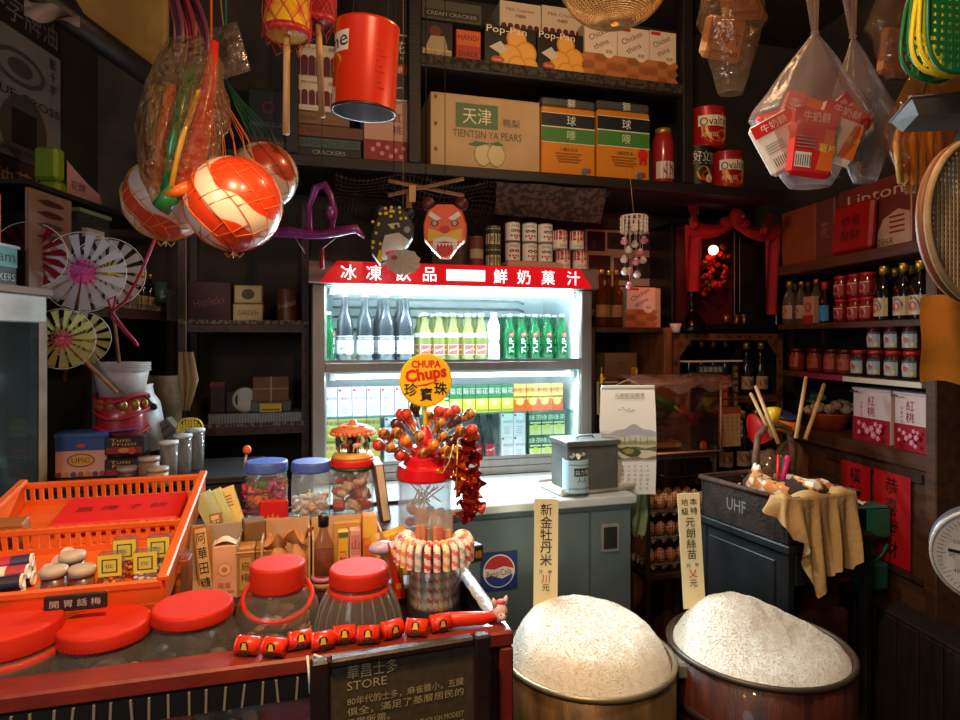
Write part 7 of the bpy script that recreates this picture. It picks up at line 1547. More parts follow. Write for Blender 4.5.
# ---- plastic bags of goods on the near side
filmw = clear('bag_white_film', (238,226,220), .2, (226,200,190), bump=.8, bs=16, rough=.3, refl=.5, stretch=(1,1,.35))
def hangbag(name, label, px, pyb, pyt, Y, rx, ry, knot, film, items, sd=0, tip=(0,0), fl=1.0):
    c = at(px,pyb,Y); h = zat(pyt,Y)-c.z; t = thing(name, label, 'bag', c)
    tx = (tip[0])/F_*Y
    def fn(u, v):
        a = 2*pi*u; e = math.sin(pi*min(.5,(.08+.55*v)))**.8 if v < .42 else max(0,1-((v-.42)/.58)**1.15)*.97+.03*0+.035
        w_ = 1+.10*noise.noise(V((math.cos(a)*2+sd,math.sin(a)*2,v*5)))+.05*math.sin(a*13+sd)*(v > .35)*min(1,(v-.3)*2)
        return V((rx*e*w_*math.cos(a)+tx*max(0,v-.3)/.7, ry*e*w_*math.sin(a), h*v))
    b = MB(); b.grid(fn, 48, 30, film, cu=True); b.build('bag_film', t)
    b = MB(); b.grid(lambda u, v: V((tx+.012*(1+2.2*v)*math.cos(2*pi*u)*.6-.01*v, .008*math.sin(2*pi*u), h+knot*v)), 12, 6, film, cu=True); b.tube([(tx+.008*math.cos(a),.008*math.sin(a),h) for a in [2*pi*i/10 for i in range(10)]], .003, film, 5, True); b.build('knot', t)
    items(t, c, h); x_ = MB(); x_.tube([(tx,0,h),(tx,0.01,ZCL-c.z)], .002, M_['rope'], 4); x_.build('hanging_cord', t); return t
pk_r, pk_w, pk_o = mat('pack_red', (206,34,36), .4, coat=.2), mat('pack_white', (226,220,216), .45), mat('pack_orange', (226,110,40), .4)
def packs(t, c, h):
    for i, (x, z, a, w, hh, y) in enumerate(((-.082,.105,-.5,.09,.115,-.02),(-.02,.095,.12,.085,.14,-.05),(.055,.125,.35,.09,.12,-.03),(.02,.17,-1.2,.09,.15,.02),(.09,.16,-.75,.07,.10,-.01),(-.04,.165,1.3,.07,.13,.03))):
        M = tr(x,y,z) @ rot('Y', a); b = MB(); w *= 1.3; hh *= 1.2; b.box((x,y,z), (w,.022,hh), pk_w if i % 2 == 0 else pk_r, rot('Y', a), .01); b.face(M @ Matrix(((1,0,0,0),(0,0,-1,-.0115),(0,1,0,0),(0,0,0,1))))
        b.rect(-w*.48,hh*.25,w*.48,hh*.48, pk_r); b.poly([(w*.1,-hh*.4),(w*.45,-hh*.4),(w*.45,hh*.2),(w*.25,hh*.2)], pk_o); b.rect(-w*.38,-hh*.38,-w*.02,-hh*.16, pk_w)
        for k in range(7): b.rect(-w*(.36-.05*k),-hh*.36,-w*(.34-.05*k),-hh*.2, I(60,56,56))
        b.text('牛奶餅', 0,hh*.36,hh*.16, I(240,226,220), w=w*.6); b.text('薯片', w*.3,-hh*.08,hh*.14, I(240,210,90)); [b.rect(-w*.4,-hh*(.1-.05*k),w*.0,-hh*(.085-.05*k), I(140,130,130)) for k in range(4)]
        b.build('snack_pack', t)
hangbag('snack_bag', 'large clear bag of red and white snack packs, knotted at the top', 809,187,33,1.62,.152,.10,.14,filmw,packs,1,(6,0))
def fish(t, c, h):
    for i, (x, z, a, l) in enumerate(((-.012,.14,.25,.2),(.022,.15,.12,.22),(-.035,.09,.3,.15))):
        b = MB(); b.lathe([(0,-l/2),(.022,-l*.38),(.03,-l*.1),(.024,l*.2),(.012,l*.42),(.018,l*.5),(0,l*.5)], mat('fish_silver', (120,120,122), .3, .5, c2=(50,52,56), ns=14, stretch=(1,1,4)), 12, tr(x,.0+.02*i,z) @ rot('Y', a), sy=.5); b.build('dried_fish', t)
    b = MB(); b.box((.035,.03,.10), (.05,.02,.16), mat('brown_pack', (130,84,50), .5), rot('Y',.1), .006); b.build('brown_pack', t)
hangbag('fish_bag', 'clear bag of silvery dried fish beside the large snack bag', 865,182,37,1.72,.088,.07,.12,filmw,fish,4,(-12,0))
filmc = clear('bag_clear_dim', (220,206,190), .16, (190,160,130), bump=.9, bs=22, rough=.12)
def tanp(t, c, h):
    for i, (x, z, a) in enumerate(((-.02,.15,.2),(.03,.26,-.1),(-.01,.36,.1))):
        b = MB(); b.box((x,-.0,z), (.12,.03,.12), mat('tan_snack', (196,140,90), .5, c2=(170,112,66), ns=12), rot('Y',a), .014); b.face(tr(x,0,z) @ rot('Y',a) @ Matrix(((1,0,0,0),(0,0,-1,-.0155),(0,1,0,0),(0,0,0,1)))); b.text('蝦片', 0,0,.045, I(150,50,30)); b.rect(-.04,-.05,.04,-.04, I(150,60,40)); b.build('snack_pack', t)
hangbag('snack_bag', 'tall clear bag of tan snack packs hanging beside the malt drink tins', 731,94,-70,1.75,.098,.07,.1,filmc,tanp,9)
amberm = mat('dried_amber', (206,136,50), .4, c2=(226,170,80), ns=16, bump=.5, bs=30, stretch=(3,3,.6))
def strips(t, c, h):
    rn = random.Random(4)
    for i in range(9):
        x = -.055+.014*i; b = MB(); b.tube([(x,rn.uniform(-.02,.02),.03),(x+rn.uniform(-.012,.012),rn.uniform(-.025,.02),h*.35),(x*.8,rn.uniform(-.02,.02),h*.62)], [.009,.012,.008], amberm, 7); b.build('dried_strip', t)
filma = clear('bag_amber_film', (240,210,160), .16, (214,160,90), bump=.9, bs=20, rough=.12)
hangbag('dried_bag', 'amber bag of dried strips hanging behind the metal scale pan', 917,194,52,1.9,.10,.06,.1,filma,strips,6,(6,0)); hangbag('dried_bag', 'amber bag of dried strips half hidden by the bamboo sieve', 955,190,40,1.95,.085,.06,.1,filma,strips,8)
def brownp(t, c, h):
    b = MB(); b.box((0,0,.09), (.11,.03,.16), mat('brown_food', (150,96,60), .6, c2=(120,72,44), ns=8), rot('Y',.15), .012); b.face(tr(0,0,.09) @ Matrix(((1,0,0,0),(0,0,-1,-.0165),(0,1,0,0),(0,0,0,1)))); b.text('★', -.02,.02,.03, I(90,30,24)); b.build('food_pack', t)
hangbag('snack_bag', 'clear bag with a brown pack hanging behind the fly swatters', 896,80,-40,2.1,.10,.06,.1,filmc,brownp,12)
# fly swatters
def swatter(name, label, c, w, h, m, R, hl, group):
    b = MB(); nx, nz = 9, 13
    def ol(a): return V((w/2*math.copysign(abs(math.cos(a))**.7,math.cos(a)), 0, h/2*math.copysign(abs(math.sin(a))**.6,math.sin(a))))
    t = thing(name, label, 'swatter', c, R=R, group=group)
    for i in range(nx): x = -w/2+w*(i+.5)/nx; q = h/2*(1-min(1,abs(2*x/w))**3.2)*.97; b.box((x,0,0), (w/nx*.5,.0022,2*q), m)
    for i in range(nz): z = -h/2+h*(i+.5)/nz; q = w/2*(1-min(1,abs(2*z/h))**3.2)*.97; b.box((0,0,z), (2*q,.0024,h/nz*.45), m)
    b.tube([ol(2*pi*i/40) for i in range(40)], .0035, m, 6, True); b.build('net_head', t)
    b = MB(); b.tube([(0,0,h/2),(0,0,h/2+hl)], .005, m, 6); b.build('handle', t); return t
sgm, sym = mat('swat_green', (24,110,60), .4), mat('swat_yellow', (232,206,36), .4)
for i, (px, py, Y, m, a, lb) in enumerate(((932,34,1.12,sgm,.16,'green fly swatter, innermost in the hanging bunch'), (940,25,1.09,sgm,.10,'green fly swatter behind the yellow ones'), (944,26,1.06,sym,.14,'yellow fly swatter hanging among the green ones, rear one'), (951,20,1.03,sym,.05,'yellow fly swatter hanging in front of the rear yellow one'), (960,20,1.0,sgm,.0,'green fly swatter, frontmost in the hanging bunch'))):
    swatter('fly_swatter', lb, at(px,py,Y), .115, .165, m, (0,a,.15), ZCL-at(px,py,Y).z-.0825, 'fly swatters hanging in a bunch')
# scale pan on a wire
c = at(936,120,1.18); t = thing('scale_pan', 'dark metal scale pan hanging on a wire under the fly swatters', 'pan', c, rz=-.1)
pm = mat('pan_metal', (96,90,82), .5, .2, c2=(72,68,62), ns=8, bump=.15)
b = MB(); q0 = [(-.075,-.06,.022),(.10,-.06,.034),(.10,.07,.03),(-.045,.07,.022)]; q1 = [(-.055,-.045,-.004),(.09,-.045,-.004),(.09,.055,-.004),(-.03,.055,-.004)]
b.add(q0+q1, [(4,5,6,7),(0,1,5,4),(1,2,6,5),(2,3,7,6),(3,0,4,7)], pm); b.tube([V(p) for p in q0], .0025, pm, 5, True); b.build('pan_body', t)
b = MB(); b.tube([(-.03,-.0,.0),(-.022,.0,.05),(-.008,.0,.1),(.0,.0,ZCL-c.z)], .0014, M_['iron'], 4); b.tube([(-.03,0,.03),(-.02,-.004,.045),(-.034,0,.052),(-.024,.004,.036)], .002, M_['iron'], 5); b.build('hanging_wire', t)
# bamboo sieve
c = at(985,222,1.05); t = thing('bamboo_sieve', 'round woven bamboo sieve with a pale rim hanging at the shop edge', 'sieve', c, R=(0,0,.35))
b = MB(); R_ = .135; bam = mat('bamboo_pale', (206,176,130), .5, c2=(176,140,92), ns=20)
b.tube([(R_*math.cos(2*pi*i/48),0,R_*math.sin(2*pi*i/48)) for i in range(48)], .006, bam, 6, True); b.tube([(R_*.98*math.cos(2*pi*i/48),.012,R_*.98*math.sin(2*pi*i/48)) for i in range(48)], .008, mat('bamboo_brown', (150,90,50), .5), 6, True); b.build('rim', t)
b = MB()
for i in range(30):
    x = -R_+2*R_*(i+.5)/30; q = math.sqrt(R_*R_-x*x); b.box((x,.004,0), (.0042,.0014,2*q), bam); b.box((0,.0055,x), (2*q,.0014,.0042), bam)
b.build('woven_mesh', t); b = MB(); b.tube([(0,0,R_),(0,0.01,ZCL-c.z)], .002, M_['rope'], 4); b.build('hanging_cord', t)
b = MB(); b.tube([(-.04,0,.05),(-.04,0,ZCL-zat(168,1.15))], .0015, M_['rope'], 4); b.grid(lambda u, v: V((.07*math.cos(2.2+u*1.6), .01*v, .085*math.sin(2.2+u*1.6)-.0*v)), 14, 2, I(30,74,66)); b.grid(lambda u, v: V((.064*math.cos(2.2+u*1.6), .012*v, .078*math.sin(2.2+u*1.6))), 14, 2, I(190,90,60)); solo(b, 'toy_ring', 'dark teal plastic hoop hanging behind the bamboo sieve', 'toy', at(985,168,1.15), R=(0,0,.2))
# yellow cloth
b = MB(); b.tube([(0,0,0),(.1,.05,.3),(.1,.05,ZCL-zat(298,1.12))], .0015, M_['rope'], 4); b.grid(lambda u, v: V((-.06+.12*u, -.02*u+.004*math.sin(u*11)+.003*math.sin(v*9), -.15*v+.006*math.sin(u*7))), 16, 12, mat('mustard_cloth', (206,132,24), .8, c2=(186,112,18), ns=8, bump=.2)); solo(b, 'yellow_cloth', 'mustard yellow cloth hanging from the shelf end under the sieve', 'cloth', at(957,298,1.12), R=(0,0,-.1))
# dial scale
c = at(987,557,1.25); t = thing('dial_scale', 'white round dial scale at the shop edge beside the rice barrel', 'scale', c, R=(0,0,-.58))
b = MB(); R_ = .092; b.lathe([(0,0),(R_,0),(R_,-.05),(0,-.05)], mat('scale_steel', (110,110,112), .4, .6), 40, rot('X', pi/2)); b.build('housing', t)
b = MB(); b.lathe([(R_*.96,0),(R_*1.01,0),(R_*1.01,.008),(R_*.96,.008)], mat('bezel_white', (200,196,190), .4), 40, rot('X', pi/2)); b.build('bezel', t)
b = MB(); b.front(1,1,-.002); b.disc(0,0,R_*.95, mat('dial_white', (226,222,216), .5),48)
for k in range(60):
    a = 2*pi*k/60; l = .10 if k % 5 else .17; b.poly([(R_*.88*math.cos(a)-.0005*math.sin(a),R_*.88*math.sin(a)+.0005*math.cos(a)),(R_*.88*math.cos(a)+.0005*math.sin(a),R_*.88*math.sin(a)-.0005*math.cos(a)),(R_*(.88-l)*math.cos(a)+.0005*math.sin(a),R_*(.88-l)*math.sin(a)-.0005*math.cos(a)),(R_*(.88-l)*math.cos(a)-.0005*math.sin(a),R_*(.88-l)*math.sin(a)+.0005*math.cos(a))], I(90,80,80))
for k in range(12): a = pi/2-2*pi*k/12; b.text(str(k*5), R_*.62*math.cos(a),R_*.62*math.sin(a),.011, I(90,60,60))
b.build('dial_face', t); b = MB(); b.box((-.012,-.006,.0), (.10,.002,.006), M_['iron'], rot('Y',.1)); b.build('pointer', t)
b = MB(); b.bx(-.03,.02,-.45,.03,.05,-.05, M_['iron'], .006); b.bx(-.09,-.06,-.47,.09,.1,-.45, M_['iron'], .006); b.build('scale_stand', t)
b = MB(); b.bx(-.14,-.12,0,.20,.16,c.z-.471, M_['darkwood'], .006); solo(b, 'wooden_stool', 'dark wooden block stool carrying the dial scale', 'stool', (c.x,c.y,0), -.58)
# ---- masks, rods, purple bird over the fridge sign
Ym = 2.32
c = at(394,261,Ym); t = thing('leopard_mask', 'black spotted animal mask with a white muzzle hanging before the fridge sign', 'mask', c)
mk = mat('mask_black', (34,30,28), .45, coat=.1); W2 = .078; H2 = .2
def outline(pts, th, m, b, y=0): 
    n = len(pts); b.add([(x,y,z) for x, z in pts]+[(x*.92,y-th,z*.94+.006) for x, z in pts], [tuple(range(n)), tuple(range(n,2*n))[::-1]]+[(i,(i+1) % n,n+(i+1) % n,n+i) for i in range(n)], m)
b = MB(); outline([(-.08,.02),(-.085,.08),(-.07,.14),(-.045,.185),(0,.2),(.05,.18),(.075,.13),(.07,.08),(.045,.04),(.0,.0),(-.05,-.02)], .02, mk, b); b.front(1,1,-.0205)
b.poly([(-.03,.09),(.02,.1),(.06,.07),(.03,.03),(-.01,-.0),(-.045,.0),(-.04,.05)], I(206,204,200)); b.poly([(-.03,.03),(.01,.04),(.02,.02),(-.015,.0)], I(196,60,90)); b.poly([(-.06,.0),(-.05,.04),(-.035,.03),(-.045,-.01)], I(226,190,50)); b.poly([(-.02,.13),(.02,.135),(.025,.12),(-.005,.112)], I(220,206,170)); b.disc(.01,.122,.007,I(20,18,18),10); b.disc(.05,.11,.012, I(170,160,150),10)
rn = random.Random(2)
for i in range(60):
    x, z = rn.uniform(-.075,.06), rn.uniform(-.005,.19)
    if (x < -.04 or z > .14) and (x/.085)**2+((z-.09)/.11)**2 < .95: b.disc(x,z,.0058, I(236,206,40),8)
b.build('mask_face', t)
for x, z in ((-.05,.18),(.055,.17)): e = MB(); e.lathe([(0,0),(.022,.003),(.018,.012),(0,.014)], mk, 12, tr(x,-.006,z) @ rot('X', pi/2)); e.build('ear', t)
cord(t, 0, 0, .2, .0015)
c = at(445,258,Ym); t = thing('lion_mask', 'orange red lion mask with white brows hanging before the fridge sign', 'mask', c)
mr = mat('mask_orange', (240,92,16), .45, coat=.1)
b = MB(); outline([(-.075,.06),(-.08,.12),(-.065,.17),(-.03,.195),(.03,.195),(.065,.17),(.08,.12),(.075,.06),(.045,.03),(.02,-.005),(-.015,-.005),(-.04,.02)], .02, mr, b); b.front(1,1,-.0205)
b.poly([(-.06,.06),(-.06,.105),(.0,.085),(.06,.105),(.062,.06),(0,.055)], I(236,190,40)); b.poly([(-.045,.03),(-.04,.065),(.0,.075),(.045,.065),(.045,.03),(0,.022)], I(232,226,220)); b.poly([(-.03,.02),(-.028,.052),(0,.058),(.03,.052),(.03,.02),(.0,.0)], I(206,30,30)); b.disc(0,.10,.019, I(206,30,30),14,.014)
for s in (-1,1): b.poly([(s*.012,.14),(s*.05,.165),(s*.058,.15),(s*.03,.13)], I(240,236,230)); b.disc(s*.036,.122,.014, I(80,40,30),12,.011); b.disc(s*.036,.122,.008, I(200,180,150),10)
for i in range(7): b.poly([(-.036+.012*i,.05),(-.03+.012*i,.038),(-.024+.012*i,.05)], I(245,240,236))
b.build('mask_face', t)
for x in (-.06,.06): e = MB(); e.lathe([(0,0),(.026,.003),(.022,.012),(0,.014)], mat('mask_ear', (90,34,26), .4), 14, tr(x,-.004,.195) @ rot('X', pi/2)); e.build('ear', t)
cord(t, 0, 0, .19, .0015)
c = at(403,262,2.28); b = MB(); n = 22; b.tube([(0,.004,.04),(0,.004,ZCL-c.z)], .001, M_['rope'], 4)
vs = [(0,-.006,0)]+[(.058*(1+.12*(i % 2))*math.cos(2*pi*i/n), .004*(i % 2), (.044)*(1+.12*(i % 2))*math.sin(2*pi*i/n)) for i in range(n)]
b.add(vs, [(0,1+i,1+(i+1) % n) for i in range(n)], mat('frill_white', (196,190,180), .6)); b.front(1,1,-.007); b.disc(-.03,.015,.012, I(170,60,60),10,.008); solo(b, 'paper_frill', 'white pleated paper frill hanging between the two masks', 'ornament', c)
t = thing('bamboo_rods', 'crossed bamboo rods hanging above the masks', 'rods', at(426,187,2.36)); 
for a, y in ((.22,0),(-.2,.02)): b = MB(); b.cyl((-.14,y,-.14*a),(.14,y,.14*a), .007, M_['wood'], 8); b.build('rod', t)
b = MB(); b.bx(-.072,-.02,-.17,-.05,-.012,-.02, M_['wood'], .002); b.bx(-.06,-.03,-.06,-.035,-.02,.0, M_['palewood'], .002); b.build('wood_slat', t); cord(t, 0, 0, 0)
# purple bird
c = at(322,232,2.25); t = thing('purple_bird', 'purple plastic fringe bird hanging beside the spotted mask', 'ornament', c); pu = mat('purple_film', (170,60,150), .3, c2=(130,40,120), ns=20, coat=.3, bump=.5)
b = MB(); b.tube([(-.19,0,-.005),(-.12,.0,.0),(-.05,-.01,-.01),(.0,-.01,-.012),(.06,-.01,.0),(.12,0,.012),(.15,0,-.02)], [.012,.020,.016,.014,.018,.016,.004], pu, 9); b.build('wing', t)
b = MB(); b.tube([(-.045,0,.0),(-.045,-.005,.09),(-.02,-.005,.155),(.01,-.005,.165),(.03,-.005,.13),(.045,-.005,.07),(.03,0,.0)], [.012,.011,.014,.014,.012,.012,.01], pu, 8); b.build('loop_tail', t)
b = MB(); b.ball((.03,-.01,.06), (.016,.012,.022), pu, 10, 7); b.ball((.03,-.014,.078), .01, I(180,120,170), 8, 5); b.build('bird_body', t)
for a_, c_ in (((-.1,0,-.01),(-.06,0,-.075)),((.03,0,-.01),(.06,0,.01)),((.0,0,-.06),(.075,0,-.0))): b = MB(); b.tube([a_,c_], .0016, M_['offw'], 4); b.build('thread', t)
b = MB(); b.tube([(.0,-.004,-.06),(.001,-.004,-.13)], .008, mat('tassel_red', (170,24,36), .6), 8); b.build('tassel', t); cord(t, .0, 0, .16, .001)
# ================================================================ the dim shelves at the back beside the long shelf
DL = .22; lx0, lx1 = BX(178,DL), BX(309,DL)
t = thing('corner_rack', 'brown slotted angle rack with lace edged boards beside the fridge', 'rack', P0, TH)
bru = mat('rack_brown', (84,58,46), .55, .2, c2=(58,40,32), ns=14, bump=.2); lace = mat('lace_edge', (128,112,92), .8, c2=(60,50,42), ns=70, lo=.46, hi=.54)
ZA1, ZA2, ZA3 = 1.628, 1.195, .78
for z in (ZA1, ZA2, ZA3):
    b = MB(); b.bx(lx0,DL,z-.012, lx1,.545,z, bru); b.bx(lx0,DL-.002,z-.045, lx1,DL+.002,z-.014, bru); slots(b, lx0+.06, lx1-.05, z-.032, DL-.002, 8, M_['black']); b.bx(lx0,DL-.006,z-.012,lx1,DL-.002,z+.006, lace); b.build('rack_shelf', t)
for x in (lx0, lx1-.03):
    b = MB(); b.bx(x,DL-.004,0,x+.03,DL,2.15, bru)
    for k in range(14): b.bx(x+.011,DL-.0046,.6+.1*k,x+.019,DL-.004,.62+.1*k, M_['black'])
    b.bx(x,.52,0,x+.03,.545,2.15, bru); b.build('upright', t)
def lb_(name, label, cat, px0, px1, y0, y1, zb, m, art=None, depth=.15, d=DL+.03, **k): return pbox(name, label, cat, px0, px1, y0, y1, zb, m, art, depth, d, **k)
lb_('carton','dark red carton with faint script on the corner rack','box',187,231,276,316,ZA1,mat('carton_maroon',(64,30,26),.6),lambda b,w,h:(b.text('Horlicks',0,h*.5,h*.3,I(120,70,56),w=w*.7,a=.2)))
h_ = (317-299)/F_*B(248,DL+.03).y
lb_('biscuit_tin','pale yellow tin with dark print, the lower of two on the corner rack','tin',233,263,299,317,ZA1,I(176,150,90),lambda b,w,h:(b.rect(-w*.45,h*.1,w*.45,h*.9,I(196,172,112)),b.text('GARDEN',0,h*.5,h*.4,I(70,50,30),w=w*.7)),.1)
lb_('biscuit_tin','pale yellow tin with dark print stacked on the other yellow tin','tin',234,262,280,298,ZA1+h_+.002,I(176,150,90),lambda b,w,h:(b.rect(-w*.45,h*.1,w*.45,h*.9,I(196,172,112)),b.disc(0,h*.5,h*.34,I(80,60,36),14,h*.3)),.1)
wtin('drink_can','orange brown can with a slanted white word on the corner rack',287.5,286,318,ZA1,.046,mat('can_brown',(120,62,28),.4,.2),lambda b,r,h:(b.wtext('Fruittie',0,h*.55,h*.24,r,I(206,190,160),w=r*1.7,a=.35)),M_['zinc'],DL+.08)
lb_('carton','brown carton in the rack corner beside the red script carton','box',166,186,284,316,ZA1,I(66,52,40),None,.1)
b = MB(); b.bx(0,0,0,.40,.16,.042,mat('ribbed_tray',(120,126,130),.5,c2=(90,94,98),ns=30))
for k in range(34): b.bx(.006+.0116*k,-.003,.002,.011+.0116*k,.0,.04,I(150,156,158))
solo(b,'ribbed_tray','grey ribbed plastic tray on the lower board of the corner rack','tray',B(208,DL+.02,ZA2+.001),TH)
b = MB(); b.lathe([(0,0),(.052,0),(.054,.006),(.05,.012),(.03,.008),(0,.008)],mat('plate_white',(196,192,186),.4),28,rot('X',pi/2)); solo(b,'enamel_plate','white enamel plate standing upright on the grey ribbed tray','plate',B(245,DL+.07,ZA2+.0975),TH)
zt2 = ZA2+.045
t = lb_('paper_parcel','brown paper parcel tied with string on the corner rack','parcel',253,289,373,398,zt2+.045,mat('parcel_paper',(124,82,50),.75,c2=(100,64,40),ns=8),lambda b,w,h:(b.rect(-w*.02,0,w*.02,h,I(170,140,100)),b.rect(-w*.5,h*.5,w*.5,h*.53,I(170,140,100))),.1)
lb_('carton','flat grey carton under the tied parcel on the corner rack','box',251,291,399,411,zt2,I(80,86,84),None,.12,DL+.04)
lb_('yellow_packet','bright yellow packet lying before the flat grey carton','packet',259.5,282,402,411,zt2,I(206,168,24),lambda b,w,h:(b.rect(-w*.4,h*.2,w*.4,h*.4,I(120,90,20))),.022,DL+.015)
lb_('carton','dark blue box beside the enamel plate on the corner rack','box',226,238,390,411,zt2,I(48,54,66),None,.08,DL+.06); lb_('tin','dark brown tin with a red top on the corner rack board','tin',210,225,380,411,zt2,I(58,42,38),lambda b,w,h:(b.rect(-w*.5,h*.85,w*.5,h,I(110,30,30))),.06,DL+.05)
lb_('carton','dim brown carton on the lowest rack board behind the blue jars','box',206,226,463,487,ZA3+.2-.2,I(60,46,36),None,.15); lb_('carton','dim grey carton on the lowest rack board close to the fridge','box',283,306,448,486,ZA3,I(58,60,60),None,.15)
# side shelf along the near wall
LX = -1.33; lw0 = lambda px: LX*F_/(px-480)
t = thing('side_rack', 'brown slotted angle shelf with lace edging along the dim wall', 'shelf', (0,0,0)); y0, y1 = lw0(92), lw0(178)-.01
b = MB(); b.bx(LX-.34,y0,1.668,LX,y1,1.68,bru); b.bx(LX-.002,y0,1.632,LX+.002,y1,1.665,bru); b.bx(LX+.002,y0,1.668,LX+.005,y1,1.69,lace)
for k in range(9): y = y0+(y1-y0)*(k+.5)/9; b.bx(LX+.002,y-.012,1.646,LX+.0026,y+.012,1.652,M_['black'])
b.build('rack_shelf', t)
for y in (y0,y1-.03): b = MB(); b.bx(LX-.03,y,0,LX,y+.03,1.67,bru); b.build('upright', t)
def lput(o, px, z=1.681, dx=-.06): Y = (LX+dx)*F_/(px-480); o.location = (LX+dx,Y,z); o.rotation_euler=(0,0,pi/2)
for i, px in enumerate((136,143,150)):
    o = dup(wine,(0,0,0),label='small dark bottle on the dim side shelf, %s from the pinwheels' % ORD[i],scale=.5,group='small dark bottles on the side shelf'); lput(o,px)
b = MB(); b.lathe([(0,0),(.03,0),(.03,.12),(0,.12)],mat('teal_can',(66,110,110),.4,.2),18); b.wrect(-.03,.03,.03,.06,.03,I(150,170,160)); o=solo(b,'food_can','teal can on the dim side shelf next to the small dark bottles','can'); lput(o,160)
b = MB(); b.bx(-.04,-.03,0,.04,.03,.10,I(90,74,50),.002); o=solo(b,'carton','small olive box at the far end of the dim side shelf','box'); lput(o,170)
b = MB(); b.bx(-.06,-.05,0,.06,.05,.07,I(110,106,100),.003); b.face(tr(0,0,.0701)); b.rect(-.05,-.04,.05,.04,I(130,126,120)); o=solo(b,'carton','small pale box at the near end of the dim side shelf','box'); lput(o,118)
# posters on the dim wall
WX = -1.699
def poster(name, label, y0, y1, z0, z1, m, draw):
    b = MB(); w, h = y1-y0, z1-z0; b.bx(0,y0,z0,.004,y1,z1,m); b.face(Matrix(((0,0,1,.0045),(1,0,0,(y0+y1)/2),(0,1,0,z0),(0,0,0,1)))); draw(b,w,h); return solo(b,name,label,'poster',(WX,0,0))
gp_, gk = I(104,102,98), I(30,28,28)
def p1(b,w,h):
    b.rect(-w*.5,h*.72,w*.5,h*.95,gk); b.text('子字牌油',0,h*.835,h*.16,gp_,w=w*.9); b.disc(-.02,h*.52,w*.33,I(74,72,70),24,h*.1); b.disc(-.02,h*.52,w*.27,I(112,110,106),24,h*.075); b.disc(-.02,h*.52,w*.16,I(70,68,66),20,h*.05); b.text('BLUE CROSS',0,h*.36,h*.07,gk,w=w*.95); b.disc(0,h*.18,w*.3,I(70,68,64),20); b.rect(-w*.16,h*.08,w*.16,h*.28,gk); b.text('CROSS BRAND',0,h*.04,h*.04,gk,w=w*.7); b.column('藍十字',w*.38,h*.66,h*.07,gk)
poster('paper_poster','grey poster with black banner and BLUE CROSS lettering on the dim wall',2.17,2.585,2.215,2.86,mat('poster_grey',(122,120,116),.7),p1)
poster('paper_poster','brown poster strip with pale characters below the grey poster',2.18,2.57,2.06,2.205,mat('poster_brown',(62,34,28),.6),lambda b,w,h:(b.text('油花生',0,h*.5,h*.6,I(170,120,90),w=w*.7)))
# hanging sheet and papers above
b = MB(); c0 = at(66,-30,1.85); q = [at(58,-30,1.75),at(168,-30,2.1),at(167,48,2.1),at(148,66,2.05),at(120,46,1.9),at(88,20,1.8)]
b.add(q+[p+V((0,.012,.0)) for p in q],[tuple(range(6)),tuple(range(6,12))[::-1]]+[(i,(i+1)%6,6+(i+1)%6,6+i) for i in range(6)],mat('yellowed_board',(140,112,54),.6,c2=(112,88,44),ns=4)); solo(b,'loft_panel','yellowed panel slanting under the ceiling behind the toy bag','panel')
q0,q1 = at(60,12,1.72),at(172,92,2.15); b = MB(); b.tube([q0-(q1-q0)*.5,q1+(q1-q0)*.05],.035,M_['blackwood'],6); solo(b,'loft_beam','dark beam slanting below the yellowed panel','beam')
b = MB(); b.tube([at(40,0,1.6),at(42,-200,1.62)],.0015,M_['rope'],4); b.grid(lambda u,v: at(24+56*u,-4+20*u+22*v*(1-u*.6)+3*math.sin(u*9+v*5),1.6+.03*math.sin(u*8+v*4)),12,6,mat('old_paper',(150,124,106),.8,c2=(120,98,84),ns=7)); solo(b,'torn_paper','torn pale paper sheet hanging at the ceiling edge','paper')
# goods along the dim wall top shelf
t = thing('upper_ledge','dark ledge along the dim wall under the lime green pack','shelf',(0,0,0)); b = MB(); b.bx(-1.69,1.92,2.02,-1.36,2.72,2.035,M_['blackwood']); b.build('board',t)
t = thing('lime_pack','lime green cushion pack with pink panel lying on the upper ledge','packet',(-1.45,2.27,2.036),rz=pi/2); b = MB(); b.bx(-.13,-.04,.0,.13,.04,.05,mat('lime',(112,136,24),.5),.012); b.bx(-.14,-.04,.05,-.09,.04,.16,MATS['lime'],.01); b.grid(lambda u,v: V((-.10+.22*u,-.03+.06*v,.05+.085*(1-u)**1.3)),10,4,MATS['lime']); b.build('pack_body',t); b = MB(); b.grid(lambda u,v: V((-.09+.19*u,-.043,.012+v*(.04+.075*(1-u)**1.3))),8,3,I(176,130,130)); b.front(.2,.1,-.0445); b.text('花牌',-.03,.05,.035,I(90,30,60),w=.08); b.build('pink_panel',t)
t = thing('clear_case','clear plastic case of pale slips under the lime green pack','box',(-1.37,2.28,1.681),rz=pi/2); b = MB(); b.bx(-.09,0,0,.09,.16,.31,M_['acryl'],.004); b.build('clear_case',t); b = MB(); b.bx(-.03,.012,.235,.075,.03,.265,I(226,226,226)); b.bx(-.07,.015,.004,.06,.05,.15,I(120,130,116)); b.build('paper_slips',t); b = MB(); b.bx(-.094,-.004,.31,.094,.164,.323,mat('case_lid',(110,140,90),.4)); b.build('lid',t)
b = MB(); b.bx(-.10,0,0,.10,.012,.33,mat('fish_card',(130,96,76),.6)); b.front(.2,.17,-.0004)
for k in range(4): b.P = b.P if k else b.P @ tr(0,.16,0); b.poly([(-.07,.03+.036*k),(-.02,.042+.036*k),(.04,.038+.036*k),(.065,.03+.036*k),(.04,.022+.036*k),(-.02,.02+.036*k)],I(70,36,30))
solo(b,'fish_card','tan card with rows of dark fish shapes behind the white pinwheel','card',(-1.36,2.03,1.681),pi/2)
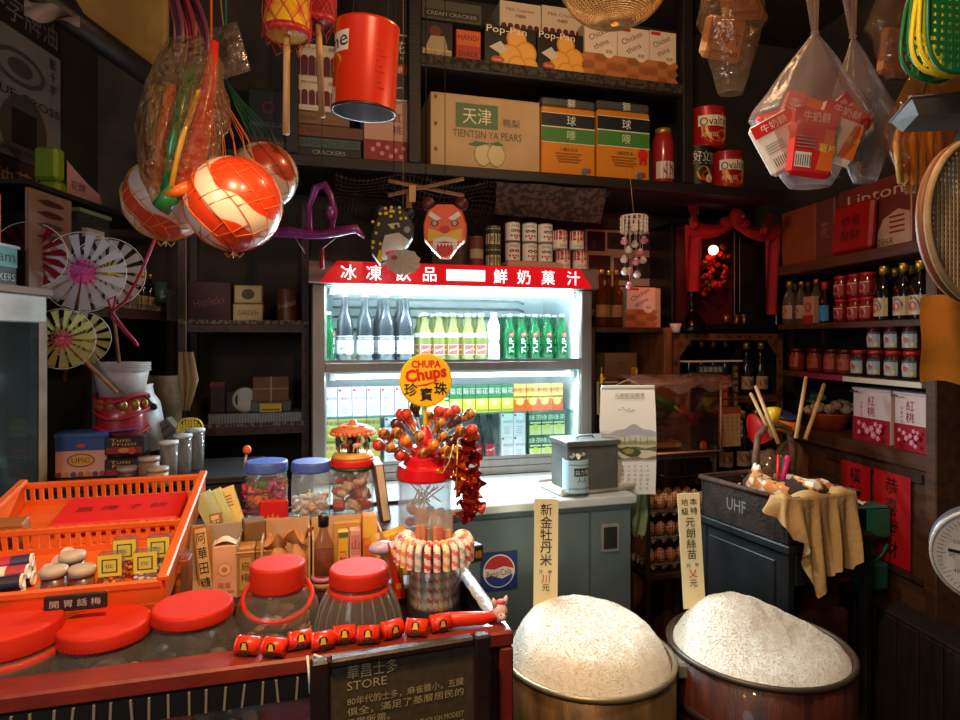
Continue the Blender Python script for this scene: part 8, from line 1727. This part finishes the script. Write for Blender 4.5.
# showcase
SX = -1.285; t = thing('glass_showcase','white framed glass showcase cabinet at the stall end','showcase',(0,0,0)); wf = mat('showcase_white',(176,172,164),.5,c2=(150,146,138),ns=6)
b = MB(); b.bx(-1.69,1.0,.02,SX-.02,1.88,.5,M_['blackwood']); b.bx(-1.69,1.0,1.60,SX,1.90,1.68,wf,.004); b.bx(-1.69,1.0,1.681,SX+.01,1.91,1.70,mat('showcase_top',(120,84,56),.6)); b.bx(-1.69,1.86,.02,SX-.03,1.88,1.6,mat('showcase_back',(60,64,64),.5)); b.build('cabinet',t)
b = MB(); b.bx(SX-.025,1.865,.02,SX,1.90,1.6,mat('post_tan',(132,104,72),.6,c2=(100,76,52),ns=9)); b.build('corner_post',t); b = MB(); b.bx(SX-.006,1.0,.5,SX-.002,1.865,1.6,clear('showcase_glass',(200,212,212),.10,(150,166,170))); b.build('glass_pane',t)
for z in (.85,1.2): b = MB(); b.bx(-1.68,1.0,z,SX-.02,1.86,z+.006,M_['acryl']); b.build('glass_shelf',t)
b = MB(); b.bx(0,0,0,.05,.16,.17,I(120,40,36),.004); b.face(Matrix(((0,0,1,.0505),(1,0,0,.08),(0,1,0,.0),(0,0,0,1)))); b.text('香',0,.10,.08,I(206,170,60)); solo(b,'red_packet','red packet with gold character inside the glass showcase','packet',(SX-.13,1.66,1.3+.0),0) if False else solo(b,'red_packet','red packet with gold character inside the glass showcase','packet',(SX-.13,1.66,1.2065),0)
b = MB(); b.bx(0,0,0,.1,.24,.16,I(150,166,176),.004); solo(b,'pale_carton','pale blue carton on the glass shelf inside the showcase','box',(SX-.2,1.56,.8565),0)
# boxes on top of the showcase
b = MB(); b.bx(-.08,0,0,.08,.12,.115,mat('teal_box',(30,40,44),.5),.003); b.front(.16,.115,-.0003); b.rect(-.08,.06,.08,.115,I(88,150,146)); b.text('cream',0,.085,.045,I(20,34,36),w=.14); b.text('CRACKERS',0,.03,.03,I(190,196,190),w=.14); b.bx(-.085,-.006,.115,.085,.126,.124,M_['zinc']); solo(b,'cracker_tin','teal and black tin with a metal lid on the showcase top','tin',(-1.36,1.80,1.701),pi/2)
b = MB(); b.bx(-.07,0,0,.07,.02,.15,I(206,110,50)); b.front(.14,.15,-.0004); b.rect(-.06,.01,.06,.14,I(206,200,190)); b.disc(.03,.06,.025,I(60,80,140),12); b.poly([(-.03,.1),(0,.13),(.02,.09)],I(40,40,60)); solo(b,'picture_card','white picture card with an orange border standing on the teal tin','card',(-1.40,1.80,1.826),pi/2)
# pinwheels
def pinwheel(label, px, py, r, Y, c1, hub, ry=0, sticks=None, n=15):
    c = at(px,py,Y); t = thing('pinwheel',label,'pinwheel',c,rz=ry,group=None); r = r/F_*Y; b = MB()
    b.tube([(r*math.cos(2*pi*i/40),0,r*math.sin(2*pi*i/40)) for i in range(40)],.0012,M_['white'],4,True); b.build('hoop',t)
    for i in range(n):
        a0, a1 = 2*pi*i/n, 2*pi*(i+.66)/n; s_ = MB(); s_.add([(0,-.004,0),(r*.97*math.cos(a0),.0,r*.97*math.sin(a0)),(r*.97*math.cos(a1),.010,r*.97*math.sin(a1))],[(0,1,2)],c1); s_.add([(0,-.005,0),(r*.4*math.cos(a0),-.002,r*.4*math.sin(a0)),(r*.4*math.cos(a1),.002,r*.4*math.sin(a1))],[(0,1,2)],hub); s_.build('vane',t)
    b = MB(); b.ball((0,-.008,0),.008,hub,10,6); b.build('hub',t)
    b = MB(); e = V(sticks)*Y/F_ if sticks else V((.02,.02,-.3)); b.cyl((0,.008,0),e+V((0,.01,0)),.006,M_['wood'],8); b.build('stick',t); return t
vw = clear('vane_white',(232,228,232),.8,(226,220,224)); vy = clear('vane_yellow',(232,222,160),.85,(226,212,130)); vr = clear('vane_red',(200,60,70),.6,(150,30,40))
pinwheel('white pinwheel with a bright pink middle above the yellow one',83,272,40,2.02,vw,mat('hub_pink',(226,30,150),.4),.2,(-30,30,-110)); pinwheel('clear shiny pinwheel half behind the white and pink one',108,272,34,2.12,vw,mat('hub_yellow',(206,180,60),.4),.35,(10,20,-130)); pinwheel('dim red pinwheel beside the teal and black tin',30,255,33,1.98,vr,I(90,20,26),.3,(-4,10,-70)); pinwheel('yellow pinwheel on a wooden stick beside the showcase post',62,339,30,1.95,vy,mat('hub_rose',(226,80,100),.4),.3,(46,10,-56)); 
pinwheel('pale hoop pinwheel half behind the yellow pinwheel',82,338,26,2.05,vy,I(190,170,90),.3,(30,12,-60),14)
# cabinet behind the basket and what stands on it
t = thing('low_cabinet','dark low cabinet behind the orange basket','cabinet',(-1.27,1.88,0),TH); b = MB(); b.bx(0,0,0,.58,.34,1.10,M_['blackwood'],.003); b.build('body',t); b = MB(); b.bx(-.01,-.01,1.10,.59,.35,1.12,M_['blackwood'],.003); b.build('top_board',t)
def G(px,Y,z=1.121): p = at(px,0,Y); p.z = z; return p
def gbox(name,label,cat,px0,px1,yt,Y,base,art,depth,rz=TH,zb=1.121,lid=None):
    c = G((px0+px1)/2,Y,zb); w = (px1-px0)/F_*Y; h = zat(yt,Y)-zb; t = thing(name,label,cat,c,rz); b = MB(); b.bx(-w/2,0,0,w/2,depth,h,base,.003); b.front(w,h,-.0003); art(b,w,h); b.build('box_body',t)
    if lid: l = MB(); l.bx(-w/2-.003,-.003,h-.002,w/2+.003,depth+.003,h+.012,lid,.002); l.grid(lambda u,v: V((w/2+.004+.09*u,.0+depth*.6*v,h+.012+.008*u)),4,2,lid); l.build('lid',t)
    return t
gbox('sweet_box','pink sweet box with blue top behind the orange basket','box',58,104,437,2.0,mat('box_pink',(206,150,130),.6),lambda b,w,h:(b.rect(-w*.5,h*.66,w*.5,h,I(40,70,130)),b.disc(0,h*.78,w*.09,I(190,40,50),14,h*.05),b.disc(0,h*.42,w*.27,I(120,70,30),18,h*.17),b.disc(0,h*.42,w*.24,I(206,150,60),18,h*.14),b.text('UPiC',0,h*.42,h*.17,I(70,36,20),w=w*.36),[b.disc(w*(-.42+.14*k),h*.08,w*.06,(I(150,60,40),I(190,120,50),I(90,60,100))[k%3],8) for k in range(7)]),.10,lid=I(48,84,150))
hfr = 0
for k,(yt,zb) in enumerate(((459,1.121),(437,1.121+.068))): gbox('fruit_sweet_box','black fruit sweet box with red picture, %s of the pair by the pink box' % ('lower','upper')[k],'box',106.5,142,yt,2.02,I(34,22,22),lambda b,w,h:(b.text('Tutti',-w*.1,h*.82,h*.24,I(214,160,60),w=w*.5),b.text('Frutti',0,h*.6,h*.24,I(214,160,60),w=w*.6),b.rect(-w*.46,h*.05,w*.46,h*.42,I(130,24,24)),b.disc(.0,h*.24,w*.16,I(206,120,40),12,h*.14),b.disc(w*.2,h*.2,w*.1,I(190,60,40),10)),.09,zb=zb)
for i,(px,yt,m) in enumerate(((128,467,I(70,52,56)),(149,455,I(110,84,70)),(151,462,I(150,120,96)))):
    c = G(px,1.96-.03*i,1.121); r = 9.5/F_*1.96; h = zat(yt,1.96)-1.121; t = thing('sweet_tube','short capped tube of sweets behind the basket, %s from the fruit boxes' % ORD[i],'tub',c+V((.03*(i==2),-.02*(i==2),0))); b = MB(); b.lathe([(0,0),(r,0),(r,h-.012),(0,h-.012)],m,18); b.build('tub_body',t); b = MB(); b.lathe([(0,h-.012),(r*1.05,h-.012),(r*1.05,h),(0,h)],mat('tube_cap',(150,130,120),.4),18); b.build('cap',t)
for i,(px,yt) in enumerate(((169,444),(183,440),(196,437))):
    c = G(px,2.0+.06*i,1.121); r = 8.5/F_*2; h = zat(yt,2.0)-1.121; t = thing('clear_cup','clear lidded cup of brown sticks behind the basket, %s from the tubes' % ORD[i],'cup',c); b = MB(); b.lathe([(0,0),(r*.9,0),(r,h),(r*.97,h),(r*.87,.004),(0,.004)],clear('cup_clear',(236,236,234),.3,(206,206,206)),18); b.build('cup_body',t); b = MB(); b.lathe([(0,h),(r*1.07,h),(r*1.07,h+.01),(0,h+.01)],mat('cup_lid',(196,198,198),.4),18); b.build('lid',t)
    b = MB(); [b.cyl((x,0,.006),(x,0,h*.9),r*.36,mat('brown_roll',(150,106,66),.5),8) for x in (-r*.4,r*.4)]; b.build('brown_rolls',t)
# red laced jar with cup stack
c = G(122,2.13); t = thing('laced_jar','red jar with gold bands laced with red cord behind the fruit boxes','jar',c); r = .078; z0 = zat(432,2.13)-1.121; z1 = zat(396,2.13)-1.121
b = MB(); b.lathe([(0,0),(r*.95,0),(r,.02),(r,z0),(r*.97,z0+.05),(r*.88,z1),(0,z1)],mat('red_jar2',(150,30,40),.35,coat=.3),26); b.build('jar_body',t); b = MB()
for k in range(12): a=2*pi*k/12; b.ball((r*.9*math.cos(a),r*.9*math.sin(a),z1-.025),(.018,.012,.02),mat('gold_dim',(160,120,60),.35,.5),8,5)
b.build('gold_beads',t); b = MB()
for k,z in enumerate((z0+.01,z1-.055,z1-.005)): b.tube([((r+.003)*math.cos(a),(r+.003)*math.sin(a),z+.014*math.sin(a*2+k)) for a in [2*pi*i/24 for i in range(24)]],.005,mat('red_cord',(176,20,40),.6),6,True)
b.build('red_lacing',t)
b = MB(); zz = zat(363,2.13)-zat(396,2.13); b.lathe([(0,0),(.066,0),(.086,zz),(.083,zz),(.062,.006),(0,.006)],mat('cup_white',(196,188,180),.5,c2=(170,162,156),ns=10),26); [b.lathe([(.084,zz-.006*k),(.088,zz-.002-.006*k),(.084,zz+.002-.006*k)],MATS['cup_white'],26) for k in range(5)]; solo(b,'cup_stack','stack of white paper cups standing on the red laced jar','cups',wz(c,1.121+z1+.001))
t = thing('milk_can','white metal can with a wire handle leaning behind the laced jar','can',G(152,2.2,1.17),R=(0,-.22,0)); b = MB(); b.lathe([(0,0),(.055,0),(.058,.16),(.045,.19),(.045,.215),(.05,.225),(0,.225)],mat('can_white',(222,224,226),.45,.05,c2=(200,203,205),ns=8),24); b.build('can_body',t); b = MB(); b.tube([(-.05,-.02,.19),(-.02,-.05,.25),(.03,-.06,.22),(.055,-.03,.15)],.003,M_['iron'],6); b.ball((.055,-.03,.145),.012,M_['iron'],8,5); b.build('wire_handle',t)
b = MB(); b.grid(lambda u,v: V(((u-.5)*.2,.03*math.sin(u*6)*v,.30*v)),10,8,mat('bag_printed',(150,138,110),.7,c2=(100,84,66),ns=14)); b.front(.2,.3,-.004); b.text('茶',.04,.06,.05,I(150,30,40)); b.disc(-.02,.2,.03,I(90,74,56),10); solo(b,'paper_bag','printed brown paper bag standing behind the cup stack','bag',G(152,2.32,1.121),TH)
t = swatter('fly_swatter','yellow fly swatter standing behind the clear lidded cups',at(190,436,2.2),.085,.12,sym,(0,pi,.2),.10,None)
b = MB(); b.bx(-.05,-.03,0,.05,.03,.075,mat('olive_carton',(110,100,82),.7),.003); b.front(.1,.075,-.0303); b.rect(-.04,.02,.04,.03,I(70,62,56)); b.rect(-.04,.045,.04,.055,I(70,62,56)); solo(b,'carton','olive grey carton tipped at an angle above the clear cups','box',G(172,2.22,1.195),R=(0,-.7,.2))
b = MB(); b.bx(-.06,-.04,0,.06,.04,.07,mat('olive_dark',(70,58,40),.7),.003); solo(b,'carton','dark olive carton under the tipped grey carton','box',G(172,2.24,1.121),TH)
b = MB(); [b.tube([(x,0,.0),(x+.012*math.sin(k),.01,-.10),(x*.5,0,-.21)],[.008,.013,.004],mat('dried_stalk',(130,104,66),.8),6) for k,x in enumerate((-.02,0,.018))]; b.tube([(0,0,0),(0,0,ZCL-zat(352,2.3))],.0015,M_['rope'],4); solo(b,'dried_stalks','bundle of dried tan stalks hanging above the yellow swatter','stalks',at(186,352,2.3))
b = MB(); b.tube([at(156,236,1.9),at(140,275,1.92),at(126,300,1.94),at(112,312,1.95),at(125,330,1.95),at(137,344,1.95)],.005,mat('ribbon_red',(150,16,44),.5),7); b.tube([at(112,312,1.95),at(108,300,1.95),at(116,296,1.95),at(112,318,1.95),at(138,346,1.95)],.004,MATS['ribbon_red'],7); b.tube([at(156,236,1.9),at(158,180,1.9)],.002,MATS['ribbon_red'],5); solo(b,'red_ribbon','knotted red ribbon cord hanging before the dim shelves','ribbon')
